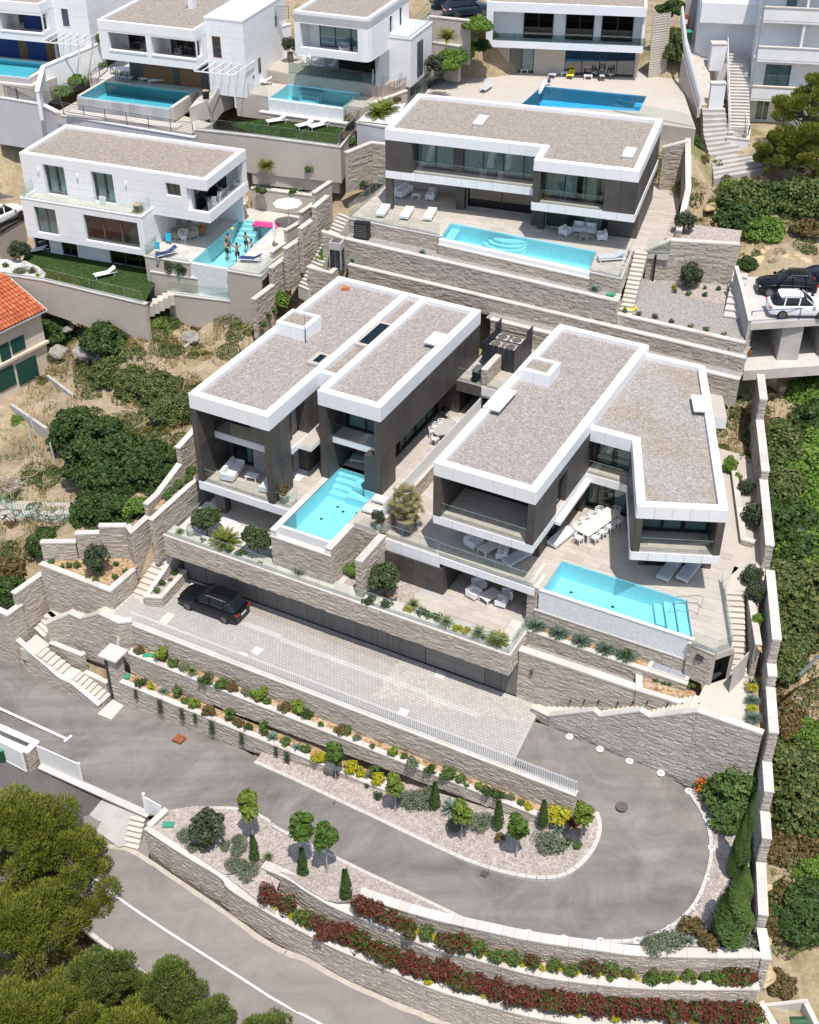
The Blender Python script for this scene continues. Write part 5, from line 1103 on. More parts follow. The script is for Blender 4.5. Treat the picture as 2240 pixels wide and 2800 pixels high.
GR('glass balustrade round the towel corner above the olive planter',[FH.w(11.4,1.6,ZT),FH.w(11.4,-.3,ZT),FH.w(15.35,-.2,ZT)],1);GR('glass balustrade beside the swimmers above the sun deck',[FH.w(18.9,-.4,ZT),FH.w(21.7,-.4,ZT),FH.w(21.9,3.5,ZT)],1)
ST('short pale steps between the lawn and the white sun deck',FH,(11.6,-2.9),(14.2,-1.3),1,8.6,10,7)
# -- houses behind
def win(par,F,f,Y,q,p0,p1,n=2,off=0,**k):
 r=rect(F,f,*q,Y);WN(par,p0,p1,r[0]-off,r[1]-off,r[2],r[3],n,**k);return r
vE=TA('white_house','white house with rounded corner above the glass-fronted pool and green lawn','house',FE,20.8,x=4,y=4)
EB,ET=23.9,27.5
eo=[(0,0),(6.3,0),(6.75,.12),(6.9,.6),(6.95,9),(0,9)]
m=MB();m.prism(eo,ET-.9,ET-.25);m.m=[0]*len(m.m);m.bd('roof_slab','white',vE);g=MB();g.prism([(.4,.4),(6.2,.4),(6.5,.8),(6.5,8.6),(.4,8.6)],ET-.24,ET-.18);g.bd('roof_gravel','rgb',vE);ringl(vE,eo,.35,ET-.9,ET)
w=MB();WH(w,(0,0),(6.3,0),EB,ET-.9,.3,[(.55,5.85,EB+.65,ET-.95)])
for a,b in zip(eo[1:],eo[2:5]):WH(w,a,b,EB,ET-.9,.3,[(3.9,4.6,25.1,26.5),(6.2,6.9,24.4,26.6)]if b==eo[4]else[])
w.box(0,.3,.3,8.9,EB,ET-.9);w.box(.3,6.6,.3,8.9,EB,EB+.3);w.bd('upper_wall','white',vE)
bw=MB();bw.box(.3,6.5,1.9,2.1,EB+.3,ET-.9);bw.box(.3,.45,.3,1.9,EB+.3,ET-.9);bw.bd('loggia_wall','plaster',vE)
WN(vE,(.3,1.9),(6.6,1.9),1.2,5.6,EB+.35,ET-1,3,rec=-.08,cu=((0,.3),(.36,.62),(.7,1)),room=0);WN(vE,eo[3],eo[4],3.9,4.6,25.1,26.5,1,cu=((.3,1),));WN(vE,eo[3],eo[4],6.2,6.9,24.4,26.6,1,cu=((.3,1),))
for k,(a,b)in en((((0,0),(6.3,0)),(eo[2],eo[3]),(eo[3],eo[4]))):CD(vE,a,b,EB,ET-.9,1.5,'white','wall_panel',t=.02,rows=2,holes=[(.55,5.85,EB+.65,ET-.95)]if k==0 else([(3.9,4.6,25.1,26.5),(6.2,6.9,24.4,26.6)]if k==2 else[]))
w=MB();w.box(6.4,9,4.2,9.5,20.8,24.9);w.box(6.35,9.05,4.15,9.55,24.9,25.05);w.bd('annex','white',vE);WN(vE,(9,4.2),(9,9.5),1.6,2.9,21.2,24.2,2,rec=-.06,cu=((0,1),),room=0)
GR('glass balustrade on the annex roof of the rounded white house',[FE.w(6.95,4.25,25.05),FE.w(8.9,4.25,25.05),FE.w(8.9,9.4,25.05)],.9)
w=MB();w.box(.2,6.6,5.2,5.4,21.2,EB);w.box(6.5,7,2.2,8,21.2,EB);w.bd('ground_wall','gmt',vE);WN(vE,(.2,5.2),(6.6,5.2),1.5,6.2,21.25,EB-.05,4,rec=-.06,cu=((0,.2),),room=0,pane='pdk')
dE=TA('pool_terrace','','terrace',FE,18.3,x=2,y=2);tag(dE,'pale terrace with white dining set under the rounded white house','terrace')
mk1(dE,'prism','terrace_slab','render',[(-2.2,2.6),(5.2,2.6),(8.3,2.4),(9.2,12),(-5,12),(-4.5,3)],18.3,21.17);mk1(dE,'prism','paving','deck',[(-2.1,2.65),(5.15,2.65),(8.2,2.5),(9.1,11.9),(-4.9,11.9),(-4.4,3.05)],21.17,21.2)
bx(dE,'side_deck',M['deck'],-5.5,-2.2,-1.2,2.6,18.2,20.2);bx(dE,'side_deck',M['deck'],4.95,7.6,-.9,2.5,18.2,20.2)
pool('pale infinity pool with a glass front above the lawn with three loungers',FE,[(-2.1,-1.3),(4.85,-1.3),(4.85,2.55),(-2.1,2.55)],20.25,1.2,'water','mosaicblue',(1,1),steps=[([(-1+.3*k,2.5),(1.3-.1*k,2.5),(1.3-.1*k,2.1-.4*k),(-1+.3*k,2.1-.4*k)],.25+.25*k)for k in rg(4)])
t=TA('infinity_wall','','pool wall',FE,18.6,x=1,y=-1.4);tag(t,'pale glazed front wall of the infinity pool above the lawn','pool wall');bx(t,'glass_front',M['mosaic'],-2.2,4.95,-1.45,-1.3,18.9,20.2);bx(t,'plinth',M['render'],-2.9,5.4,-1.9,-1.45,18.5,19.05);bx(t,'coping',M['coping'],-2.95,5.45,-1.95,-1.4,19.05,19.14)
GR('tall glass screen in front of the outdoor dining set',[FE.w(-2.1,2.7,21.2),FE.w(5.1,2.7,21.2)],.95,1.8,'bgd');GR('glass balustrade beside the olive pot on the pool terrace',[FE.w(5.3,2.6,21.2),FE.w(8.1,2.5,21.2),FE.w(8.3,6,21.2)],.95);GR('glass balustrade on the left end of the infinity pool terrace',[FE.w(-5.4,-1.1,20.2),FE.w(-2.3,-1.2,20.2)],.95);GR('glass balustrade on the right end of the infinity pool terrace',[FE.w(5,-.85,20.2),FE.w(7.5,-.85,20.2)],.95)
LZ=18.8
lawn('',[at('b',-160,770,LZ),at('b',60,735,LZ),at('b',560,795,LZ),at('b',520,895,LZ),at('b',0,832,LZ)],5,16000)
wall('long pale wall below the green lawn with three loungers',[at('a',1205,800,LZ+.15),at('b',0,842,LZ+.15),at('b',525,910,LZ+.15),at('b',615,790,LZ+.15)],[15.6,15.6,15.8,16.5],.35,.09,mt='render',name='garden_wall')
GR('glass balustrade along the front of the green lawn',[at('a',1215,797,LZ+.15),at('b',0,838,LZ+.15),at('b',510,903,LZ+.15)],.9,1.8);GR('dark tinted glass fence at the end of the green lawn',[at('b',515,905,LZ+.2),at('b',620,790,LZ+.2)],.9,1.5,'pdk')
# terraced planters under the lawn
for k,(pts,zs,zb,lab)in en([([(-30,1005),(515,1065)],16.55,14.6,'upper'),([(-30,1165),(370,1215)],14.5,12.5,'lower')]):
 P=[at('b',x,y,zs)for x,y in pts];wall(f'{lab} pale planter wall with agaves behind the pool with swimmers',P,zb,.3,.09,mt='render',name='planter_wall')
 Q=offs(P,-1.5);GS('planter_soil',[V3((v.x,v.y,zs-.12))for v in(P[0],P[1],Q[1],Q[0])],'whitegravel')
def whitevilla(F,label,x1,y1,zb,zt,zg,op,ground,brown):
 v=TA('white_villa',label,'villa',F,zg,x=x1/2,y=y1/2);FR_(v,0,x1,0,y1,zt-.8,zt,'rgb',.3,'',.16)
 w=MB();WH(w,(0,.02),(x1,.02),zb,zt-.8,.3,op);WH(w,(x1-.02,.32),(x1-.02,y1),zb,zt-.8,.3,[(0,.9,zb+.9,zt-1),(3.3,4,zb+1.4,zt-1)]);w.box(0,.3,.32,y1,zb,zt-.8);w.box(.3,x1-.32,.32,y1-.3,zb,zb+.3);w.bd('upper_wall','white',v)
 b=MB();b.box(.3,x1-.9,2.6,2.8,zb+.3,zt-.8);
 for h in op[1:]:b.box(h[0]-.35,h[0]-.05,.32,2.6,zb+.3,zt-.8)
 b.bd('loggia_wall','plaster',v)
 for i,h in en(op):WN(v,(0,2.6),(x1,2.6),h[0]+.5,h[1]-.5,zb+.32,zt-1,2,rec=-.1,frame='frameg',cu=((0,.3),),room=0,pane=('pdk' if brown else 'paneblue'))
 WN(v,(x1-.02,.32),(x1-.02,y1),3.3,4,zb+1.4,zt-1,1,rec=.05,frame='frameg',cu=(),room=0,pane=('pdk' if brown else 'paneblue'))
 for h in op:
  bx(v,'sill',M['wp'],h[0]-.02,h[1]+.02,-.04,.02,h[2]-.12,h[2])
 g=MB();g.box(.8,x1-.8,3.2,y1-.3,zg,zb);g.bd('ground_wall','plaster',v)
 n=len(ground)
 for i,(a,b_,mt)in en(ground):
  q=MB();q.box(a,b_,3.05,3.2,zg+.02,zb);q.bd('shutter' if mt in('brownwood','blue')else 'pillar',M[mt],v)
 return v
vF=whitevilla(FF,'white villa with brown timber ground floor behind its blue pool',9.4,10.5,22.6,25.95,19.9,[(.9,4.6,23.5,25),(5.1,9.39,23.5,25)],[(.8,2.2,'dark'),(2.2,5.2,'brownwood'),(5.2,5.9,'dark'),(5.9,8,'brownwood'),(8,8.6,'dark')],True)
w=MB();w.box(9.4,13,2,11,19.9,26.4);w.box(9.35,13.05,1.95,11.05,26.4,26.55);w.bd('annex','white',vF);CD(vF,(13,2),(13,11),19.9,26.4,1.2,'white','wall_panel',t=.02,rows=7);CD(vF,(9.4,2),(13,2),19.9,26.4,1.2,'white','wall_panel',t=.02,rows=7,holes=[(.6,1.4,23.2,25)]);WN(vF,(9.4,1.98),(13,1.98),.6,1.4,23.2,25,1,rec=-.02,frame='brownwood',cu=(),room=0,pane='pdk')
WN(vF,(13.02,2),(13.02,11),2.5,3,21.3,22.6,1,rec=-.03,frame='frameg',cu=(),room=0,pane='pdk');WN(vF,(13.02,2),(13.02,11),6.5,6.9,24.3,25.2,1,rec=-.03,frame='frameg',cu=(),room=0,pane='pdk')
m=MB();m.box(5.6,6.1,6.3,7,25.7,27.3);m.box(5.45,6.25,6.15,7.15,27.3,27.4);m.bd('chimney','plaster',vF)
dF=TA('pool_terrace','','terrace',FF,18,x=3,y=0);tag(dF,'pale terrace with grey-tiled raised pool in front of the timber ground floor','terrace')
mk1(dF,'prism','terrace_slab','pcon',[(-3.2,2.4),(8.4,2.4),(9.3,-2),(11.5,8.5),(10,12),(-3.2,12)],18.2,19.9);mk1(dF,'prism','lower_walk','deck',[(-3.2,-3.6),(10.6,-4.5),(11.2,-1.5),(-3,2.4)],17.6,18.6);bx(dF,'ledge',M['coping'],-2,9,-4,-2.9,18.62,18.8)
pool('blue pool with grey tiled front in front of the brown timber villa',FF,[(-1.25,-2.4),(7.6,-2.4),(7.6,1.75),(-1.25,1.75)],19.85,1,'waterdeep','mosaicteal',(3,0))
t=TA('pool_surround','','pool wall',FF,18.6,x=3,y=-2.6);tag(t,'grey tiled infinity front with white rim round the blue pool of the timber villa','pool wall')
for i in rg(16):m=MB();a=-1.5+i*.575;m.box(a+.004,a+.571,-2.62,-2.42,18.7,19.8);m.bd('tile','pooltile',t)
m=MB();m.box(-1.55,-1.25,-2.4,2.3,18.7,19.93);m.box(7.6,7.95,-2.4,2.3,18.7,19.93);m.box(-1.25,7.6,1.75,2.3,18.7,19.93);m.bd('rim','coping',t)
G_F=Frame(at('a',0,225,22.8),radians(-16.4));G_F=Frame(G_F.w(-5.5,0),radians(-16.4))
vG=whitevilla(G_F,'white villa with bright blue blinds in the upper left corner',10.1,11,22.6,26,19.9,[(2,5,23.4,24.95),(5.7,10.09,23.4,24.95)],[(.8,3.5,'blue'),(3.5,5.3,'blue'),(5.3,6.2,'brownwood'),(6.2,8.2,'blue'),(8.2,9,'brownwood')],False)
bx(vG,'blind',M['blue'],6.6,8.4,2.45,2.55,22.95,25)
w=MB();w.box(10.1,13.6,2.2,11,19.9,26.4);w.bd('annex','white',vG);CD(vG,(10.1,2.2),(13.6,2.2),19.9,26.4,1.2,'white','wall_panel',t=.02,rows=7,holes=[(.8,1.6,23.5,25.2)]);CD(vG,(13.6,2.2),(13.6,11),19.9,26.4,1.2,'white','wall_panel',t=.02,rows=7);WN(vG,(10.1,2.18),(13.6,2.18),.8,1.6,23.5,25.2,1,rec=-.02,frame='wp',cu=(),room=0,pane='paneblue')
dG=TA('pool_terrace','','terrace',G_F,18,x=5,y=0);tag(dG,'terrace with curved railing in front of the blue-blind villa','terrace');mk1(dG,'prism','terrace_slab','pcon',[(-4,-3.8),(10.4,-3.8),(11.2,-1),(11.2,11),(-4,11)],18,19.85)
pool('blue pool at the left edge in front of the blue-blind villa',G_F,[(0,-3),(9.6,-3),(9,1.1),(0,1.1)],20.3,.42,'waterdeep','mosaicteal',(5,-1));m=MB();t=TA('pool_surround','grey tiled rim round the blue pool at the left edge','pool wall',G_F,19.3,x=5,y=-3)
m.box(-.3,9.95,-3.3,-3.02,19,20.3);m.bd('front','pooltile',t);m=MB();m.box(-.3,9.9,1.12,1.5,19.8,20.38);m.box(9.62,10,-3,1.1,19.8,20.38);m.bd('rim','coping',t)
def pergola(F,label,x0,x1,y0,y1,z,zg):
 t=TA('pergola',label,'pergola',F,zg,x=x0,y=y0)
 for y in(y0,y1):mk1(t,'beam','beam','wp',(x0,y,z),(x1,y,z),.09,.09)
 for i in rg(6):m=MB();x=x0+(x1-x0)*i/5;m.beam((x,y0-.1,z+.09),(x,y1+.1,z+.09),.06,.06);m.bd('rafter','wp',t)
 for y in(y0,y1):mk1(t,'beam','post','wp',(x1-.1,y,zg),(x1-.1,y,z-.05),.1,.1)
pergola(FF,'white slatted pergola on the right side of the timber villa',9.4,13.2,-.6,3.6,22.7,19.9);pergola(G_F,'white slatted pergola beside the blue-blind villa',10.1,13.8,-.4,3.6,22.8,19.8)
wall('white wall rising between the two blue-pool villas',[at('a',240,560,20.2),at('a',275,410,21),at('a',640,255,22.2)],[17.5,18,19.5],.3,.12,mt='plaster',name='boundary_wall',cmat='wp')
wall('grey plaster retaining wall with railing above the white house roof',[at('a',-60,590,18.6),at('a',240,640,18.5),at('a',385,712,18.5),at('a',1200,850,18.5)],[14,14,14,15],.35,.1,mt='lavender',name='retaining_wall',cmat='wp')
def railing(label,pts,h=1,n=8,post=1.5,mt='frameg',name='railing'):
 t=TW(name,label,'railing',pts[0]);pts=[V3(p)for p in pts]
 for a,b in zip(pts,pts[1:]):
  Ln=(b-a).length;k=max(1,round(Ln/post))
  for i in rg(k+1):p=a.lerp(b,i/k);m=MB();m.beam(p,p+Zv(h),.06,.06);m.bd('post',M[mt],t)
  for j in rg(n):z=V3((0,0,.12+(h-.12)*j/(n-1)));m=MB();m.tube([a+z,b+z],.016 if j<n-1 else.028,6);m.bd('rail',M[mt],t)
railing('dark horizontal railing above the grey wall in front of the timber villa',[at('a',395,708,18.6),at('a',1200,838,18.6)],1.05,7,2.2);railing('curved dark railing in front of the blue pool at the left edge',[at('a',-40,590,18.6),at('a',110,612,18.6),at('a',235,632,18.6),at('a',380,655,18.6)],1.05,7,1.7)
railing('short dark railing beside the hedge left of the timber villa pool',[at('a',320,610,18.9),at('a',520,560,19.9),at('a',670,440,19.9)],1,6,1.6)
wall('dark tinted wall strip stepping down between the timber villa and the infinity pool',[at('a',1300,640,19.6),at('a',1385,500,21),at('a',1725,300,22.3)],[17.5,18.5,20],.12,0,mt='conc',name='boundary_wall')
# upper right villa
FD=Frame(at('b',1425,290,22.35),atan2((at('c',630,330,22.35)-at('b',1425,290,22.35)).y,(at('c',630,330,22.35)-at('b',1425,290,22.35)).x))
XD=FD.p('c',630,330,22.35).x;DZ=19.6
vD=TA('white_villa','white villa framing a dark glazed loggia above the rectangular bright blue pool','villa',FD,DZ,x=XD/2,y=4)
dt=26.3;FR_(vD,0,XD,0,8.5,dt-.75,dt,'rgb',.25,'',.1,mt='white')
oR=rect(FD,'c',-120,70,645,288,0)
hd=[(rect(FD,'b',1475,60,1500,245,0)[0],oR[1],22.95,dt-.8)]
w=MB();WH(w,(0,0),(XD,0),22.35,dt-.75,.25,hd);w.box(0,.25,.25,8.4,22.35,dt-.75);w.box(XD-.25,XD,.25,8.4,22.35,dt-.75);w.box(.25,XD-.25,.25,8.2,22.35,22.6);w.bd('upper_wall','white',vD)
bw=MB();bw.box(.25,XD-.25,2.4,2.6,22.6,dt-.75);bw.bd('loggia_wall','plaster',vD)
for a,b in((.23,.42),(.5,.68),(.73,.93)):WN(vD,(0,2.4),(XD,2.4),XD*a,XD*b,22.65,dt-.85,2,rec=-.1,cu=((0,.3),),room=0,pane='pdk')
GR('tinted glass balustrade across the loggia above the bright blue pool',[FD.w(hd[0][0],.05,22.6),FD.w(hd[0][1],.05,22.6)],1,2.2,'bgd')
w=MB();WH(w,(.3,1.6),(XD-.2,1.6),DZ,22.35,.3,[(XD*.13,XD*.29,DZ+.02,22),(XD*.49,XD*.94,DZ+.02,22.2)]);w.bd('ground_wall','render',vD)
WN(vD,(.3,1.6),(XD-.2,1.6),XD*.13,XD*.29,DZ+.02,22,2,cu=((.5,1),));WN(vD,(.3,1.6),(XD-.2,1.6),XD*.49,XD*.94,DZ+.02,22.2,4,cu=((0,.1),(.8,1)),pane='paneblue')
dD=TA('pool_terrace','','terrace',FD,DZ-2.5,x=XD/2,y=-4);tag(dD,'broad sunlit terrace with bright blue pool at the upper right','terrace')
pD=[at('c',5,535,DZ),at('c',655,598,DZ),at('c',610,690,DZ),at('b',1640,655,DZ)]
pDl=[FD.l(p)for p in pD]
tp=[at('b',1040,575,DZ),at('b',1180,480,DZ),at('b',1560,505,DZ),at('b',1720,400,DZ),at('b',1370,330,DZ+0),at('b',1160,460,DZ)]
oD=[FD.l(at(*q,DZ))for q in(('b',1040,585),('c',960,800),('c',860,500),('c',760,300),('b',1380,380),('b',1170,455))]
b=MB();b.prism([(p.x,p.y)for p in oD],DZ-2.5,DZ-1.3);b.bd('base','pcon',dD)
b=MB();hole=[(p.x,p.y)for p in pDl]
# terrace top with the pool cut out: strips round it
cx=[(p.x,p.y)for p in oD]
for pl in([cx[0],(hole[3][0],hole[3][1]),(hole[0][0],hole[0][1]),cx[5]],[cx[0],cx[1],(hole[2][0],hole[2][1]),(hole[3][0],hole[3][1])],[(hole[2][0],hole[2][1]),cx[1],cx[2],(hole[1][0],hole[1][1])],[(hole[0][0],hole[0][1]),(hole[1][0],hole[1][1]),cx[2],cx[3],cx[4],cx[5]]):
 b.prism(pl,DZ-1.29,DZ)
b.bd('paving','deck',dD)
pool('rectangular bright blue pool in front of the upper right white villa',FD,hole,DZ-.02,1.2,'waterblue','liner',(pDl[0].x+3,pDl[0].y-1),steps=[([(pDl[1].x-.9,pDl[1].y-.5),(pDl[1].x-.1,pDl[1].y-.5),(pDl[1].x-.3,pDl[1].y-1.6),(pDl[1].x-1.1,pDl[1].y-1.6)],.4)])
GR('glass balustrade in front of the bright blue pool terrace',[at('c',450,690,DZ),at('c',950,790,DZ)],1,2);GR('dark tinted balustrade on the slope left of the bright blue pool terrace',[at('b',920,615,DZ),at('b',1060,560,DZ),at('b',1195,500,DZ+.1)],1,1.6,'bgd')
ST('long pale steps climbing beside the upper right white villa',FD,(FD.p('c',665,485,DZ).x,FD.p('c',665,485,DZ).y),(FD.p('c',695,90,25.2).x,FD.p('c',695,90,25.2).y),1.9,DZ,25.2,26,wside=-1)
# apartment block at the right edge, seen on its balconies
FI=Frame(at('c',1265,760,17.6),radians(-9))
vI=TA('apartment_house','old white apartment house with balconies and orange roof edge at the right','apartment house',FI,17.2,x=4,y=5)
w=MB();WH(w,(0,1.4),(12,1.4),16.5,30.2,.3,[(.9,2.2,17.4,19.3),(1.2,3.4,20.3,22.4),(2,3,27.3,29.2),(7,8,27.3,29.2),(6,7,23.6,25.8)]);w.box(-.02,.3,1.7,12,16.5,30.2);w.box(-5,0,4.5,12,16.5,29);w.box(-4.9,-0,3.2,4.5,25.2,26.9);w.bd('wall','plaster',vI)
for z in(19.6,23,26.3):
 bx(vI,'balcony_slab',M['plaster'],0,12,0,1.4,z,z+.2);bx(vI,'parapet',M['plaster'],0,12,-.02,.13,z+.2,z+1.25);m=MB();m.box(-.06,12,-.08,.2,z+1.25,z+1.33);m.bd('parapet_cap',M['cream' if z<20 else 'coping'],vI)
WN(vI,(0,1.4),(12,1.4),2,3,27.3,29.2,1,frame='wp',cu=((0,1),),rec=.1);WN(vI,(0,1.4),(12,1.4),7,8,27.3,29.2,1,frame='wp',cu=((0,1),),rec=.1);WN(vI,(0,1.4),(12,1.4),6,7,23.6,25.8,1,frame='brownwood',cu=(),rec=.1);WN(vI,(0,1.4),(12,1.4),1.2,3.4,20.3,22.4,2,frame='frameg',cu=((0,1),),rec=.1);WN(vI,(0,1.4),(12,1.4),.9,2.2,17.4,19.3,2,frame='wp',cu=((0,1),),rec=.1)
for x in(3.6,8.6):bx(vI,'pillar',M['plaster'],x,x+.2,.1,1.4,23.2,30.2)
r_=MB()
for i in rg(30):
 for j in rg(5):
  x0=-.3+i*.42;y0=-.35+j*.5;m=MB();m.tube([(x0+.2,y0,30.25+.25*j),(x0+.2,y0+.55,30.53+.25*j)],.2,8);r_.add(m)
r_.bd('roof_tiles','tcot',vI,kind='stuff');bx(vI,'eaves',M['cream'],-.4,12.3,-.4,8,30.05,30.2)
mk1(vI,'tube','drainpipe','gmt',[(.1,-.1,17.2),(.1,-.1,30)],.06,8)
# old farmhouse at the left edge
pJ0,pJ1=at('g',-60,245,2.9),at('g',320,45,2.9)
FJ=Frame(pJ0,atan2((pJ1-pJ0).y,(pJ1-pJ0).x));JX=(pJ1-pJ0).length
zj=fx(FJ,'d',300,770,0)[1];vJ=TA('farmhouse','old cream house with orange tiled roof and dark green shutters at the left edge','house',FJ,2.7,x=JX/2,y=3)
hs=[rect(FJ,'g',x0,y0,x1,y1,0)for x0,y0,x1,y1 in((60,30,150,85),)]if False else[]
w=MB();w.box(0,JX,0,8.5,2.2,zj);w.bd('wall','cream',vJ)
def shut(q):
 (xa,za),(xb,zb2),(xc,zc2)=[fx(FJ,*p,0)for p in q];m=MB();m.box(xa,xb,-.07,0,zc2,za);o=m.bd('shutter','greenshut',vJ);nb=int((za-zc2)/.14)
 for k in rg(nb):s=MB();z=zc2+.07+k*.14;s.box(xa+.05,xb-.05,-.1,-.07,z,z+.08);s.bd('slat','greenshut',o)
shut([('d',62,980),('d',143,945),('d',75,1065)]);shut([('d',-10,1015),('d',50,990),('d',0,1120)]);shut([('d',95,1130),('d',218,1070),('d',115,1262)]);shut([('d',-30,1180),('d',80,1140),('d',0,1300)])
m=MB();zl=fx(FJ,'d',318,965,0)[1];m.box(-.02,JX+.15,-.28,-0,zl-.12,zl+.08);m.bd('ledge','cream',vJ)
rf=MB();hb=1.9
mk1(vJ,'hexa','eaves','conc',[(-.5,-.55,zj),(JX+.4,-.55,zj),(JX+.4,4.2,zj+hb),(-.5,4.2,zj+hb)],[(-.5,-.55,zj+.14),(JX+.4,-.55,zj+.14),(JX+.4,4.2,zj+hb+.14),(-.5,4.2,zj+hb+.14)]);mk1(vJ,'hexa','roof_back','tcot',[(-.5,4.2,zj+hb),(JX+.4,4.2,zj+hb),(JX+.4,9,zj),(-.5,9,zj)],[(-.5,4.2,zj+hb+.2),(JX+.4,4.2,zj+hb+.2),(JX+.4,9,zj+.2),(-.5,9,zj+.2)])
nx=int((JX+.8)/.34)
for i in rg(nx):
 for j in rg(11):
  x=-.33+i*.34;a=j/11;b=(j+1.15)/11;y0,y1=-.55+4.75*a,-.55+4.75*b;z0,z1=zj+.16+hb*a+.02,zj+.16+hb*b
  t_=MB();t_.tube([(x,y0,z0+.03),(x,y1,z1)],[.165,.14],7,cap=False);rf.add(t_)
rf.bd('roof_tiles','tcot',vJ,kind='stuff')
# -- walls, planters, stairs round the pair of villas
A_=FA.w
def soil(name,pts,mt='soil'):
 return tag(GS(name,pts,mt),kind='structure')
def landing(m):m.v=[tuple(A_(*q))for q in m.v];tag(m.bd('stair_landing','step'),kind='structure')
GY,GX0,GX1,GT=-7.45,-12.95,13,4.46
wall('long stone-clad beam wall above the grey garage doors',[A_(GX0,GY,GT),A_(GX1,GY,GT),A_(GX1,-4.35,GT)],[2.76]*3,1.2,.09,.03,iv=230,name='garage_wall',ends='')
gd=TA('garage_front','grey timber garage front with two panelled doors under the stone beam','garage front',FA,0,x=0,y=-6.2)
bx(gd,'backing',M['darkin'],-12.6,13.2,-6.1,-5.7,-.2,2.9)
d1,d2=FA.p('D1',460,360,0).x,FA.p('D1',868,515,0).x;d3,d4=FA.p('k',1050,717,0).x,FA.p('k',1412,852,0).x
def boards(x0,x1,w):
 n=max(1,round((x1-x0)/w))
 for i in rg(n):
  a,b=x0+(x1-x0)*i/n,x0+(x1-x0)*(i+1)/n;m=MB();k=int((b-a)/.055)
  for j in rg(k):m.box(a+.008+(b-a-.016)*j/k,a+.008+(b-a-.016)*(j+1)/k-.01,-6.2-(.012 if j%2 else 0),-6.1,.03,2.8)
  m.bd('timber_panel','wood',gd,kind='stuff')
boards(-12.5,d1-.03,1.25);boards(d2+.03,d3-.03,1.22);boards(d4+.03,13.15,1.25)
for a,b in((d1,d2),(d3,d4)):
 do=MB();do.box(a,b,-6.16,-6.1,.02,2.8);dr=do.bd('garage_door','frameg',gd)
 for i in rg(2):
  for j in rg(3):bx(dr,'door_panel',M['wood'],a+(b-a)*i/2+.012,a+(b-a)*(i+1)/2-.012,-6.21,-6.16,.05+.9*j+.012,.05+.9*(j+1)-.012)
GR('long glass balustrade on the garage beam wall above the court',[A_(GX0+.05,-2.7,GT-.1),A_(GX0+.05,GY+.14,GT),A_(GX1-.12,GY+.14,GT),A_(GX1-.12,-4.5,GT)],.98,1.5)
# garden on the garage roof
soil('garden_gravel',[A_(-12.7,-7.2,G+.02),A_(-4.6,-7.2,G+.02),A_(-4.6,-5.02,G+.02),A_(-11.75,-2.95,G+.02),A_(-11.9,-2.6,G+.02),A_(-12.8,-2.6,G+.02)],'whitegravel');soil('garden_gravel',[A_(-4.6,-7.2,G+.018),A_(5,-7.2,G+.018),A_(5.1,-4,G+.018),A_(-0,-4,G+.018),A_(0,-6.6,G+.018),A_(-4.6,-6.6,G+.018)],'bgv');soil('garden_soil',[A_(5.1,-7.2,G+.03),A_(12.8,-7.2,G+.03),A_(12.8,-6.55,G+.03),A_(9.6,-6.5,G+.03),A_(5.1,-6.3,G+.03)])
m=MB();m.box(.06,.5,-6.9,-4.2,G-.1,G+.09);o=m.bd('kerb_strip','coping');o.matrix_world=Matrix.Translation((FA.o.x,FA.o.y,0))@Matrix.Rotation(FA.yaw,4,'Z');tag(o,'pale edging strip along the foot of the pool box','edging')
wall('stone end wall between the potted shrub and the pool box',[A_(1.95,-3.8,7.4),A_(1.95,-6.9,7.4)],G-.1,.47,.1,.03,iv=60,name='garden_wall',fs='fb',ends='e')
wall('stone pier at the right end of the undercroft',[A_(12.5,-1.5,7.28),A_(12.5,-3.9,7.28),A_(13.15,-3.95,7.28),A_(13.15,-2.5,7.28)],G-.2,.2,.1,.03,name='pier',fs='f')
# white fence wall and the two planters below it
wall('stone wall under the long white slat fence of the court',[A_(-12.85,-12.12,.02),A_(19.5,-12.12,.02)],[-2.2,-2.2],.4,.12,.05,iv=230,name='fence_wall',ends='se')
SF('long white slat fence along the court edge',A_(-12.8,-11.95,.02),A_(19.45,-11.95,.02),1,.145,.15,.025,twist=.85)
p1=[at('j',790,648,-1.7),at('j',1480,920,-1.7),at('n',700,90,-1.7),at('n',1725,520,-1.72)];P1=[FA.l(p)for p in p1];y1=sum(p.y for p in P1)/4
wall('upper planter wall below the court fence, full of mixed shrubs',[A_(P1[0].x,-12.6,-1.7),A_(P1[0].x,y1,-1.7),A_(19.4,y1,-1.75),A_(19.6,-12.3,-1.75)],[-3.8,-3.8,-2.4,-2.2],.3,.1,iv=210,name='planter_wall')
soil('planter_soil',[A_(P1[0].x,-12.2,-1.8),A_(19.4,-12.2,-1.85),A_(19.4,y1+.2,-1.85),A_(P1[0].x,y1+.2,-1.8)])
P2=[FA.l(at('j',725,805,-3.55)),FA.l(at('n',790,375,-3.55))];y2=(P2[0].y+P2[1].y)/2
wall('lower planter wall beside the drive, with trailing plants over its edge',[A_(P2[0].x,-13.6,-3.55),A_(P2[0].x,y2,-3.55),A_(P2[1].x,y2,-3.55),A_(P2[1].x+.1,y1+0,-3.55)],[-5.9,-5.9,-4.3,-4.1],.3,.1,iv=210,name='planter_wall')
soil('planter_soil',[A_(P2[0].x,y1-.05,-3.65),A_(P2[1].x,y1-.05,-3.65),A_(P2[1].x,y2+.2,-3.65),A_(P2[0].x,y2+.2,-3.65)])
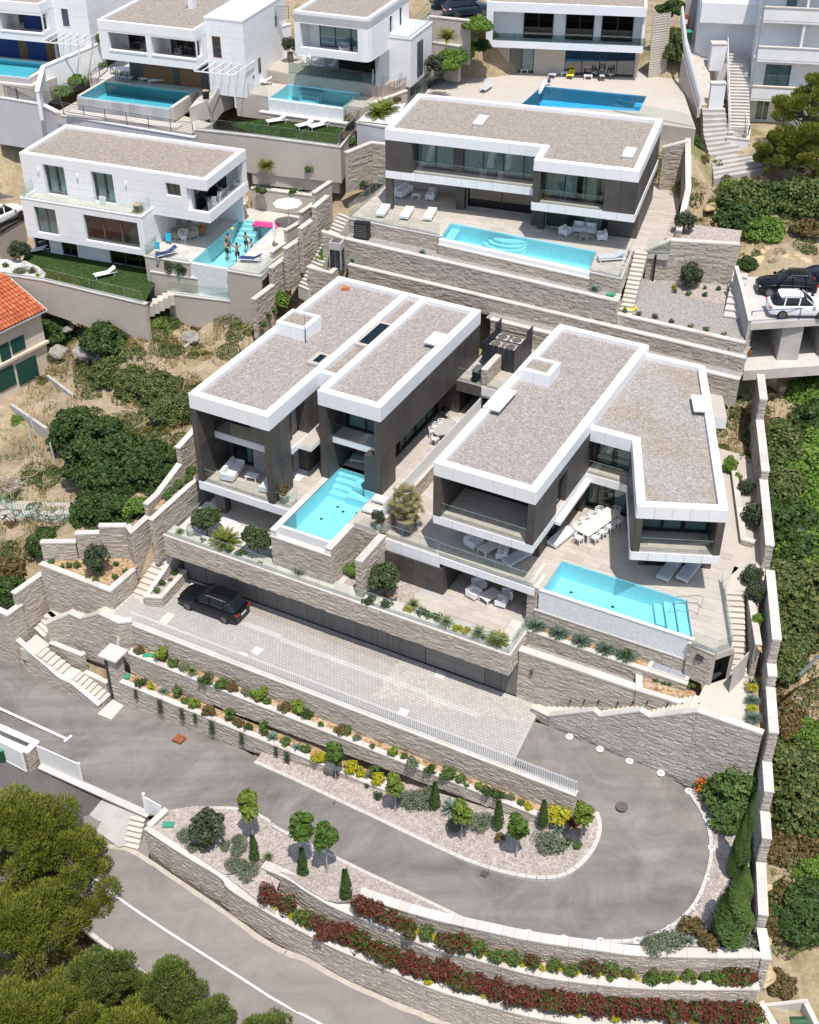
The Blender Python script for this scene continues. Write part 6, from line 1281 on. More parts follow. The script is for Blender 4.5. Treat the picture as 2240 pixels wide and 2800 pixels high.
# left stair group
wall('zigzag stone parapet with pale coping left of the white fence',[A_(-19.5,-13.35,-1.75),A_(-17.9,-12.55,-.72),A_(-16.9,-12.6,-.75),A_(-15.2,-12.5,.32),A_(-13.4,-12.65,.32),A_(-12.75,-12.1,.3)],[-4.6]*6,.4,.12,.05,iv=150,name='parapet_wall')
wall('small stone wall above the lower left stairs',[A_(-19.4,-13.5,-3.35),A_(-16.6,-13.5,-3.35),A_(-16.5,-13.2,-3.35)],[-5.4]*3,.28,.1,.05,name='garden_wall');wall('low stone ledge beside the gate pillar',[A_(-16.1,-14,-4.35),A_(-14.2,-14,-4.5)],[-5.7]*2,.28,.1,.05,name='garden_wall')
wall('long sloping stone balustrade on the road side of the left stairs',[A_(-21.7,-14.5,-3.1),A_(-20.4,-14.85,-3.2),A_(-17.25,-15.2,-4.35),A_(-16.3,-15.2,-4.4),A_(-13.95,-15.4,-5.3)],[-6.2]*5,.3,.1,iv=120,name='stair_wall')
ST('lower left stone steps rising from the drive',FA,(-13.9,-14.95),(-16.4,-14.95),.95,-5.55,-4.35,7,wside=-1);ST('upper run of the lower left stone steps',FA,(-17.3,-14.9),(-19.4,-14.9),.95,-4.35,-3.4,5,wside=-1)
m=MB();
for pl,z in(([(-17.35,-15),(-16.35,-15),(-16.35,-13.95),(-17.35,-13.95)],-4.35),([(-20.9,-14.9),(-19.35,-14.9),(-19.35,-13.6),(-20.9,-13.2)],-3.4)):m=MB();m.prism(pl,z-1,z);o=MB();o.v=[tuple(A_(x,y,zz))for x,y,zz in m.v];o.f=m.f;o.m=m.m;tag(o.bd('stair_landing','step'),kind='structure')
m=MB();m.prism([tuple(at('j',605,1025,-5.5))[:2],tuple(at('j',690,1062,-5.5))[:2],tuple(at('j',768,975,-5.5))[:2],tuple(at('j',700,935,-5.5))[:2]],-6,-5.5);tag(m.bd('stair_landing','step'),kind='structure')
ST('left stone steps climbing along the tall stone wall',FA,(-20.1,-13.3),(-19.6,-11.9),1.3,-3.4,-2.5,5,wside=1)
for(a,b,z0,z1,n)in(((-19.3,-12.2),(-17.9,-12.2),-2.5,-1.5,6),((-17,-12.2),(-15.4,-12.2),-1.5,-.05,7)):ST('hidden steps behind the zigzag parapet' if z0<-2 else 'upper steps behind the zigzag parapet',FA,a,b,.8,z0,z1,n)
for pl,z in(([(-20.9,-12.2),(-19.3,-12.2),(-19.3,-11.4),(-20.9,-11.4)],-2.5),([(-17.95,-12.2),(-16.95,-12.2),(-16.95,-11.4),(-17.95,-11.4)],-1.5),([(-15.45,-12.25),(-13,-12),(-13,-10),(-13.2,-9.4),(-14.75,-9.4),(-14.75,-11.4),(-15.45,-11.4)],-.012)):m=MB();m.prism(pl,z-1.5,z);o=MB();o.v=[tuple(A_(x,y,zz))for x,y,zz in m.v];o.f=m.f;o.m=m.m;tag(o.bd('stair_landing','step'),kind='structure')
t=TW('gate_pillar','tall stone pillar with a dark blue strip and wide pale cap at the foot of the steps','pillar',A_(-13.2,-14.2,-5.7));zc=zt_=-1.55
o3=ORG[t.name]
def lbox(par,name,mt,x0,x1,y0,y1,z0,z1,F=FA,bevel=0):
 m=MB();m.box(x0,x1,y0,y1,z0,z1);m.v=[tuple(F.w(x,y,z))for x,y,z in m.v];return m.bd(name,M[mt],par,bevel)
lbox(t,'shaft','mortar',-13.45,-12.75,-14.25,-13.5,-6,-1.55);lbox(t,'sign_strip','bks',-13.72,-13.46,-14.28,-13.6,-5.6,-1.56);lbox(t,'cap','coping',-14,-12.5,-14.5,-13.1,-1.55,-1.4,bevel=.01)
st=MB()
for a,b in((A_(-13.45,-14.25,0),A_(-12.75,-14.25,0)),(A_(-12.75,-14.25,0),A_(-12.75,-13.5,0))):
 e=(b-a).normalized()
 for s in stones_on(a,b,-5.7,-5.7,-1.55,-1.55,RW):
  k=RW.randrange(8);n=len(st.v)
  for vx,vy,vz in STU[k].v:q=s[0]+vx*(s[1]-s[0]);d_=-vy*s[4];st.v.append((a.x+e.x*q+e.y*d_,a.y+e.y*q-e.x*d_,s[2]+vz*(s[3]-s[2])))
  st.f+=[tuple(x+n for x in f)for f in STU[k].f];st.m+=[0]*5
st.bd('stone_facing','stone',t,kind='stuff')
wall('stone wall between the gate pillar and the white fence, stepping back',[A_(-13.4,-14,-3.5),A_(-13.35,-12.3,-.2)],[-5.7,-4],.3,0,name='return_wall')
# walls left of the stairs
wall('big planter wall with the grey olive bush, left of the court',[A_(-21.1,-11.35,1.6),A_(-14.85,-11.4,1.6),A_(-14.8,-8.7,1.6)],[-4,-3,-1],.35,.12,iv=230,name='planter_wall')
soil('planter_soil',[A_(-21,-11.1,1.45),A_(-15.1,-11.1,1.45),A_(-15,-8.2,1.45),A_(-16.5,-7.2,1.45),A_(-20.8,-10.5,1.45)])
wall('tall stone return wall left of the lower stairs',[A_(-21.6,-13.6,.4),A_(-21.3,-11,.4)],[-5]*2,.35,.12,iv=60,name='retaining_wall');wall('short stone wall stub at the far left edge above the drive',[A_(-24.5,-14.6,-.7),A_(-21.55,-14.75,-.7),A_(-21.4,-13.4,-.7)],[-6.3]*3,.35,.12,iv=90,name='retaining_wall')
for i,(x0,y0_,x1,y1_,z)in en(((-21.2,-10.75,-19.1,-9.6,3.05),(-19.1,-9.45,-17.6,-8.5,3.65),(-17.6,-8.6,-16,-7.75,4.3))):wall(['lowest','middle','highest'][i]+' step of the stone wall behind the grey olive bush',[A_(x0,y0_,z),A_(x1,y1_,z)],[1.2]*2,.35,.12,name='stepped_wall',ends='s')
wall('stone wall bending round the foot of the dark green trees',[A_(-16,-7.75,4.35),A_(-15.1,-8.25,4.35),A_(-15.05,-6.2,4.45)],[1.2,.2,1.2],.35,.12,iv=60,name='retaining_wall')
wall('stone wall climbing beside the upper left stairs',[A_(-15.05,-6.2,5.5),A_(-15,-5,5.6),A_(-15,-2.2,6.45)],[1.2,1.4,2.5],.35,.12,iv=60,name='retaining_wall',ends='s');wall('highest stone wall piece left of the dark villa corner',[A_(-15.1,-2,7.7),A_(-15.1,9,9.6)],[2.5,4],.35,.12,name='retaining_wall',ends='s')
wall('inner stone wall of the narrow planter beside the left dark villa',[A_(-13.85,-7.3,5.3),A_(-13.75,-1.9,5.5),A_(-13.7,8,7.5)],[1.4,2,4],.3,.1,iv=60,name='planter_wall',ends='s');soil('planter_soil',[A_(-14.8,-6,5.1),A_(-14.1,-6,5.1),A_(-14.1,4,5.6),A_(-14.8,4,5.6)])
ST('left pale steps climbing from the court along the stone wall',FA,(-13.2,-9.4),(-13.2,-6),1.45,-.01,1.4,8,wside=1)
m=MB();m.prism([(-14.75,-6),(-13.15,-6),(-13.15,-4.6),(-14.75,-4.6)],0,1.4);o=MB();o.v=[tuple(A_(x,y,zz))for x,y,zz in m.v];o.f=m.f;o.m=m.m;tag(o.bd('stair_landing','step'),kind='structure')
wall('sloping stone side wall of the left pale steps',[A_(-13.15,-9.9,.45),A_(-13.1,-7.7,1.3),A_(-13.1,-6.2,2)],[-.1]*3,.25,.1,.04,name='stair_wall',ends='s',fs='f')
wall('small rose planter beside the black car',[A_(-13.1,-10.1,.85),A_(-11.95,-9.65,.85),A_(-12.2,-6.4,.85)],[-.1]*3,.26,.1,.05,name='planter_wall');soil('planter_soil',[A_(-13,-9.8,.7),A_(-12.1,-9.5,.7),A_(-12.3,-6.3,.7),A_(-13,-6.3,.7)],'bgv')
# right side of the court: tiered walls under the long pool
wall('big stone wall right of the garage front',[A_(13.1,-6.2,3.92),A_(20.9,-6.1,3.92)],[-.1,-.1],.45,.12,.05,iv=230,name='retaining_wall',ends='')
wall('stone wall of the strap-leaved plant bed below the pool',[A_(20.25,-4.9,4),A_(20.7,-6.2,4),A_(23.6,-6.1,4.05),A_(24.45,-5.6,4.05)],[.2,.2,2.6,4.3],.3,.1,iv=80,name='planter_wall',ends='s')
soil('planter_soil',[A_(20.6,-5.9,3.88),A_(23.5,-5.8,3.88),A_(24.3,-5.3,3.88),A_(23.8,-4.6,3.88),A_(20.5,-4.6,3.88)])
wall('stone planter wall with five blue grass clumps below the long pool',[A_(12.55,-4.3,4.5),A_(12.6,-4.86,4.5),A_(23.3,-4.86,4.5)],[3.2]*3,.22,.1,.05,iv=150,name='planter_wall')
soil('planter_soil',[A_(12.7,-4.6,4.36),A_(20.7,-4.6,4.36),A_(20.7,-3.95,4.36),A_(12.7,-3.95,4.36)]);soil('channel_gravel',[A_(13.1,-5.85,3.4),A_(20.6,-5.85,3.4),A_(20.6,-4.7,3.4),A_(13.1,-4.7,3.4)],'ggv')
wall('low stone plinth under the white front of the long pool',[A_(13.1,-4,5.6),A_(23.05,-4,5.6)],[4.2]*2,.12,.1,.06,iv=60,name='pool_plinth')
t=TA('access_hatch','grey metal double hatch in a pale stone frame below the pool corner','hatch',FA,4.3,x=21.5,y=-4.4);m=MB();m.box(20.75,23.3,-4.66,-4.6,4.36,4.6);m.box(20.75,21,-4.6,-4.04,4.36,4.6);m.box(23.05,23.3,-4.6,-4.04,4.36,4.6);m.bd('frame','coping',t,kind='stuff')
for i in rg(2):bx(t,'lid',M['gmt'],21.05+i*1,22.03+i*1,-4.58,-4.05,4.5,4.58)
wall('stone corner room with an open doorway under the pool terrace',[A_(22.9,-4.25,7.12),A_(24.45,-4.5,7.12),A_(24.55,-4.4,7.12)],[4.5]*3,.3,.1,.06,iv=60,name='pump_room',fs='f')
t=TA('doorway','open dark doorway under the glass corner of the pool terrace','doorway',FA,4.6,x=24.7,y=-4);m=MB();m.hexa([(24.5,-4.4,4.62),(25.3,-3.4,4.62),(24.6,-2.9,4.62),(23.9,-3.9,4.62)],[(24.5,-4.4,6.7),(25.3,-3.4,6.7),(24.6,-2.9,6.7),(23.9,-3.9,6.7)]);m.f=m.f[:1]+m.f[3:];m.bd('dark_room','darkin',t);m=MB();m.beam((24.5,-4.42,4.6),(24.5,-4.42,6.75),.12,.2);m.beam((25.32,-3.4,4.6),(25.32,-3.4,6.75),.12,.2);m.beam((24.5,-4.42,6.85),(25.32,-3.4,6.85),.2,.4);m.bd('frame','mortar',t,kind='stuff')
t=TA('wall_vent','small dark square vent in the stone pump room wall','vent',FA,6.2,x=23.6,y=-4.4);bx(t,'grille',M['black'],23.45,23.9,-4.5,-4.42,6.2,6.6);
for i in rg(5):bx(t,'louvre',M['frameg'],23.47,23.88,-4.52,-4.5,6.23+i*.075,6.26+i*.075)
t=TA('open_gate','pale sheet metal gate standing open beside the right steps','gate',FA,4.64,x=25.6,y=-3.8);mk1(t,'beam','leaf','pcon',(25.75,-4.55,5.7),(26.15,-2.9,5.7),.05,2);mk1(t,'tube','handle','steel',[(25.85,-4.2,5.6),(25.72,-4.22,5.6),(25.72,-4.1,5.6)],.015,6)
wall('tall stone wall with zigzag coping above the loop road',[A_(15.8,-7.3,.5),A_(18.55,-7.3,2.25),A_(19,-7.3,2),A_(21.35,-7.3,3.55),A_(22,-7.3,3.35),A_(24.6,-7.25,4.98),A_(28.4,-7.2,4.95)],[-.5,-.6,-.65,-.8,-.9,-1.1,-1.6],.32,.12,.05,iv=290,name='retaining_wall',mt='stonelow',ends='s',skirt=.6)
wall('short stub wall with pale coping where the court meets the loop road',[A_(14.55,-7.05,.4),A_(15.85,-7.25,.4)],[-.4]*2,.3,.1,name='stub_wall',ends='se')
for i,(x0,x1,z0,z1,n)in en(((15.3,18.3,0,1.3,8),(18.9,21.1,1.3,2.75,8),(21.9,24.3,2.75,4.55,9))):ST(ONES[i]+' flight of pale steps behind the zigzag wall',FA,(x0,-6.97),(x1,-6.97),.75 if i==0 else 1.4,z0,z1,n,base=1.5)
for pl,z in(([(14.6,-6.97),(15.4,-6.97),(15.4,-6.2),(14.6,-6.2)],.02),([(18.25,-6.97),(18.95,-6.97),(18.95,-6.1),(18.25,-6.1)],1.3),([(21.05,-6.97),(21.85,-6.97),(21.85,-5.6),(21.05,-5.6)],2.75),([(24.25,-6.97),(28.1,-6.9),(27,-3),(26.3,-2.2),(25.2,-2.6),(24.3,-4.6)],4.62)):
 m=MB();m.prism(pl,z-2,z);o=MB();o.v=[tuple(A_(x,y,zz))for x,y,zz in m.v];o.f=m.f;o.m=m.m;tag(o.bd('stair_landing','step'),kind='structure')
sb,stp=FA.p('D4',1408,1112,4.64),FA.p('D4',1390,522,7.2)
ST('long pale steps down from the right pool terrace to the stone landing',FA,(sb.x,sb.y),(stp.x,stp.y),1.1,4.62,7.17,15,wside=-1,base=3)
m=MB();m.prism([(23.4,1.4),(24.6,1.8),(24.4,3.9),(23.2,3.9)],5.5,7.17);o=MB();o.v=[tuple(A_(x,y,zz))for x,y,zz in m.v];o.f=m.f;o.m=m.m;tag(o.bd('stair_landing','step'),kind='structure')
GR('glass balustrade round the right end of the long pool terrace',[A_(23.1,-4.35,E_),A_(24.6,-4.45,E_),A_(25.2,-3.55,E_),A_(22.95,1.9,E_)],.95)
GR('glass balustrade along the front edge of the right villa deck',[A_(2.3,-3.62,E_),A_(6.1,-3.66,E_)],.95);GR('glass balustrade set in front of the terrace sofas',[A_(6.3,-3.75,E_),A_(12.9,-3.95,E_)],.95)
GR('glass balustrade of the left front balcony of the right villa',[A_(6.5,-3.9,BT),A_(12.15,-3.9,BT)],.95);GR('glass balustrade in the notch balcony of the right villa',[A_(12.75,4.72,BT),A_(15.4,4.72,BT)],.95);GR('glass balustrade of the splayed wing balcony',[FW.w(.45,.08,BT),FW.w(4.72,.08,BT)],.95)
GR('glass balustrade of the lower loggia with the white sofas',[A_(-11.5,-4.1,D),A_(-6.25,-4.1,D)],.95);GR('glass balustrade of the upper left loggia balcony',[A_(-11.5,-2.45,10.5),A_(-6.3,-2.45,10.5)],.95);GR('glass balustrade of the balcony above the narrow pool',[A_(-4.1,.85,10.42),A_(-.55,.85,10.42)],.95);GR('glass balustrade beside the green potted bush at the pool corner',[A_(-5.75,-4.1,D),A_(-4.7,-4.1,D),A_(-4.6,-3.2,D)],.95)
GR('glass balustrade in front of the two flat white loungers by the narrow pool',[A_(.1,-3.75,D),A_(1.75,-3.75,D)],.95);GR('glass balustrade in front of the grill cabinet on the back patio',[A_(.1,11.5,10.4),A_(2,11.5,10.4)],.95);GR('glass balustrade on the right half of the back patio',[A_(2.3,11.5,10.4),A_(4.2,11.5,10.4)],.95)
wall('low stone dividing wall on the back patio beside the condensers',[A_(1.85,14.4,11.7),A_(1.85,11.6,11.7)],10.35,.4,.1,.03,name='dividing_wall',fs='fb',ends='e')
# stepped boundary wall on the right
BW=[((16.65,27.4),(20,17.5),8.75+3.5,9.7),((19.95,17.6),(22.05,11.3),9.75,9.7),((21.95,11.6),(24.3,4.6),8.5,9.1),((24.86,3),(26.87,-3),8.3,8.3),((26.5,-1.9),(27.2,-3.95),6.4,6.4),((27.25,-4),(28.35,-7.4),5.48,5.48),((28.36,-7.4),(29.05,-9.5),3.1,3.1),((29.12,-9.7),(29.7,-11.45),1.6,1.6),((29.7,-11.4),(30.75,-14.6),-.5,-.7),((30.88,-14.9),(31.6,-16.6),-1.55,-1.55)]
BN=['topmost','second','third','fourth','fifth','sixth','seventh','eighth','ninth','lowest']
BW=[((18.9,20.6),(20,17.4),11.4,11.4)]+[((20,17.4),(22.05,11.4),9.7,9.7),((22,11.5),(24.3,4.6),9,9)]+BW[3:]
BN=['topmost','second','third','fourth','fifth','sixth','seventh','eighth','ninth','lowest']
for(p,q,za,zb_),nm in zip(BW,BN):
 zbse=(6.5 if q[1]>8 else(4.4 if q[1]>-5 else(3 if q[1]>-8 else-1.8)))if q[1]>-9 else-3.2
 wall(f'{nm} step of the stone boundary wall on the right, counted downhill',[A_(p[0]+.45,p[1],za),A_(q[0]+.45,q[1],zb_)],[zbse-1.5]*2,.45,.12,.05,name='boundary_wall',fs='fb',ends='se',mt='stonelow',group='steps of the right boundary wall')
IW=[A_(20,14,7.45),A_(22.9,6.2,7.45)];wall('inner planter wall beside the right villa passage',[A_(20.3,14.2,7.6),A_(20,14,7.6),A_(22.9,6.3,7.6),A_(23.7,6.3,7.6)],[6.8]*4,.3,.1,name='planter_wall',iv=40)
wall('inner planter wall running down beside the long right steps',[A_(24.3,2.6,7.3),A_(26.4,-2.6,7.2)],[4.5]*2,.3,.1,name='planter_wall',ends='e')
soil('planter_soil',[A_(20.4,14,7.1),A_(21.2,13,7.1),A_(24.2,5,7.1),A_(23.2,6.2,7.1)]);soil('planter_soil',[A_(24.5,2.6,7),A_(25,2.5,7),A_(26.9,-3,7),A_(26.5,-2.7,7)]);soil('planter_soil',[A_(26.8,-3.2,4.75),A_(27.2,-3.6,4.75),A_(28.2,-6.8,4.75),A_(27.5,-6.8,4.75)])
slab(vW,'side_bridge',5.55,7.4,15.6,20.5,9.5,10.4,'white','deck')
# back tiers between the pair and the villa above
wall('lowest back terrace wall with pale coping behind the roofs',[A_(-.5,18.2,12),A_(18.6,18.2,12)],[9.8]*2,.35,.1,name='terrace_wall',big=1.25);wall('middle back terrace wall with small plants behind the roofs',[A_(-13.6,19.45,13.05),A_(18.5,19.45,13.05)],[11.6]*2,.35,.1,name='terrace_wall',big=1.25)
soil('bed_gravel',[A_(-1,18.4,11.9),A_(18.6,18.4,11.9),A_(18.6,19.5,11.9),A_(-1,19.5,11.9)],'ggv')
c3a,c3b=at('e',545,345,14.85),at('f',475,735,14.85)
wall('tall back terrace wall below the angled pool',[at('e',545,345,14.85),at('f',475,735,14.85),at('f',495,690,14.85)],[12.3]*3,.35,.1,name='terrace_wall',big=1.25,ends='s')
soil('bed_gravel',[at('e',560,345,14.72),at('f',470,730,14.72),FC.w(20.3,-6.3,14.72),FC.w(-2.2,-2.4,14.72)],'ggv');soil('bed_gravel',[A_(-13.6,19.6,12.93),A_(18.4,19.6,12.93),A_(18.4,21.5,12.93),A_(-13.6,21.5,12.93)],'ggv')
wall('stone front wall of the gravel yard with the yellow hose',[at('f',465,812,13.75),at('f',1262,993,13.75)],[12.3]*2,.35,.1,name='terrace_wall',big=1.25)
soil('yard_gravel',[FC.w(20.3,-7.3,13.6),FC.w(29.7,-9.1,13.6),FC.w(28.8,-.3,13.6),FC.w(20.3,-1.5,13.6)],'ggv');soil('yard_bed',[FC.w(24.4,-1.2,13.62),FC.w(24.6,-3,13.62),FC.w(25.6,-3.9,13.62),FC.w(28,-3.9,13.62),FC.w(28.2,-.8,13.62)],'bgv')
wall('large square stone wall behind the round olive bush in the yard',[FC.w(21.4,-1.5,15.98),FC.w(22.95,-1.2,16.9),FC.w(28,-.4,16.9)],[13.4]*3,.4,.12,.05,name='retaining_wall',big=1.2)
ST('short concrete steps at the right end of the gravel yard',FC,(27.9,-6.1),(27.9,-.9),1.1,13.6,14.9,7,wside=-1,mt='pcon')
wall('tall stone side wall right of the upper dark villa',[FC.w(22,11.5,20.2),FC.w(23.1,5,18.6),FC.w(23.2,.2,17.2)],[15.5]*3,.35,.12,name='boundary_wall',fs='fb',big=1.2);wall('short stone wall closing the walkway behind the upper dark villa',[FC.w(20.4,10.5,19.6),FC.w(22.2,10.9,20.2)],[15.8]*2,.35,.12,name='boundary_wall',big=1.2)
slab(vC,'garden_bed',22.4,27.9,-.2,3,15.5,16.55,'bgv')
# stepped walls between the swimmers' terrace and the upper villa
for i,(a,b,z0,z1,zz)in en(((('e',370,150),('e',455,78),16.6,16.6,13),(('e',285,282),('e',380,212),15.4,15.4,12),(('e',190,407),('e',298,337),14.2,14.2,11),(('e',100,528),('e',205,452),13,13,10),(('e',-5,722),('e',115,632),11.6,11.6,8.5))):
 wall(f'{ONES[i]} step down of the rough stone wall beside the narrow stairs',[at(*a,z0),at(*b,z1)],[zz-.5]*2,.35,.1,name='stepped_wall',group='stepped rough stone wall',big=1.2,ends='s')
for i,(a,b,z,zz)in en(((('e',365,60),('e',470,-10),17,13),(('e',285,182),('e',388,112),15.4,12),(('e',190,294),('e',305,228),14.3,11.5),(('e',105,428),('e',210,353),13.2,10),(('e',10,553),('e',108,453),12.2,9))):
 wall(f'{ONES[i]} step down of the smooth pale wall beside the swimmers',[at(*a,z),at(*b,z)],[zz-.5]*2,.3,.09,.05,name='stepped_wall',mt='render',group='stepped smooth pale wall',ends='s')
sA,sB=at('e',262,650,11.2),at('e',520,185,16);FS=Frame(sA,0)
ST('narrow stone stairs climbing between the rough stone walls',FS,(0,0),(sB.x-sA.x,sB.y-sA.y),1.2,11.2,16,22,base=1.5,wside=-1)
wall('stone planter wall beside the narrow stairs holding the bright bush',[at('e',320,520,13.3),at('e',470,560,13),at('e',535,500,13)],[9.5]*3,.3,.1,name='planter_wall',big=1.2);wall('stone planter wall with a slim young tree beside the upper stairs',[at('e',410,300,15.6),at('e',545,345,15.2)],[12.5]*2,.3,.1,name='planter_wall',big=1.2,fs='f')
wall('rough stone wall left of the upper villa with stepped coping',[at('b',570,945,19),at('b',720,885,19),at('b',810,895,19)],[15.5]*3,.35,.12,name='retaining_wall',big=1.2)
wall('pale plaster wall below the palm bed left of the upper villa',[at('b',625,755,20.2),at('b',800,785,20.2),at('b',850,770,20.2)],[16.5]*3,.3,.1,name='retaining_wall',mt='lavender')
GS('palm_bed',[at('b',630,750,20.3),at('b',860,775,20.3),at('b',930,640,20.3),at('b',720,660,20.3)],'whitegravel')
wall('pale sloping wall with coloured slats beside the infinity pool',[at('b',720,640,20.6),at('b',940,560,21)],[18.5]*2,.3,.1,name='boundary_wall',mt='render')
SF('fence of blue and tan slats beside the infinity pool',at('b',722,622,20.65),at('b',930,548,21.05),1,.16,.09,.03,'slatmix');SF('short fence of tan slats beside the dark cycad',at('b',618,750,19.2),at('b',712,712,19.6),.9,.16,.09,.03,'slatmix')
# court edge, gate, lower terraces
U0=[at('q',640,108,-2.75),at('q',850,182,-2.65),at('q',1100,255,-2.4),at('q',1400,322,-2.1),at('q',1725,392,-1.95),at('r',300,438,-1.85),at('r',640,488,-1.75),at('r',1360,492,-1.55)]
U1=[at('m',1625,842,-4.1),at('n',210,915,-3.9),at('q',300,75,-3.7),at('q',500,192,-3.6),at('q',780,300,-3.5),at('q',1110,445,-3.4),at('q',1400,512,-3.25),at('q',1725,608,-3.15),at('r',300,655,-3.05),at('r',690,690,-3),at('r',1352,690,-2.9)]
LL=[at('m',900,605,-4.9),at('m',1150,770,-4.9),at('m',1400,915,-4.95),at('p',1400,60,-5),at('p',1725,250,-5),at('q',300,338,-5),at('q',500,440,-5),at('q',780,555,-5),at('q',1110,692,-5.05),at('q',1400,780,-5.1),at('q',1725,868,-5.15),at('r',400,930,-5.2),at('r',1380,945,-5.1)]
U0s,U1s,LLs=SMO(U0),SMO(U1),SMO(LL)
wall('curved stone wall along the lower edge of the loop road',U0s+[at('r',1362,470,-1.55)],[p.z-2.2 for p in U0s]+[-3.8],.5,.12,.06,iv=190,name='retaining_wall');wall('curved stone planter wall with the upper photinia row',U1s,[p.z-2.6 for p in U1s],.45,.12,.06,iv=190,name='planter_wall',ends='s');wall('long curved stone wall above the public road with the lower photinia row',LLs,[-7.4]*4+[min(-7.4,p.z-2.6)-.1 for p in LLs[4:]],.5,.12,.06,iv=290,name='retaining_wall',ends='s',skirt=1)
def band(name,A,B,mt,dz=0,n=40):
 a,b=RS(A,n),RS(B,n);mb=MB()
 for i in rg(n-1):mb.face([(v.x,v.y,v.z+dz)for v in(a[i],a[i+1],b[i+1],b[i])])
 return tag(mb.bd(name,M[mt]),kind='structure')
B0,B1=offs(U0s,-1.2),offs(U1s,-.3)
band('planter_gravel',offs(U1s,-.35)[6:],[V3((p.x,p.y,-3.2))for p in offs(U0s,.3)],'bgv',-.12);band('planter_gravel',offs(LLs,-.4)[12:],[V3((p.x,p.y,-5))for p in offs(U1s,.3)],'bgv',-.12)
# gravel beds either side of the drive
gb=[at('m',1050,560,-4.95)]+[p for p in LOOP_O if at('m',1100,500,-5).x<p.x<at('q',1650,350,-2.6).x and p.y<62][2:]
lowbed=MB();outer_edge=[v+Zv(.05)for v in RS(outer[1:9],30)]
inn=RS([at('m',940,590,-4.85),at('m',1400,895,-4.85),at('m',1650,830,-4.15),at('n',210,905,-3.85),at('q',300,62,-3.6),at('q',480,165,-3.5),at('q',640,118,-2.85),at('q',1290,285,-2.3)],30)
for i in rg(29):lowbed.face([tuple(v)for v in(inn[i],inn[i+1],outer_edge[i+1],outer_edge[i])])
tag(lowbed.bd('gravel_bed','bgv'),kind='structure')
lb2=MB();a_,b_=RS([at('m',1400,895,-4.84),at('p',1725,240,-4.9),at('q',90,170,-4.92)],10),RS([at('m',1660,838,-4.15),at('n',60,880,-4.3),at('n',150,930,-4.4)],10)
for i in rg(9):lb2.face([tuple(v)for v in(a_[i],a_[i+1],b_[i+1],b_[i])])
tag(lb2.bd('gravel_bed','bgv'),kind='structure')
ub=MB();pv=None
for p in RS(SMO(inner[2:15],2),70):
 l=FA.l(p);wy=y2+.05 if l.x<P2[1].x else y1+.05;q=A_(min(l.x,20.3),wy if l.x<19.7 else-12.6,p.z+.1)
 if pv and(pv[2]<P2[1].x)==(l.x<P2[1].x):ub.face([tuple(v+Zv(.05))for v in(pv[0],p,q,pv[1])])
 elif pv:m_=FA.l(pv[0].lerp(p,.5));ub.face([tuple(v+Zv(.05))for v in(pv[0],p,q,A_(P2[1].x,y1+.05,p.z+.1),A_(P2[1].x,y2+.05,p.z+.1),pv[1])])
 pv=(p,q,l.x)
tag(ub.bd('gravel_bed','bgv'),kind='structure')
kerb('kerb of the gravel bed round the inside of the loop road',SMO(inner[2:15],3),.25,.12);kerb('pale outer kerb of the loop road below the right shrubs',[v for v in reversed(SMO(outer[10:18],3))],.22,.1);kerb('pale kerb along the lower gravel bed with the olive bush',[v for v in reversed(SMO(outer[0:8],3))],.22,.1)
rb=MB();re_=RS(outer[10:18],24);we=RS([A_(31.3,-16.2,-1.8),A_(31,-15,-1.7),A_(30.2,-12.6,-1.3),A_(29.6,-10.8,-1),A_(28.6,-7.5,-.8),A_(27,-7.4,-.8),A_(25.5,-7.4,-.75)],24)
re_=[at('r',598,420,-2)]+re_[1:]
for i in rg(23):rb.face([tuple(v+Zv(.06))for v in(re_[i],re_[i+1],we[i+1],we[i])])
tag(rb.bd('gravel_bed','bgv'),kind='structure')
# gate
wall('white-capped stone gate wall at the lower left',[at('m',-60,30,-4.2),at('m',168,130,-4.2),at('m',238,62,-4.2),at('m',-40,-60,-4.2)],[-6.2]*4,.3,.14,.06,name='gate_wall',cmat='wp')
def panelgate(label,a,b,h):
 t=TW('sliding_gate',label,'gate',a);e=(b-a);Ln=e.length;u=e.normalized();n=max(2,int(Ln/.14));az=atan2(u.y,u.x);mb=MB();mb.box(0,.13,-.03,.03,.08,h);me=mb.mesh('slat',M['wp'])
 for i in rg(n):o=bpy.data.objects.new('slat',me);COL.objects.link(o);o.parent=t;o.location=(a+u*(i*Ln/n))-ORG[t.name];o.rotation_euler=(0,0,az)
 mk1(t,'beam','top_rail','wp',a+Zv(h),b+Zv(h),.08,.1);mk1(t,'beam','post','wp',b+Zv(0),b+Zv(h+.12),.14,.14);mk1(t,'beam','bottom_rail','wp',a+Zv(.04),b+Zv(.04),.1,.1)
panelgate('white slatted sliding gate standing open at the drive entrance',at('m',255,205,-5.72),at('m',515,322,-5.62),1.75);panelgate('white slatted side gate at the far lower left',at('m',15,170,-5.95),at('m',165,250,-5.92),1.75)
t=TW('gate_post','white gate post with short white screen at the steps by the green box','gate post',at('m',912,520,-5.4));a=at('m',912,512,-5.45);mk1(t,'beam','post','wp',a,a+Zv(1.9),.16,.16);b=at('m',1010,545,-5.3);mk1(t,'hexa','screen','wp',[a+Zv(.1),b,b+V3((.02,.06,0)),a+V3((.02,.06,.1))],[a+Zv(1.6),b+Zv(1.2),b+V3((.02,.06,1.2)),a+V3((.02,.06,1.6))])
wall('short stone wall with pale coping beside the gate steps',[at('m',905,605,-4.85),at('m',1040,480,-4.6)][::-1]if False else[at('m',935,590,-4.8),at('m',1040,490,-4.55)],[-5.6,-5.4],.3,.12,.05,name='gate_wall',fs='fb')
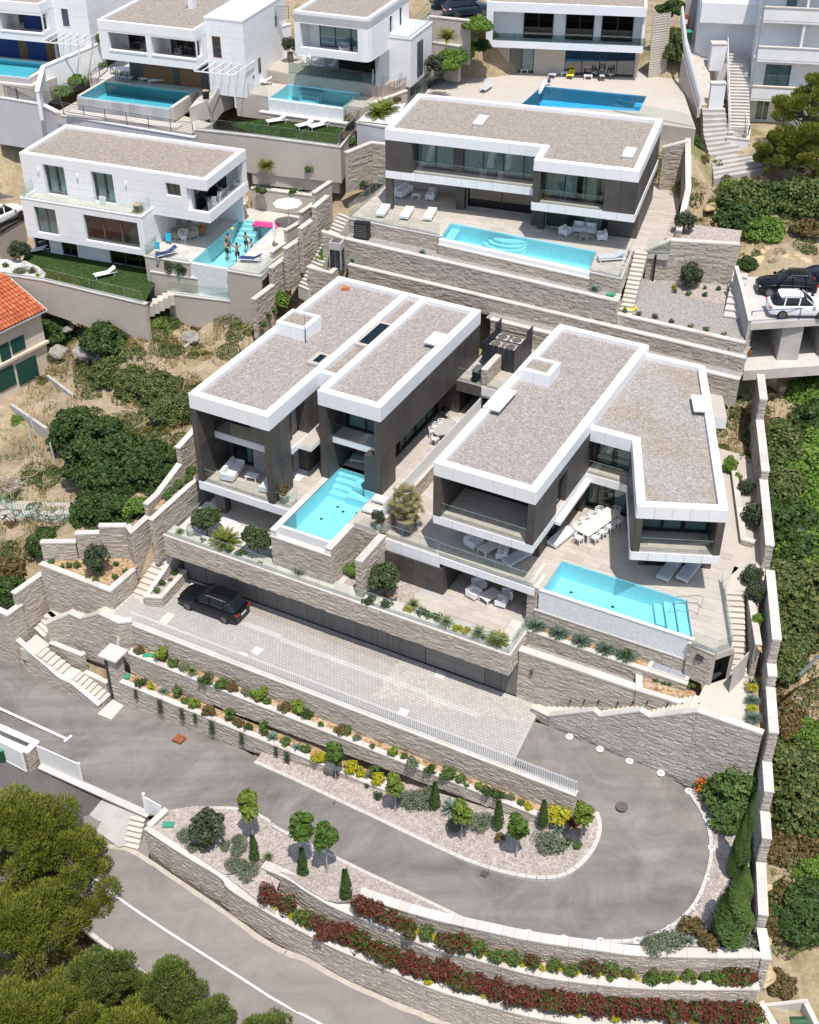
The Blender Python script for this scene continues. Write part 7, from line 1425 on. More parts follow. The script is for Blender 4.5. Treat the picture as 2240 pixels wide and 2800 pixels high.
sa,sb2=at('m',860,745,-6.9),at('m',905,545,-5.5);ST('five pale steps beside the gate down to the public road',Frame(sa,0),(0,0),(sb2.x-sa.x,sb2.y-sa.y),1,-6.85,-5.45,6,wside=1,base=1)
M['slatmix']and None
GS('gravel_bed',[at('m',935,605,-4.95),at('m',1035,490,-4.98),at('m',1215,462,-5),at('m',1480,480,-5),at('m',1300,660,-4.95)],'bgv')
# -- plants set out
Z=Zv(0)
rp=random.Random(5)
def put(sn,f,x,y,z,rz=None,sc=None,lab=None):
 return(at(f,x,y,z),rp.uniform(0,6.3)if rz is None else rz,sc,lab)
 # young trees with open crowns on slim pale trunks
T1=tree(31,3.75,.5,1.35,'maplelight',2300,.12,18,.05,cr=.5);T2=tree(32,5,.68,1.9,'maple',3400,.13,24,.07,cr=.42);T3=tree(33,3.75,.55,1.35,'maple',2500,.12,18,.05,cr=.5)
PL_(T1,[put(T1,'m',1572,672,-4.75,sc=1.22),put(T1,'n',866,500,-3.6,sc=.97),put(T1,'n',1275,682,-3,sc=1.05),put(T1,'o',245,692,-1.7,sc=1.05)],['bright green young tree beside the slim cypress in the lower gravel bed','light green young tree left of the large grey mound','light green young tree beside the big pale agave','yellow-green young tree at the tip of the gravel bed by the loop'],'young trees in the gravel beds')
PL_(T2,[put(T2,'n',300,865,-4.1,sc=1.1),put(T2,'n',445,885,-3.95,sc=.98)],['taller dark young tree left of its twin by the lower kerb','dark young tree right of its twin by the lower kerb'],'young trees in the gravel beds')
PL_(T3,[put(T3,'n',497,322,-4.35),put(T3,'n',1615,792,-2.65,sc=1.06)],['dense dark young tree in front of the yellow shrubs of the lower planter','green young tree nearest the upper kerb by the drain grate'],'young trees in the gravel beds')
C1_=cypress(41,2.3,.3,n=1100,ls=.11);C2_=cypress(42,6.8,.5,n=5200,ls=.13)
PL_(C1_,[put(C1_,'m',1583,808,-4.85),put(C1_,'n',295,900,-4.2,sc=1.05),put(C1_,'q',560,142,-3.7,sc=1.15),put(C1_,'n',1110,482,-3.3),put(C1_,'n',1500,600,-2.55),put(C1_,'o',5,590,-2.1,sc=.95)],['slim dark cypress below the bright young tree in the lower bed','slim cypress at the feet of the two dark young trees','slim dark cypress nearest the wide stone coping','slim cypress at the right end of the large grey mound','slim cypress between the dark agave and the upper wall','slim cypress left of the yellow bush by the loop'],'slim cypresses in the gravel beds')
PL_(C2_,[put(C2_,'o',1215,860,-1.4,sc=.92),put(C2_,'o',1180,905,-1.5,sc=.75)],['taller cypress in the strip by the right boundary wall','shorter cypress leaning into the taller one by the boundary wall'],'cypresses by the right wall')
BC=cypress(43,6,1,'midgreen',9000,.17,'conifer');PL_(BC,[put(BC,'r',1160,372,-1.75,sc=.97)],['broad dense green conifer at the bottom of the right strip'])
# olive-like bushes
O1=tree(51,2.5,1.15,.35,'olive',2600,.12,18,.08,'bark','olive_bush',1,.36);O2=tree(52,2,1,.3,'olive',2200,.11,16,.06,'bark','olive_bush',1,.38);O3=tree(53,2.5,.95,.3,'olivegreen',3000,.11,16,.06,'bark','olive_bush')
for c in(O1,O2,O3):c[0]['category']='bush'
PL_(O1,[put(O1,'m',1295,705,-4.85,sc=1.12),put(O1,'j',610,150,1.45,sc=.95)],['big grey-green olive bush in the lower gravel bed','grey olive bush in the stone planter left of the court'],'olive bushes')
PL_(O3,[put(O3,'D5',425,385,G,sc=1.12),put(O3,'D5',850,560,G,sc=1.15),put(O3,'D3',350,1020,G,sc=1.2)],['round dark bush beside the pale urn on the garage roof garden','round dark bush against the narrow pool box','round dark bush growing from the tilted pot by the garden wall'],'dark round bushes in the garden')
PL_(O2,[put(O2,'f',920,650,13.62),put(O2,'f',885,310,16.55,sc=.9),put(O2,'b',1110,460,21,sc=.9),put(O2,'i',1265,800,7.1,sc=.6),put(O2,'i',1330,1010,7),put(O2,'l',1320,330,6.9,sc=.72),put(O2,'l',1300,230,6.9,sc=.75),put(O2,'d',1075,565,11.2,sc=.72),put(O2,'d',1130,580,11.2,sc=.7),put(O2,'d',990,545,11.2,sc=.6),put(O2,'d',125,480,ZL,sc=.9),put(O2,'d',160,470,ZL,sc=.7)],['round olive bush standing alone in the gravel yard','small olive bush above the square stone wall','feathery grey bush on the pale ledge right of the infinity pool','small olive bush in the narrow bed beside the right villa','spreading olive bush at the end of the inner planter wall','lower olive bush beside the long right steps','upper olive bush beside the long right steps','middle olive bush on the planter by the towel corner','right olive bush on the planter by the towel corner','left trailing olive bush on the planter by the towel corner','taller olive bush in the white gravel bed by the lawn','smaller olive bush in the white gravel bed by the lawn'],'small olive bushes')
BR=shrub('b',61,.85,1.35,'bright',1700,.1,14,name='bright_shrub');PL_(BR,[put(BR,'e',160,775,9.3,sc=1.15),put(BR,'e',425,500,12.6,sc=.95),put(BR,'D5',1680,735,G,sc=.85),put(BR,'i',1165,650,7.2,sc=.8),put(BR,'g',850,930,3.6,sc=1.2),put(BR,'i',1215,720,7.1,sc=.5),put(BR,'l',1332,465,6.9,sc=.5)],['bright green round shrub left of the dark villa roof','bright green shrub beside the green-grey cabinet','bright shrub in front of the pool box side wall','bright shrub in the corner under the small side bridge','bright green shrub at the edge of the dark trees','small lime shrub in the narrow right bed','lime shrub halfway down the long right steps'],'bright green shrubs')
# rosettes
CY=cycad('cycad',71,44,1.15,'cycad',w=.17);PL_(CY,[put(CY,'D5',575,455,G+.1,sc=1.15),put(CY,'k',1500,590,4.3,sc=.8),put(CY,'5',885,645,15.6,sc=0+.55),put(CY,'b',590,735,19,sc=1.15),put(CY,'b',810,690,20.3,sc=1.1),put(CY,'b',755,720,20.3),put(CY,'b',250,1005,16.45),put(CY,'b',100,1140,14.4,sc=1.1),put(CY,'d',1655,-90,16.3,sc=.9),put(CY,'b',1185,250,25,sc=1.1),put(CY,'b',365,1170,14.4,sc=.7)],['large yellow-green cycad between the two dark garden bushes','yellow-green cycad in the corner of the glass balustrade','cycad in the pot on the white house balcony','dark cycad at the right end of the lawn wall','taller palm-like cycad in the bed left of the upper roof','lower cycad in the bed left of the upper roof','cycad in the upper planter beside the dry grass','cycad in the lower planter, left of the pale agave','cycad at the left end of the upper planter','cycad behind the ledge by the air conditioners','small cycad at the right end of the lower planter'],'cycads')
AG=rosette('agave',72,34,.8,.085,'agave',el=(.1,1.35));PL_(AG,[put(AG,'n',1215,485,-3.1,sc=1.2),put(AG,'o',112,605,-2,sc=.8),put(AG,'r',912,400,-1.95,sc=.8),put(AG,'b',110,985,16.45,sc=1.6),put(AG,'b',305,1180,14.4,sc=1.3),put(AG,'e',598,490,14.75,sc=.75),put(AG,'e',1033,435,14.75,sc=.6),put(AG,'f',330,665,14.75,sc=.8),put(AG,'f',1148,1045,12.6),put(AG,'f',18,765,12.7,sc=.8),put(AG,'j',1017,890,-3.6,sc=.7),put(AG,'j',1692,1168,-3.6,sc=.65),put(AG,'n',103,45,-3.6,sc=.65),put(AG,'n',255,105,-3.6,sc=.65)],['large pale agave on the upper gravel bed','blue agave in front of the yellow bush by the loop','small blue agave in the lower right strip','largest blue-grey agave in the upper planter','pale agave in the lower planter beside the swimmers','small agave beside the green-grey cabinet','small agave on the strip below the three white loungers','agave at the foot of the outdoor steps','dark agave at the right end of the middle back terrace','agave at the left of the gravel yard wall','agave in the lower planter near the gate pillar','second agave along the lower drive planter','third agave along the lower drive planter','fourth agave along the lower drive planter'],'agaves')
YU=rosette('yucca',73,70,.72,.03,'yucca',cat='yucca',el=(-.2,1.4),curl=.25,trunk=.45,tr=.06);PL_(YU,[put(YU,'k',975,385,4.25),put(YU,'k',1180,490,4.25),put(YU,'k',1380,560,4.25,sc=1.05),put(YU,'D5',195,385,G,sc=.7),put(YU,'j',1195,790,-1.8,sc=.85),put(YU,'m',1665,805,-4.8,sc=.6),put(YU,'n',80,795,-4.4,sc=.6)],['left yucca of three behind the garden glass','middle yucca of three behind the garden glass','right yucca of three behind the garden glass','small yucca beside the pale urn','yellow-green yucca in the upper drive planter','small yucca beside the slim cypress by the gate','small yucca left of the two dark young trees'],'yuccas')
BG=tuft('blue_grass',74,300,.72,'bluegrass',w=.032);PL_(BG,[*[(A_(x,-4.3,4.4),0,1.1)for x in(13.4,14.9,16.4,18,19.3)],put(BG,'l',1310,950,4.8,sc=.75),put(BG,'l',1315,1060,4.8,sc=.8)],[f'{ONES[i]} blue grass clump from the left below the long pool' for i in rg(5)]+['upper blue grass clump in the bed by the right landing','lower blue grass clump in the bed by the right landing'],'blue grass clumps')
DG=tuft('spiky_leaves',75,90,.9,'darkleaf',w=.022,spread=.7,curl=.2);PL_(DG,[put(DG,'D5',1200,730,G),put(DG,'l',1305,860,4.8,sc=.9),put(DG,'j',1015,700,-1.8,sc=.9)],['spiky dark leaf clump against the narrow pool box front','spiky leaf clump at the foot of the open gate','spiky green clump in the upper drive planter'],'spiky leaf clumps')
# low mounds and planter shrubs
def mk(nm,seed,R,H,mt,n=520,ls=.08,cl=9,name='shrub'):return shrub(nm,seed,R,H,mt,n,ls,cl,name=name)
KD={'gm':mk('gm',81,.62,.42,'grey',1900,.045,16,'grey_mound'),'gd':mk('gd',82,.45,.55,'darkleaf',600,.07),'gg':mk('gg',83,.45,.6,'midgreen',600,.08),'tl':mk('tl',84,.42,1.15,'limeleaf',700,.09,10,'tall_shrub'),'br':mk('br',85,.42,.6,'brownleaf',560,.07),'yl':mk('yl',86,.42,.5,'yellowleaf',560,.07,9,'yellow_shrub'),'gy':mk('gy',87,.45,.5,'grey',520,.06),'rd':mk('rd',88,.4,.6,'redleaf',450,.08),'sm':mk('sm',89,.2,.26,'midgreen',160,.05,5,'small_plant'),'tk':mk('tk',90,.36,1.1,'midgreen',620,.08,9,'tall_shrub')}
used=set()
WHAT={'gm':'grey-green rounded mound','gd':'dark green shrub','gg':'mid green shrub','tl':'tall light green shrub','br':'brownish shrub','yl':'yellow-leaved shrub','gy':'low grey shrub','rd':'dark red shrub','sm':'tiny green plant','tk':'tall slender green shrub'}
def GP(items,z,where,group):
 items=unp(items)
 cnt={};tot={}
 for k,*_ in items:tot[k]=tot.get(k,0)+1
 for it in items:
  k,f,x,y=it[:4];s=it[4]if len(it)>4 else 1;zz=it[5]if len(it)>5 else z;cnt[k]=cnt.get(k,0)+1
  lab=WHAT[k]+' '+where if tot[k]==1 else f'{ordw(cnt[k])} {WHAT[k]} from the left {where}'
  PL_(KD[k],[put(KD[k],f,x,y,zz,sc=s)],lab,group,first=k not in used);used.add(k)
GP('''br j 865 650;tl j 1010 690 1.2;gg j 1075 725 1.0;gy j 1150 755 1.1;gd j 1290 830 1.2;gg j 1370 860 1.2;br j 1440 880 1.1;gy j 1525 905 1.0;tl j 1615 945 1.2;gg j 1655 960 .7;br k 180 1010 1.1;tl k 265 1020 1.1;gd k 310 1050 .9;gg k 405 1105 .5;br k 530 1150 1.1;gg k 560 1150 .9;gy k 632 1180 .8;gg n 720 105 .5;tl n 855 150 .8;gg n 915 165 .6;gy n 970 210 1.25;gd n 1088 250 .9;gg n 1180 285 1.3;gg n 1280 310 .9;gg n 1310 345 .4;tl n 1380 355 .6;gd n 1430 395 1.0;gd n 1510 415 1.0;gy n 1570 420 .8;gg n 1650 455 .6;yl n 1690 480 .8''',-1.8,'in the upper drive planter','shrubs in the upper drive planter')
GP('''gd j 880 850 1.0;yl j 940 868 .8;tk j 1105 920 1.0;gg j 1150 955 .8;tl j 1205 990 .9;br j 1300 1030 1.2;tk j 1430 1070 1.1;br j 1485 1098 1.0;gd j 1545 1125 .8;tk j 1645 1150 1.1;br n 60 25 .7;gg n 180 85 .9;gg n 305 120 .9;yl n 390 190 1.3;yl n 590 250 1.4;yl n 650 275 1.0;gy n 690 285 .8;tk n 735 285 1.0;yl n 755 320 1.3''',-3.65,'in the lower drive planter','shrubs in the lower drive planter')
GP('''gm m 1150 655 .95;gm m 1200 725 .7;gm m 1400 720 .7;gm m 1480 680 .75;gm m 1485 745 1.0;gm m 1470 850 1.25;gm m 1560 890 1.35;gm n 215 885 1.1;gm q 345 20 1.1;gm q 420 80 1.2;gm q 470 120 .8;gm q 745 122 .5;gm q 815 130 .8''',-4.75,'in the lower gravel bed','grey mounds in the lower gravel bed')
GP('''gd n 755 405 .7 -3.7;gm n 950 430 1.3 -3.4;gm n 1030 435 1.5 -3.3;gm n 1240 590 1.1 -3.0;gm n 1390 575 1.35 -2.7;br n 1515 670 .8 -2.5;yl o 105 560 1.9 -1.9;gm o 60 710 1.6 -2.2;rd o 205 590 1.2 -1.75;gd o 90 735 .6 -2.2;gg o 225 715 .7 -1.9;gd o 165 690 .5 -1.95''',-3,'on the upper gravel bed','shrubs on the upper gravel bed')
GP('''gm r 690 440 1.2;gm r 790 415 1.5;br r 925 335 1.7;gy r 975 295 .9;br r 1035 415 1.7;gm r 1170 435 1.0;gm r 1255 400 1.3''',-1.95,'in the lower right strip','shrubs in the lower right strip')
GP('''gd D3 222 1085 1.0;gd D3 350 1115 .95;gd D5 385 440 .6;gd D5 600 530 .9;gd D5 700 555 .9;gd D5 870 630 .5;yl k 945 395 .9;gd k 1040 420 1.0;gg k 1080 440 .8;gd k 1120 450 .9;yl k 1250 515 .9;yl k 1300 530 .9;gg k 1420 575 .6''',4.25,'in the garden behind the long glass','low shrubs in the roof garden')
GP('''gd D2 670 390 .6;gd D2 880 455 .8;gd D2 1090 530 .7;gd D2 1270 600 1.0''',4.4,'between the blue grass clumps','low shrubs between blue grass')
GP('''sm D4 860 1110 1.3;sm D4 915 1130 1.3;sm D4 970 1150 1.3;sm D4 1020 1165 1.3;sm D4 1075 1185 1.3;sm D4 1130 1190 1.3;sm D4 1160 1165 1.5;sm D4 1185 1125 1.6''',3.9,'in the bed below the pool corner','strap-leaved plants')
GP('''yl l 1305 880 .9;yl l 1305 1010 .8''',4.8,'in the bed by the right landing','yellow shrubs by the right landing')
GP('''sm j 985 268 1.6;gd j 1010 225 .6;gy j 1055 200 .5;gd j 1080 160 .6''',.72,'in the small rose planter','plants in the rose planter')
GP('''sm j 320 85 1.5;sm j 380 115 1.2;gg j 430 110 .6;gg j 485 110 .7;sm j 535 185 1.2;sm j 597 205 1.4;sm j 725 185 1.5;sm j 775 140 1.2;gd j 720 105 .5''',1.48,'round the grey olive bush','plants round the grey olive')
GP('''gg g 1040 830 .9 5.1;gg g 1075 790 .8 5.1;gg g 1120 755 1.0 5.2;gg g 1165 720 .9 5.3;gg g 1200 670 1.0 5.3''',5.1,'in the narrow planter beside the left villa','narrow planter shrubs')
GP('''sm f 165 820 1.2 12.6;sm f 235 838 .9 12.6;yl f 325 855 .5 12.6;sm f 487 897 1.2 12.6;sm f 650 930 1.5 12.6;sm f 760 958 1.3 12.6;sm f 842 978 1.1 12.6;yl f 915 995 .6 12.6;sm f 1045 1030 1.0 12.6;sm f 1030 1150 1.2 11.5''',12.6,'on the middle back terrace','plants on the back terrace')
GP('''sm f 510 800 1.4;sm f 612 820 1.4;sm f 707 840 1.4;sm f 812 868 1.3;sm f 925 895 1.3;sm f 1027 915 1.5;sm f 1132 943 1.2''',13.65,'along the front of the gravel yard','plants along the gravel yard')
GP('''yl f 825 650 .5;sm f 825 680 1.3;sm f 915 690 1.4;gd f 1018 700 .5;sm f 1010 655 1.0;gd f 1102 662 .5''',13.65,'round the yard olive bush','plants round the yard olive')
GP('''sm e 680 520 1.2 12.6;sm e 745 535 1.0 12.6;sm e 905 578 1.3 12.6;sm e 1230 650 1.4 12.6;sm e 1350 680 1.6 12.6;yl e 1480 712 .8 12.6;sm e 1630 750 1.4 12.6''',12.6,'on the back terrace strip','plants on the back strip')
GP('''gg d 40 520 .7;gm d 125 560 1.0;gd d 205 555 .8;yl d 235 580 .5''',10.4,'in the white gravel bed','shrubs in the white gravel bed')
GP('''gg e 55 890 .9 9.5;sm e 80 835 1.6 9.4;sm e 120 805 1.4 9.4;gg d 1645 890 .9 9.2''',9.5,'in the bed left of the dark villa roof','plants left of the roof')
GP('''gd b 15 1190 .9 14.4;gg b 40 1200 .9 14.4;gg b 225 1200 .9 14.4;gg b 195 1030 .8 16.4;br b 425 1050 1.3 16.4;gg b 335 1065 1.0 16.4;gd b 645 1160 1.5 15.4;gg b 605 900 1.2 18.0;br b 875 640 1.0 20.8''',15,'in the pale terraced planters','plants in the pale planters')
# photinia rows
PA=[shrub('p',201+i,.55,1.05,'photinia',900,.085,12,.42,cat='shrub',name='photinia')for i in rg(3)];PG=[shrub('p',211+i,.5,.95,'photgreen',800,.085,11,.42,cat='shrub',name='photinia')for i in rg(2)];PR=[shrub('p',221+i,.58,1.1,'photred',950,.085,12,.42,cat='shrub',name='photinia')for i in rg(2)]
up=unp('''q 650 215 r 1.25;q 760 255 r 1.2;q 835 290 a 1.1;q 888 315 a .9;q 945 345 a 1.15;q 1055 385 g 1.2;q 1165 420 a 1.0;q 1210 430 a 1.1;q 1270 450 a 1.25;q 1372 475 g 1.2;q 1490 515 g 1.05;q 1602 545 g 1.2;q 1705 565 a 1.0;r 70 585 g 1.1;r 178 600 g .95;r 302 612 a 1.15;r 425 620 g 1.1;r 542 630 g .9;r 680 655 g 1.1;r 790 655 g 1.0;r 912 655 g .95;r 1012 650 g .85;r 1110 660 g 1.1;r 1165 655 a 1.1;r 1230 655 a 1.2;r 1285 655 r 1.0''')
lo_=unp('''q 70 150 r 1.35;q 120 170 r 1.0;q 190 215 a 1.25;q 275 280 g 1.25;q 330 295 g 1.0;q 380 320 a 1.1;q 435 365 r 1.3;q 500 380 r 1.2;q 560 400 r 1.3;q 640 450 a 1.4;q 690 460 a 1.0;q 755 500 a 1.3;q 840 540 a 1.3;q 895 555 a 1.1;q 945 575 r 1.3;q 1010 600 r 1.3;q 1065 610 a 1.3;q 1120 620 r 1.3;q 1180 630 r 1.4;q 1260 680 a 1.4;q 1320 690 a 1.2;q 1380 700 r 1.2;q 1490 740 r 1.3;q 1600 770 r 1.35;q 1650 775 a 1.1;q 1700 790 r 1.3''')
for k in rg(23):
 lo_.append(('r',25+k*57.5,800+k*4.2+(8 if k%2 else 0),'rar'[k%3]if k%7 else 'a',1.25+.12*((k*7)%3)))
def row(items,z,where,group):
 for i,(f,x,y,k,s)in en(items):
  pool_={'a':PA,'g':PG,'r':PR}[k];sn=pool_[i%len(pool_)];first=sn[0].name not in used;used.add(sn[0].name)
  col={'a':'mixed red and green','g':'mostly green','r':'deep red'}[k]
  PL_(sn,[put(sn,f,x,y,z,sc=s*.95)],f'{col} photinia, {ordw(i+1)} from the left in the {where}',group,first=first)
row(up,-3.3,'upper photinia row','upper photinia row');row(lo_,-5.1,'lower photinia row','lower photinia row')
YB=shrub('y',231,.24,.34,'yellowleaf',220,.055,6,cat='shrub',name='yellow_shrub')
yl_u=unp('''q 697 232;q 798 272;q 890 318;q 990 345;q 1100 388;q 1205 412;q 1315 432;q 1428 475;q 1545 518;q 1665 542;r 0 568;r 110 578;r 225 603;r 350 612;r 470 618;r 595 642;r 715 640;r 843 645;r 950 645;r 1060 645''')
yl_l=unp('''q 110 190;q 230 245;q 320 290;q 580 428;q 700 455;q 1075 660;q 1210 660;q 1415 735;r 235 845;r 455 885;r 945 905''')
PL_(YB,[put(YB,f,x,y,-3.25,sc=1.15,lab=f'{ordw(i+1)} small yellow shrub from the left along the upper photinia row')for i,(f,x,y)in en(yl_u)],'','small yellow shrubs of the upper row')
PL_(YB,[put(YB,f,x,y,-5.05,sc=1.15,lab=f'{ordw(i+1)} small yellow shrub from the left along the lower photinia row')for i,(f,x,y)in en(yl_l)],'','small yellow shrubs of the lower row',first=False)
# trailing plants hanging over the drive wall
tv=thing('trailing_plant','','trailing plant');r=random.Random(9);mb=MB()
for _ in rg(150):
 z=-r.random()*1;QL(mb,V3((r.gauss(0,.13)*(1+z*.3),-.12-r.random()*.14,z)),V3((r.uniform(-.5,.5),-1,.4)).normalized(),rvec(r),.07*r.uniform(.6,1.3),.03)
mb.bd('foliage','olive',tv);s=MB()
for k in rg(4):s.tube([(-.15+.1*k,.05,.05),(-.15+.1*k,-.12,-.05),(-.2+.12*k,-.14,-.9)],[.008,.006,.004],4)
s.bd('stem','bark',tv);TV=SN(tv)
tx=[FA.l(at(f,x,y,-3.6)).x for f,x,y in(('j',870,850),('j',1015,920),('j',1140,985),('j',1220,1020),('j',1320,1070),('j',1500,1150),('n',125,100),('n',195,130),('n',500,250),('n',690,330))]
PL_(TV,[(A_(x,y2-.02,-3.52),FA.yaw,.8+.35*((i*5)%3)/2,f'{ordw(i+1)} trailing plant from the left over the drive wall')for i,x in en(tx)],'','trailing plants on the drive wall')
# right strip shrubs with orange flowers
BB1=bigbush(301,1.5,2.6,'midgreen',5200,.13,30,'bush',.33);PL_(BB1,[put(BB1,'o',1195,440,-.9,sc=1.25),put(BB1,'o',1040,360,-.85,sc=.5),put(BB1,'o',1150,560,-1,sc=.75)],['tall leafy green bush in the corner below the big zigzag wall','small bush covered with orange flowers by the loop kerb','middle leafy bush between the corner bush and the cypress'],'leafy bushes by the right wall')
of=TW('orange_flowers','orange flowers on the small bush by the loop kerb','flowers',at('o',1000,345,-.7));mb=crown_mb(150,[(*(at('o',985,315,-.1)),.28),(*(at('o',970,355,-.4)),.22),(*(at('o',1010,300,.1)),.2)],.07,3);mb.bd('petals','orangefl',of)
# pines at the lower left
PN=[pine(401,11,3.7,'pine',40000,.2,60),pine(402,9,3.1,'pine',30000,.2,46),pine(403,7.5,2.2,'pinedk',20000,.18,34)]
def pinebase(f,x,y,ztop,H):p=at(f,x,y,ztop);return V3((p.x,p.y,ztop-H))
pl=[(0,'m',120,420,-.5,11,1.05,'tall bright pine standing left of the gate drive'),(0,'p',60,150,-2.5,11,.95,'pine below the tall bright one at the left edge'),(1,'m',380,740,-2.6,9,.85,'smaller pine overhanging the road below the gate'),(0,'p',100,720,-2.6,11,.9,'broad yellow-green pine in the lower left corner'),(2,'p',655,480,-3.4,7.5,1,'open slender pine beside the public road'),(1,'p',420,800,-3.4,9,.8,'low pine between the slender pine and the corner'),(1,'p',980,780,-4,9,.95,'broad pine at the bottom centre left'),(2,'p',1080,600,-3.4,7.5,.95,'darker slim pine left of the white road line'),(2,'p',1280,780,-4.4,7.5,.9,'small rounded pine beside the road at the bottom'),(2,'q',30,880,-5,7.5,.72,'lone small pine tip near the bottom road line'),(1,'p',700,1000,-3.5,9,.9,'pine crown at the very bottom edge')]
up_=set()
for k,f,x,y,zt,H,s,lab in pl:
 PL_(PN[k],[(pinebase(f,x,y,zt-1,H*s),rp.uniform(0,6.3),s)],lab,'pines at the lower left',first=k not in up_);up_.add(k)
PT=PN[2];PL_(PN[1],[(V3((*at('c',1600,800,19.5)[:2],15)),1,1),(V3((*at('c',1690,1080,17)[:2],14.6)),2,.62),(V3((*at('c',1470,960,18)[:2],15.2)),4,.55)],['tall olive-green pine in front of the apartment house','low pine branch mass at the right edge','smaller dark pine beside the grey steps'],'pines at the upper right',first=False)
# wild bushes on both slopes
MB1=[bigbush(501,2.6,2.6,'macchia',9000,.19,40),bigbush(502,2,2,'darkleaf',6500,.17,34),bigbush(503,1.9,1.5,'bright',6000,.16,34),bigbush(504,1.3,1.1,'brownleaf',2600,.13,22),bigbush(505,2.2,3.2,'darkleaf',9500,.16,40)]
ub_=set()
def bush(k,f,x,y,z,s,lab,group):
 k=int(k);PL_(MB1[k],[(at(f,x,y,z)-Zv(.25),rp.uniform(0,6.3),s)],lab,group,first=k not in ub_);ub_.add(k)
LB=[(4,'g',480,360,3,.95),(4,'g',640,420,3.6,1),(4,'g',780,520,4,1),(4,'g',560,560,2.8,1),(4,'g',700,700,3,1.05),(4,'g',880,620,4.2,.9),(4,'g',960,560,4.8,.8),(4,'g',600,860,2.2,.85),(4,'g',740,900,2.8,.8),(4,'g',400,420,2.4,.6),(4,'g',1030,580,5,.6)]
for i,(k,f,x,y,z,s)in en(LB):bush(k,f,x,y+90*s,z,s,f'dark crown of the big tree group, {ordw(i+1)} counted from the farmhouse side','big dark tree group left of the villa')
LS=[(1,'d',650,980,7,1,'dark round bush on the rocky slope below the lawn'),(2,'d',960,880,7.2,.95,'bright dark-edged bush against the lawn wall'),(1,'d',900,810,7.8,.6,'small dark bush right of the lawn wall end'),(3,'d',350,720,8,1,'brown shrub beside the farmhouse ridge'),(1,'d',330,930,5.6,.9,'dark shrub behind the farmhouse corner'),(0,'d',700,1180,5.2,.75,'sprawling shrub above the big tree group'),(0,'d',830,1120,5.8,.7,'sprawling shrub beside the ruined concrete box'),(3,'d',1065,990,6.5,.7,'dry shrub on the boulder top'),(2,'d',1200,1080,5.8,.6,'yellowish shrub behind the ruined concrete box'),(0,'g',1000,150,5.6,.7,'low dark shrub nearest the left villa roof'),(0,'g',1080,280,6,.75,'low dark shrub beside the left villa corner'),(0,'g',850,120,5.2,.7,'low shrub between the posts and the left villa'),(3,'d',480,700,8.2,1.1,'dry brush along the lawn wall'),(3,'d',600,760,8,.9,'dry brush near the middle of the lawn wall'),(3,'d',1250,860,7,1,'dry brush left of the cut rock face'),(3,'d',1380,850,7.2,1,'dry brush beside the dark gap in the wall'),(1,'g',300,1090,.8,.75,'green bush against the rubble wall'),(3,'j',50,120,-.8,1.1,'brown bush at the left edge above the stub wall'),(1,'j',45,260,-1.3,.8,'dark bush at the far left edge'),(3,'d',280,640,8.4,.8,'brush at the corner of the curved lawn wall'),(2,'g',900,860,3.8,.5,'light bush in the corner of the bending wall'),(1,'d',240,680,8.2,.6,'olive bush beside the farmhouse chimney'),(0,'d',780,950,6.6,.5,'dark bush beside the pale boulders'),(2,'g',120,330,2.2,.45,'flowering bush at the farmhouse steps'),(3,'g',90,950,.3,.7,'dry bush by the rubble wall'),(3,'d',1500,900,7.6,.5,'dry tuft at the dark wall gap')]
for k,f,x,y,z,s,lab in LS:bush(k,f,x,y,z,s,lab,'bushes on the left slope')
RB=unp('''1 f 1230 230 15.3 1.0;2 f 1380 290 15.0 1.0;0 f 1280 130 15.6 .9;1 f 1450 110 15.6 1.1;0 f 1620 130 15.6 1.1;2 f 1180 20 16 .55;1 f 1280 500 14 .45;3 f 1650 280 15.2 1.0;2 i 1640 150 8.0 1.15;4 i 1720 60 8.6 .9;1 i 1680 330 7.2 1.0;2 i 1650 520 6.2 1.3;2 i 1700 720 5.6 1.35;2 i 1570 640 6.0 .8;1 i 1520 980 4.6 1.2;1 i 1420 930 5.2 .8;2 i 1660 900 4.9 1.2;2 i 1720 1090 4.2 1.2;2 i 1570 1160 4.0 .9;2 l 1700 130 3.4 1.2;1 l 1560 60 3.6 1.1;0 l 1480 250 3.0 .95;0 l 1620 330 2.6 1.2;2 l 1480 430 2.2 .75;0 l 1500 560 1.9 .85;3 l 1680 480 2.0 1.1;0 l 1470 700 1.4 .7;3 l 1500 1020 .2 1.2;3 l 1560 1100 0 1.0;2 l 1700 1180 -.2 .9;0 o 1600 260 -.9 1.0;2 o 1680 100 -.4 1.0;0 o 1700 420 -1.4 1.15;3 o 1560 560 -2.0 1.2;3 o 1500 700 -2.4 1.1;3 o 1650 650 -2.2 1.2;2 o 1710 860 -2.8 .7;1 r 1600 230 -3.6 1.0;3 r 1520 130 -3.4 1.1;3 r 1420 250 -3.5 .8;1 r 1690 120 -3.4 .8;3 r 1480 640 -5.6 .8;3 i 1350 330 8.2 .7;0 i 1440 500 6.6 .9;3 i 1400 160 8.6 .6;0 i 1480 760 5.6 .8;3 o 1450 420 -1.4 .9;0 o 1480 250 -.9 .7''')
for i,(k,f,x,y,z,s)in en(RB):
 w_=['dense green bush','dark green bush','bright green bush','dry brown bush','tall dark bush'][int(k)];bush(k,f,x,y,z,s,f'{w_} on the right slope, {ordw(i+1)} from the top','bushes on the right slope')
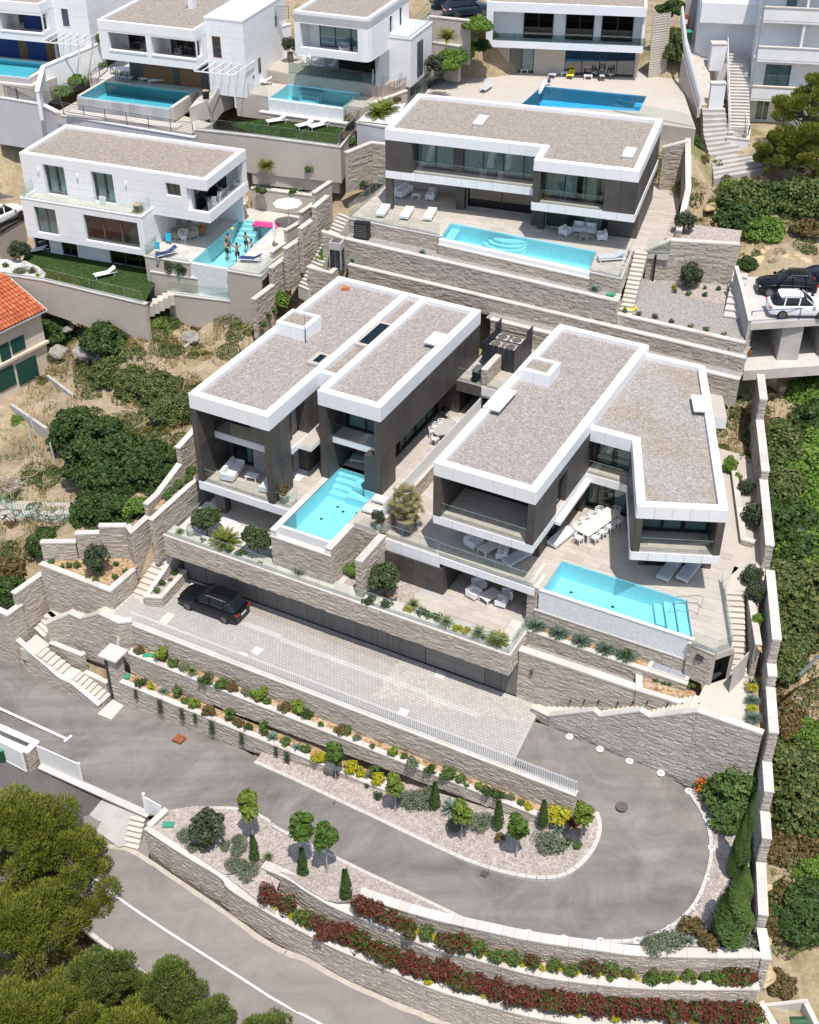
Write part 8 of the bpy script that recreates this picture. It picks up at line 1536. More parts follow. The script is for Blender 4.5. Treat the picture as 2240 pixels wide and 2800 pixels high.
RTOP=[(2,'b',1380,150,25,.7,'leafy climber beside the upper right villa'),(2,'b',1240,330,22.3,.8,'hedge bush along the pale steps of the upper terrace'),(2,'b',1180,390,21.8,.7,'lower hedge bush on the upper terrace slope'),(2,'b',1290,280,22.8,.7,'upper hedge bush on the upper terrace slope'),(1,'b',1400,280,22.8,.45,'dark bush at the corner of the upper right villa'),(0,'c',820,330,21.5,.55,'grey-leaved bush in the tall planter beside the pale steps'),(0,'c',825,230,22.6,.5,'middle grey-leaved bush beside the pale steps'),(1,'c',810,60,24.5,.7,'dark bush at the top of the pale steps'),(3,'a',150,760,15.9,.6,'grass bush beside the air conditioner'),(3,'a',10,720,15.8,.5,'grass bush at the left edge above the parking'),(2,'a',600,380,20.2,.6,'hedge bush left of the timber villa terrace'),(2,'a',480,490,19.4,.5,'middle hedge bush left of the timber villa pool'),(2,'a',390,560,18.9,.5,'lower hedge bush left of the timber villa pool'),(0,'a',690,235,22.5,.5,'bush between the white upper villas'),(3,'c',780,820,18.6,.7,'dry grass bush behind the upper dark villa'),(1,'c',920,880,18,.6,'green bush beside the grey public steps'),(3,'c',990,980,17.3,.6,'scrub bush beside the lower public steps')]
for k,f,x,y,z,s,lab in RTOP:bush(k,f,x,y,z,s,lab,'garden bushes in the upper part')
# dry grass, rocks
def scatter_grass(name,areas,n,seed,mt='drygrass',h=(.15,.45)):
 r=random.Random(seed);mb=MB()
 for f,x,y,z,R,share in areas:
  c=at(f,x,y,z)
  for _ in rg(int(n*share)):
   a,q=r.uniform(0,6.3),R*sqrt(r.random());px,py=c.x+cos(a)*q,c.y+sin(a)*q
   if mn.noise(V3((px*.5,py*.5,seed)))<-.1:continue
   hz=terr_z(px,py)+mn.fractal(V3((px*.16,py*.16,3.1)),1,2,5)*.38;hh=r.uniform(*h);b=r.uniform(0,6.3);w=.03
   mb.face([(px-w*cos(b),py-w*sin(b),hz-.05),(px+w*cos(b),py+w*sin(b),hz-.05),(px+r.uniform(-.15,.15),py+r.uniform(-.15,.15),hz+hh)])
 return tag(mb.bd(name,M[mt]),kind='stuff')
scatter_grass('dry_grass',[('d',1150,900,7,5,.2),('d',500,800,8,5,.2),('d',400,1180,4.6,4,.12),('g',330,560,1.6,4,.14),('g',1000,350,5.5,4,.1),('g',150,1000,.5,4,.1),('j',60,100,-1,3,.08),('d',1350,1000,6.5,4,.1)],13000,1)
scatter_grass('green_grass',[('g',250,470,1.8,4,.3),('g',200,700,1.2,4,.3),('g',350,900,1.2,3,.2),('d',450,1150,4.8,3,.1),('i',1450,700,5.5,4,.2),('l',1500,400,2.4,4,.2)],6500,2,'midgreen',(.1,.3))
scatter_grass('slope_grass',[('f',1050,150,15.5,4,.2),('f',1200,250,15,4,.2),('i',1400,250,8.4,4,.15),('i',1380,620,6.4,4,.15),('o',1450,700,-2.4,4,.15),('l',1480,900,.6,4,.15)],7000,4)
def scrub(name,areas,n,seed,mt,ls,h):
 r=random.Random(seed);mb=MB();cl=[]
 for f,x,y,z,R,k in areas:
  c=at(f,x,y,z)
  for _ in rg(k):a,q=r.uniform(0,6.3),R*sqrt(r.random());cl.append((c.x+cos(a)*q*1.4,c.y+sin(a)*q,r.uniform(.25,.8)))
 for x,y,s in cl:
  z0=terr_z(x,y)+mn.fractal(V3((x*.16,y*.16,3.1)),1,2,5)*.38
  for _ in rg(int(n/len(cl)*s*1.8)):
   d=rvec(r);QL(mb,V3((x+d.x*s*1.3,y+d.y*s*1.3,z0+abs(d.z)*s*h*r.uniform(.5,1))),(d+Zv(.6)).normalized(),rvec(r),ls*r.uniform(.6,1.4),ls*.45)
 return tag(mb.bd(name,M[mt]),kind='stuff')
LA_=[('d',1150,880,7,4,14),('d',500,830,8,4,14),('d',750,1100,5.5,4,16),('d',400,1000,5,3,8),('g',900,250,5,4,16),('g',1030,400,5.6,3,10),('d',1300,950,7,3,8),('g',300,800,1.3,3,6),('j',60,120,-1,2.5,7),('d',350,700,8.3,2,7)]
scrub('green_scrub',LA_,26000,21,'macchia',.11,.9);scrub('dry_scrub',[(f,x+60,y+25,z,R,k)for f,x,y,z,R,k in LA_],13000,22,'drygrass',.1,.7)
RA_=[('f',1150,150,15.5,4,12),('f',1400,230,15,5,14),('i',1420,520,6.4,3,12),('i',1420,800,5.4,3,12),('l',1470,300,2.8,3,14),('l',1500,700,1.4,3,12),('l',1480,950,.4,3,10),('o',1480,350,-1.2,4,14),('o',1500,750,-2.5,4,12),('r',1460,150,-3.5,3,10),('c',980,1000,17.3,3,9),('i',1350,120,9.2,2,6)]
scrub('green_scrub',RA_,26000,23,'macchia',.11,.9);scrub('dry_scrub',[(f,x-20,y+40,z,R,k)for f,x,y,z,R,k in RA_],11000,24,'drygrass',.1,.7)
def rockmesh(seed,mt):
 r=random.Random(seed);bm=bmesh.new();bmesh.ops.create_icosphere(bm,subdivisions=3,radius=1)
 for v in bm.verts:
  n=mn.fractal(v.co*1.1+V3((seed,0,0)),1,2.1,4);v.co*=1+.35*n;v.co.z*=.7;v.co.x=round(v.co.x*5)/5*.4+v.co.x*.6
 me=bpy.data.meshes.new('rock');bm.to_mesh(me);bm.free();me.materials.append(M[mt]);return me
RM=[rockmesh(i,'rock')for i in rg(3)];RO=[rockmesh(9+i,'ochrerock')for i in rg(3)]
def rocks(items,meshes,group,lab):
 for i,(f,x,y,z,s)in en(unp(items)):
  o=bpy.data.objects.new('rock',meshes[i%3]);COL.objects.link(o);o.location=at(f,x,y,z);o.location.z-=.35*s;o.rotation_euler=(rp.uniform(-.3,.3),rp.uniform(-.3,.3),rp.uniform(0,6));s*=.75;o.scale=(s*rp.uniform(.8,1.3),s,s*rp.uniform(.7,1.2));tag(o,lab.format(ordw(i+1)),'rock',group)
rocks('''d 520 1020 6.4 1.3;d 640 1060 6.0 1.2;d 880 950 7.0 1.6;d 930 980 6.8 1.3;d 1000 960 6.8 1.0;d 1180 930 7 1.2;d 360 1030 5.2 1.0;d 420 890 6.6 .7;d 740 1000 6.3 .9;d 830 1000 6.4 1.0''',RM,'grey boulders on the left slope','{} grey boulder from the left end of the slope below the lawn')
rocks('''f 1330 480 13.9 1.2;f 1440 510 13.9 1.4;f 1540 480 14.2 1.5;f 1640 460 14.4 1.2;f 1400 400 14.4 .8;f 1050 130 15.6 .8;f 1120 250 15.2 .7;f 1180 350 14.8 .8;o 1410 60 -.6 .8;o 1420 330 -1.6 .9;o 1400 640 -2.2 1.1;o 1420 800 -2.8 1.4;r 1380 60 -3.2 1.0;r 1370 330 -3.8 1.0;r 1365 560 -4.6 1.1;l 1650 800 .8 1.2;i 1500 120 8.6 .8;i 1420 60 9.2 .7;o 1410 500 -1.8 .8;r 1480 290 -3.9 .9''',RO,'ochre rocks on the right slope','{} ochre rock counted down the right slope')
rubble=TW('rubble_wall','old rough rubble wall at the left below the green wire fence','wall',at('g',200,1050,-.4));st=MB();r=random.Random(77)
for i in rg(420):
 f=r.random();a,b=at('g',20,960,-.2),at('g',470,980,.6);p=a.lerp(b,f);z=r.uniform(-1.7,1+.2*f);s=r.uniform(.1,.26);m=MB();q=p+V3((r.uniform(-.15,.15),-.3-(1-z)*.22+r.uniform(-.12,.12),z))
 m.box(-s,s,-s*.8,s*.8,-s*.6,s*.6);R_=Matrix.Rotation(r.uniform(0,6),4,'Z')@Matrix.Rotation(r.uniform(-.4,.4),4,'X');m.v=[tuple(q+R_@V3((x*r.uniform(.7,1.1),y*r.uniform(.7,1.1),zz*r.uniform(.7,1.1))))for x,y,zz in m.v];st.add(m)
st.bd('rubble_stone','stonelow',rubble,kind='stuff');m=MB();a,b=at('g',0,950,-.3),at('g',480,970,.5);m.hexa([a+V3((0,.1,-3)),b+V3((0,.1,-3)),b+V3((0,1.2,-3)),a+V3((0,1.2,-3))],[a+V3((0,.1,.9)),b+V3((0,.1,.9)),b+V3((0,1.2,.9)),a+V3((0,1.2,.9))]);m.bd('wall_core','mortar',rubble)
# -- furniture
def proto(name,label,cat):return thing(name,label,cat)
def legs4(t,xs,ys,h,mt,w=.05):
 for x in xs:
  for y in ys:bx(t,'leg',M[mt],x-w/2,x+w/2,y-w/2,y+w/2,0,h)
def cushion(t,name,mt,x0,x1,y0,y1,z0,z1,b=.05):
 m=MB();m.box(x0,x1,y0,y1,z0,z1);return m.bd(name,M[mt],t,bevel=b)
def lounger(mt,frame,tilt,name='lounger'):
 t=proto(name,'','lounger');legs4(t,(-.85,.85),(-.3,.3),.2,frame);bx(t,'frame',M[frame],-1,1,-.36,.36,.2,.27);cushion(t,'mattress',mt,-1,.25,-.36,.36,.272,.4,.04)
 m=MB();dx,dz=.78*cos(tilt),.78*sin(tilt);m.hexa([(.26,-.36,.272),(.26+dx,-.36,.272+dz),(.26+dx,.36,.272+dz),(.26,.36,.272)],[(.26-.12*sin(tilt),-.36,.4),(.26+dx-.12*sin(tilt),-.36,.4+dz),(.26+dx-.12*sin(tilt),.36,.4+dz),(.26-.12*sin(tilt),.36,.4)]);m.bd('backrest',M[mt],t,bevel=.04);return SN(t)
def slimlounger(mt='wp'):
 t=proto('sun_bed','','sun bed');legs4(t,(-.85,.7),(-.28,.28),.3,'wp',.04)
 for y in(-.31,.31):bx(t,'side_rail',M['wp'],-.95,.95,y-.02,y+.02,.3,.34)
 bx(t,'sling',M[mt],-.93,.25,-.29,.29,.345,.36);m=MB();m.hexa([(.26,-.29,.345),(.9,-.29,.7),(.9,.29,.7),(.26,.29,.345)],[(.25,-.29,.36),(.89,-.29,.715),(.89,.29,.715),(.25,.29,.36)]);m.bd('backrest',M[mt],t);return SN(t)
def sofa(w,name,cat,mt='fabric',arm=.1):
 t=proto(name,'',cat);legs4(t,(-w/2+.08,w/2-.08),(-.34,.34),.14,'wp');cushion(t,'base',mt,-w/2,w/2,-.42,.42,.14,.3,.03);n=max(1,round(w/.85))
 for i in rg(n):a=-w/2+arm+(w-2*arm)*i/n;b=-w/2+arm+(w-2*arm)*(i+1)/n;cushion(t,'seat_cushion',mt,a+.01,b-.01,-.42,.28,.305,.46);cushion(t,'back_cushion',mt,a+.02,b-.02,.16,.34,.465,.8)
 cushion(t,'backrest',mt,-w/2,w/2,.35,.44,.305,.72,.03)
 for x in(-w/2,w/2-arm):cushion(t,'armrest',mt,x,x+arm,-.42,.345,.305,.6,.03)
 return SN(t)
def table(w,d,h,top,name='low_table',cat='table',lw=.07):
 t=proto(name,'',cat);m=MB();m.box(-w/2,w/2,-d/2,d/2,h-.05,h);m.bd('tabletop',M[top],t,bevel=.012);legs4(t,(-w/2+.06,w/2-.06),(-d/2+.06,d/2-.06),h-.05,'wp',lw);return SN(t)
def rtable(r,h,top,name='round_table',sq=1):
 t=proto(name,'','table');m=MB();m.lathe([(r,h-.04),(r,h)],28);m.v=[(x*sq,y,z)for x,y,z in m.v];m.bd('tabletop',M[top],t)
 for k in rg(4):a=k*pi/2+.78;mk1(t,'tube','leg','wp',[(r*.75*cos(a)*sq,r*.75*sin(a),0),(r*.65*cos(a)*sq,r*.65*sin(a),h-.04)],.025,6)
 return SN(t)
def chair(mt='wp',seat='fabric',name='dining_chair'):
 t=proto(name,'','chair');legs4(t,(-.22,.22),(-.22,.22),.44,mt,.045);cushion(t,'seat',seat,-.25,.25,-.25,.25,.44,.5,.02)
 for z in(.62,.78):m=MB();m.tube([(-.27,-.1,z-0),(-.26,.2,z),(-.12,.28,z),(.12,.28,z),(.26,.2,z),(.27,-.1,z)],.025,6);m.bd('back_rail',M[mt],t)
 for x in(-.25,.25):bx(t,'arm_post',M[mt],x-.022,x+.022,-.14,-.09,.5,.64)
 for x in(-.2,.2):bx(t,'back_post',M[mt],x-.022,x+.022,.23,.27,.5,.8)
 return SN(t)
def lattice(mt='wp',name='lattice_chair'):
 t=proto(name,'','chair');m=MB()
 for k in rg(3):
  a=k*2.094+.5;m=MB();m.tube([(.2*cos(a),.2*sin(a),0),(.1*cos(a),.1*sin(a),.42)],.02,5);m.bd('leg',M[mt],t)
 m=MB();m.lathe([(.02,.42),(.24,.43),(.25,.46)],14);m.bd('seat',M[mt],t);m=MB()
 for i in rg(9):
  a=pi*(.08+.84*i/8);m.tube([(.24*cos(a),.24*sin(a),.45),(.33*cos(a),.33*sin(a)+.05,.66),(.3*cos(a),.3*sin(a)+.1,.86)],.014,5)
 for z,r_ in((.58,.29),(.72,.335),(.86,.31)):m.tube([(r_*cos(pi*(.05+.9*i/10)),r_*sin(pi*(.05+.9*i/10))+.06,z)for i in rg(11)],.016,5)
 m.bd('lattice_back',M[mt],t,kind='stuff');return SN(t)
LW=lounger('fabric','wp',.05);LT=lounger('fabricgrey','wp',.38);aF=FA.yaw
def P_(F,f,x,y,z):p=at(f,x,y,z);return V3((p.x,p.y,z))
gC=FC.yaw;PL_(LW,[(P_(FC,'e',790,190,ZC),gC+1.62,.98),(P_(FC,'e',938,205,ZC),gC+1.62,.98),(P_(FC,'e',1080,212,ZC),gC+1.62,.98),(P_(FA,'i',120,1085,E_),aF+1.35,1.05)]+[(FA.w(.72,-.7,D),aF,.9),(FA.w(.72,-2,D),aF,.9)],['left white lounger of three behind the upper villa glass','middle white lounger of three behind the upper villa glass','right white lounger of three behind the upper villa glass','white lounger beside the marble dining table','upper flat lounger beside the narrow pool','lower flat lounger beside the narrow pool'],'thick white loungers')
PL_(LT,[(P_(FC,'f',430,480,ZC),gC+.45,1),(P_(FA,'l',795,150,E_),aF+1.45,1.12),(P_(FA,'l',915,155,E_),aF+1.45,1.12),(P_(FA,'D3',1465,710,E_),aF+1.2,1.05),(FA.w(-3,2.9,D),aF+.2,.9),(FA.w(-1.7,3.3,D),aF+.2,.9)],['white lounger with raised back at the angled pool corner','left of the two grey-topped loungers under the wing','right of the two grey-topped loungers under the wing','grey lounger at the end of the shaded sofa group','left lounger in the shade behind the narrow pool','right lounger in the shade behind the narrow pool'],'loungers with raised backs')
SB=slimlounger();EF=FE.yaw;PL_(SB,[(P_(FE,'b',130,765,LZ),EF+.75),(P_(FE,'b',310,790,LZ),EF+1),(P_(FE,'b',390,795,LZ),EF+1),(P_(FE,'b',55,470,20.2),EF),(P_(FE,'b',40,525,20.2),EF+.4),(P_(FE,'a',1600,440,20.2),EF),(P_(FE,'a',1490,505,20.2),EF+.1),(P_(FH,'d',655,580,ZL),FH.yaw+.85),(P_(FH,'d',245,430,ZL),FH.yaw+.8),(P_(FF,'a',925,500,19.9),FF.yaw+1),(P_(FF,'a',985,515,19.9),FF.yaw+.6),(P_(FF,'a',1350,455,19.9),FF.yaw+1)],['left sun bed on the green lawn below the glass pool','middle sun bed of the close pair on the green lawn','right sun bed of the close pair on the green lawn','sun bed left of the infinity pool, nearer the pots','lower sun bed left of the infinity pool','upper sun bed beside the dark wall strip','sun bed nearest the potted bush by the dark strip','sun bed alone on the lawn of the white house','sun bed in the shade at the left end of the lawn','left sun bed beside the grey-tiled pool','right sun bed beside the grey-tiled pool','sun bed under the slatted pergola'],'slim white sun beds')
SBG=slimlounger('fabricgrey');PL_(SBG,[(P_(FH,'c',80,470,DZ),1.2),(P_(FH,'b',1430,560,DZ),1.1),(P_(FH,'e',-1,-1,0),0)][:2],['grey sun bed against the blue-glazed wall','grey sun bed on the steps terrace left of the bright blue pool'],'grey sun beds');SBY=slimlounger('yellow');PL_(SBY,[(P_(FH,'c',185,475,DZ),1.3)],['sun bed with a yellow towel against the blue-glazed wall']);SBN=slimlounger('navy');PL_(SBN,[(P_(FH,'d',1560,490,ZT),FH.yaw+.2),(P_(FH,'d',1035,455,ZT),FH.yaw+.9)],['sun bed with a dark blue towel at the swimmers pool corner','sun bed with a black towel behind the corner glass'],'towelled sun beds')
S2=sofa(1.75,'sofa','sofa');AR=sofa(.95,'armchair','armchair');LTb=table(1.2,.8,.36,'marble');sT=table(.7,.5,.34,'wp','side_table')
PL_(S2,[(FA.w(-10.2,-2.6,D),aF+1.57+.15,1.15),(FA.w(-7.2,-2.7,D),aF-1.4,.95),(P_(FC,'e',915,75,ZC),gC+1.3,1),(P_(FC,'e',1090,90,ZC),gC-1.5,.9),(P_(FA,'D3',1340,660,E_),aF-1.3,.85)],['larger white sofa on the left side of the loggia','smaller white sofa on the right side of the loggia','white sofa under the upper villa, next to its dark column','white sofa facing the first under the upper villa','white two-seat sofa in the shade by the marble table'],'white outdoor sofas')
PL_(AR,[(P_(FA,'D3',1095,590,E_),aF+1.3,1.05),(P_(FC,'f',150,320,ZC),gC+1.2,.9),(P_(FC,'f',232,300,ZC),gC+.1,.95),(P_(FC,'f',305,310,ZC),gC+.1,.95),(P_(FC,'f',375,350,ZC),gC-1.3,.9)],['white armchair left of the marble table on the shaded deck','left armchair of the ring beside the angled pool','armchair at the back left of the ring by the pool','armchair at the back right of the ring by the pool','right armchair of the ring beside the angled pool'],'white armchairs')
PL_(LTb,[(P_(FA,'D3',1215,640,E_),aF+1.2,1.05),(P_(FA,'D3',1232,1040,4.26),aF+1.2,1.1)],['low marble table on the shaded deck','low marble table on the sunken garden terrace'],'low marble tables');PL_(sT,[(FA.w(-8.7,-2.5,D),aF+.2,1.2),(P_(FC,'e',995,95,ZC),gC,1),(FA.w(-2.3,3.4,D),aF,1),(P_(FC,'c',145,470,DZ),0,1),(P_(FC,'c',290,490,DZ),0,1.1),(P_(FC,'b',1665,450,DZ),0,1)],['small white table between the loggia sofas','small white table between the upper villa sofas','small table between the shaded loungers','small white table left of the yellow-towel sun bed','tall small table right of the yellow-towel sun bed','small white table outside the left terrace window'],'small white tables');RT=rtable(.45,.42,'beige','coffee_table');PL_(RT,[(P_(FC,'f',265,350,ZC),gC)],['round coffee table inside the armchair ring'])
LC_=sofa(.8,'lounge_chair','lounge chair','wp',.07);PL_(LC_,[(P_(FA,'D3',1095,1020,4.26),aF+1.3,.95),(P_(FA,'D3',1140,945,4.26),aF+.9,.95),(P_(FA,'D3',1330,1090,4.26),aF-1.5,.9),(P_(FA,'D3',1375,1030,4.26),aF-1.2,.9)],['front left white lounge chair on the sunken terrace','back left white lounge chair on the sunken terrace','front right white lounge chair on the sunken terrace','back right white lounge chair on the sunken terrace'],'white lounge chairs')
DT=table(3.4,1.1,.75,'marble','dining_table','table',.09);q0=FA.p('i',350,985,E_+.5);dts=aF+radians(74);PL_(DT,[(FA.w(q0.x,q0.y,E_),dts)],['long marble dining table on the sunlit deck'])
DC=chair();sp=[];u_=V3((cos(dts),sin(dts),0));v_=V3((-sin(dts),cos(dts),0));c0=FA.w(q0.x,q0.y,E_);lb_=[]
for i in rg(4):
 for s,n_ in((1,'left'),(-1,'right')):sp.append((c0+u_*(-1.2+.8*i)+v_*s*.72,dts+(0 if s>0 else pi)));lb_.append(f'{ordw(i+1)} white chair from the pool end on the {n_} side of the marble table')
sp+=[(c0-u_*1.95,dts+pi/2),(c0+u_*1.95,dts-pi/2)];lb_+=['white chair at the pool end of the marble table','white chair at the house end of the marble table']
PL_(DC,sp,lb_,'chairs round the marble dining table')
OT=rtable(.62,.74,'conc','oval_table',1.9);ot=FA.w(.55,8.6,D);PL_(OT,[(ot,aF+1.45)],['grey oval dining table beside the white slat fence']);ca=aF+1.45;sp=[]
for i,(a,b)in en(((-.6,.72),(0,.8),(.6,.72),(-.6,-.72),(0,-.8),(.6,-.72),(-1.35,0),(1.35,0))):sp.append((ot+V3((a*cos(ca)-b*sin(ca),a*sin(ca)+b*cos(ca),0)),ca+atan2(b,a)-pi/2,.95))
PL_(DC,sp,[f'pale chair at the grey oval table, {ordw(i+1)} counted clockwise' for i in rg(8)],'chairs round the oval table',first=False)
LX=lattice();lx=[('d',1140,265,'upright by the terrace sofa'),('d',1228,285,'behind the wicker seat'),('d',1145,375,'alone in the sun by the towels'),('d',1335,255,'at the pool edge under the house'),('d',1405,205,'left of the standing man'),('d',1425,215,'close behind another left of the standing man'),('d',1458,190,'just left of the standing man'),('d',1510,165,'behind the standing man')]
PL_(LX,[(P_(FH,f,x,y,ZT),rp.uniform(0,6),1.25)for f,x,y,_ in lx]+[(P_(FE,'b',x,y,21.2),rp.uniform(0,6),1.15)for x,y in((262,375),(320,420),(345,430),(370,440),(405,445),(455,395),(470,440),(310,395))],['white lattice chair '+q[3]for q in lx]+['white lattice chair apart from the outdoor dining table']+[f'{ordw(i+1)} white lattice chair at the dining table behind the pool glass' for i in rg(7)],'white lattice chairs')
PL_(table(2.2,.95,.74,'wp','white_dining_table'),[(P_(FE,'b',400,400,21.2),EF),(P_(FF,'a',800,475,19.9),FF.yaw)],['white dining table behind the glass screen','white dining table on the timber villa terrace'],'white dining tables')
PL_(chair('frameg','fabricgrey','garden_chair'),[(P_(FF,'a',x,y,19.9),FF.yaw+r_)for x,y,r_ in((740,500,0),(775,505,0),(815,510,0),(710,460,1.57),(880,480,-1.57),(860,450,3.14))]+[(P_(FF,'c',x,y,DZ),r_)for x,y,r_ in((330,480,1.2),(375,500,0),(430,490,-1),(350,440,2),(400,430,3.1))]+[(P_(FF,'c',365,240,22.6),.2)],[f'{ordw(i+1)} grey garden chair from the left at the timber villa table' for i in rg(6)]+[f'{ordw(i+1)} dark garden chair from the left outside the blue-glazed wall' for i in rg(5)]+['lone dark chair in the upper right loggia'],'grey garden chairs')
PL_(sofa(2,'wicker_sofa','sofa','beige',.15),[(P_(FH,'d',1070,300,ZT),FH.yaw+.9,1),(P_(FE,'b',640,405,21.2),EF,1.1)],['beige wicker sofa under the white house','beige wicker sofa behind the infinity pool glass'],'beige wicker sofas');PL_(sofa(.95,'wicker_chair','armchair','beige',.15),[(P_(FH,'d',1190,335,ZT),FH.yaw-.6,1.1),(P_(FH,'d',1100,345,ZT),FH.yaw+2.5,.8),(P_(FH,'d',1265,310,ZT),FH.yaw+.2,.95),(P_(FE,'b',735,430,21.2),EF-1,1.1)],['round beige wicker chair in front of the terrace sofa','low beige pouf-like chair by the terrace sofa','wicker chair with the seated man','beige armchair at the right end behind the pool glass'],'beige wicker chairs')
PL_(sofa(.9,'round_lounge_chair','chair','fabricgrey',.12),[(FH.w(15.6,4,15.62),FH.yaw+2.2,1.05),(FH.w(15.6,6.2,15.62),FH.yaw+2.2,1.05),(FE.w(4.2,1,24.2),EF+.3,1),(FE.w(5.5,1.2,24.2),EF-.5,.9)],['nearer grey round chair on the white house loggia','farther grey round chair on the white house loggia','round white chair on the rounded house loggia','second round chair on the rounded house loggia'],'round balcony chairs')
PL_(chair('beige','beige','teak_chair'),[(FF.w(1.6,1.4,22.9),1),(FF.w(3.4,1.4,22.9),-1),(FF.w(5.8,1.2,22.9),.5),(FF.w(6.8,1.4,22.9),-1),(G_F.w(6.2,1.2,22.9),.6),(G_F.w(7,1.3,22.9),-1)],['left teak chair on the timber villa balcony','second teak chair on the timber villa balcony','third teak chair on the timber villa balcony','right teak chair on the timber villa balcony','left teak chair on the blue-blind balcony','right teak chair on the blue-blind balcony'],'teak balcony chairs')
# -- cars
def car(label,paint,loc,rz,Ln=4.6,Wd=1.85,H=1.62,wagon=1):
 t=thing('parked_car',label,'car',loc,rz,'parked cars');h=Ln/2;w=Wd/2
 def loft(st,nm,mt,cap=True):
  m=MB();m.sm=False;R_=[]
  for x,prof in st:k=len(m.v);pr_=prof+[(-y,z)for y,z in prof[::-1]];m.v+=[(x,y,z)for y,z in pr_];R_.append((k,len(pr_)))
  for(a,n),(b,_)in zip(R_,R_[1:]):
   for i in rg(n):m.f.append((a+i,b+i,b+(i+1)%n,a+(i+1)%n));m.m.append(0)
  if cap:m.f.append(tuple(R_[0][0]+i for i in rg(R_[0][1])));m.f.append(tuple(R_[-1][0]+R_[-1][1]-1-i for i in rg(R_[-1][1])));m.m+=[0,0]
  o=m.bd(nm,M[mt],t);s=o.modifiers.new('sub','SUBSURF');s.levels=s.render_levels=2;return o
 def sec(k,zs,zb,top):return[(w*k*.55,zs),(w*k*.96,zs+.03),(w*k,zs+.25),(w*k*1,zb-.12),(w*k*.93,zb),(w*k*.5,top)]
 loft([(-h,sec(.8,.32,.86,.9)),(-h+.05,sec(.9,.26,.95,1)),(-h*.8,sec(.99,.22,1,1.03)),(-h*.4,sec(1,.2,1,1.03)),(0,sec(1,.2,1,1.02)),(h*.35,sec(1,.2,1,1.02)),(h*.62,sec(.99,.21,.96,1.02)),(h*.9,sec(.95,.24,.8,.9)),(h-.03,sec(.84,.28,.66,.74)),(h,sec(.75,.34,.56,.6))],'body',paint)
 x0,x1=-h*.93,h*.42;rb,rf=-h*.72*wagon,h*.06
 def g(k,z0,z1):return[(w*.5*k,z0),(w*.9*k,z0),(w*.86*k,z0+(z1-z0)*.4),(w*.74*k,z1-.05),(w*.5*k,z1)]
 loft([(x0,g(.93,.94,1)),(rb-.06,g(.98,.95,H-.1)),(rb+.15,g(1,.95,H-.03)),(-h*.25,g(1,.95,H)),(rf,g(1,.95,H-.04)),(rf+.2,g(.99,.95,H-.14)),(x1,g(.95,.95,1))],'cabin_glass','carglass')
 loft([(rb+0,[(w*.5,H-.03),(w*.72,H-.06),(w*.7,H-.02),(w*.4,H+.015)]),(rb+.2,[(w*.5,H-.02),(w*.77,H-.06),(w*.73,H),(w*.4,H+.025)]),(-h*.2,[(w*.5,H-.02),(w*.77,H-.06),(w*.73,H+.01),(w*.4,H+.035)]),(rf-.02,[(w*.5,H-.05),(w*.75,H-.09),(w*.71,H-.04),(w*.4,H+0)])],'roof',paint)
 for s in(-1,1):
  for x in(rb+.35,-h*.12):m=MB();m.beam((x-.05,s*w*.92,.97),(x+.05,s*w*.77,H-.05),.09,.05);m.bd('pillar',M[paint],t)
  m=MB();m.beam((x1-.1,s*w*.86,1),(rf+.05,s*w*.74,H-.08),.07,.06);m.bd('pillar',M[paint],t)
  m=MB();m.box(h*.3,h*.4,s*w*1.03-.09,s*w*1.03+.09,1,1.14);m.bd('mirror',M[paint],t,bevel=.03)
  m=MB();m.box(h-.26,h-.1,s*w*.68-.2,s*w*.68+.13,.66,.76);m.bd('headlight','lamp',t,bevel=.02);m=MB();m.box(-h-.015,-h+.16,s*w*.66-.22,s*w*.66+.18,.82,.92);m.bd('tail_light','red',t,bevel=.02)
  mk1(t,'beam','roof_rail','steel',(rb+.2,s*w*.7,H+.03),(rf-.2,s*w*.7,H+.03),.04,.04)
  for x in(-h*.6,h*.6):
   m=MB();m.lathe([(.2,-.11),(.335,-.11),(.36,-.07),(.36,.07),(.335,.11),(.2,.11)],22);m.xf(Matrix.Translation((x,s*(w-.1),.36))@Matrix.Rotation(pi/2,4,'X'));wh=m.bd('wheel','tyre',t)
   m=MB();m.lathe([(.05,-.03),(.23,-.02),(.245,.02),(.05,.02)],18)
   for k in rg(5):a=k*1.2566;m.beam((0,0,.03),(.23*cos(a),.23*sin(a),.03),.06,.03)
   m.xf(Matrix.Translation((x,s*(w+0),.36))@Matrix.Rotation(-s*pi/2,4,'X'));m.bd('rim','rim',wh)
 bx(t,'number_plate',M['plate'],-h-.03,-h+.02,-.26,.26,.62,.73);bx(t,'grille',M['black'],h-.05,h+.01,-.4,.4,.42,.54);return t
f1,f2=FA.p('D1',285,585,0),FA.p('D1',600,690,0);cc=FA.w((f1.x+f2.x)/2,(f1.y+f2.y)/2+.95,0);car('black estate car parked before the grey garage doors','carblack',cc,FA.yaw+pi,5,1.95,1.72)
ck=P_(FA,'f',1590,850,14.6);car('white estate car parked at the edge of the concrete deck','carwhite',ck+V3((.3,.95,0)),-.02,4.6);car('black car parked behind the white one on the concrete deck','carblack',P_(FA,'f',1490,700,14.6)+V3((.4,.6,0)),pi-.08,4.3);car('dark car cut off at the right edge of the concrete deck','carblue',P_(FA,'f',1790,640,14.6),2.2,4.4)
car('white car cut off at the left edge by the dark fence','carwhite',P_(FA,'d',20,235,10.5),.95,4.4);car('dark blue car parked above the pale planter wall','carblue',P_(FA,'b',1310,95,25),.35,4.4);car('second dark car behind the blue one at the top','carblue',P_(FA,'b',1225,30,25.2),.35,4.3)
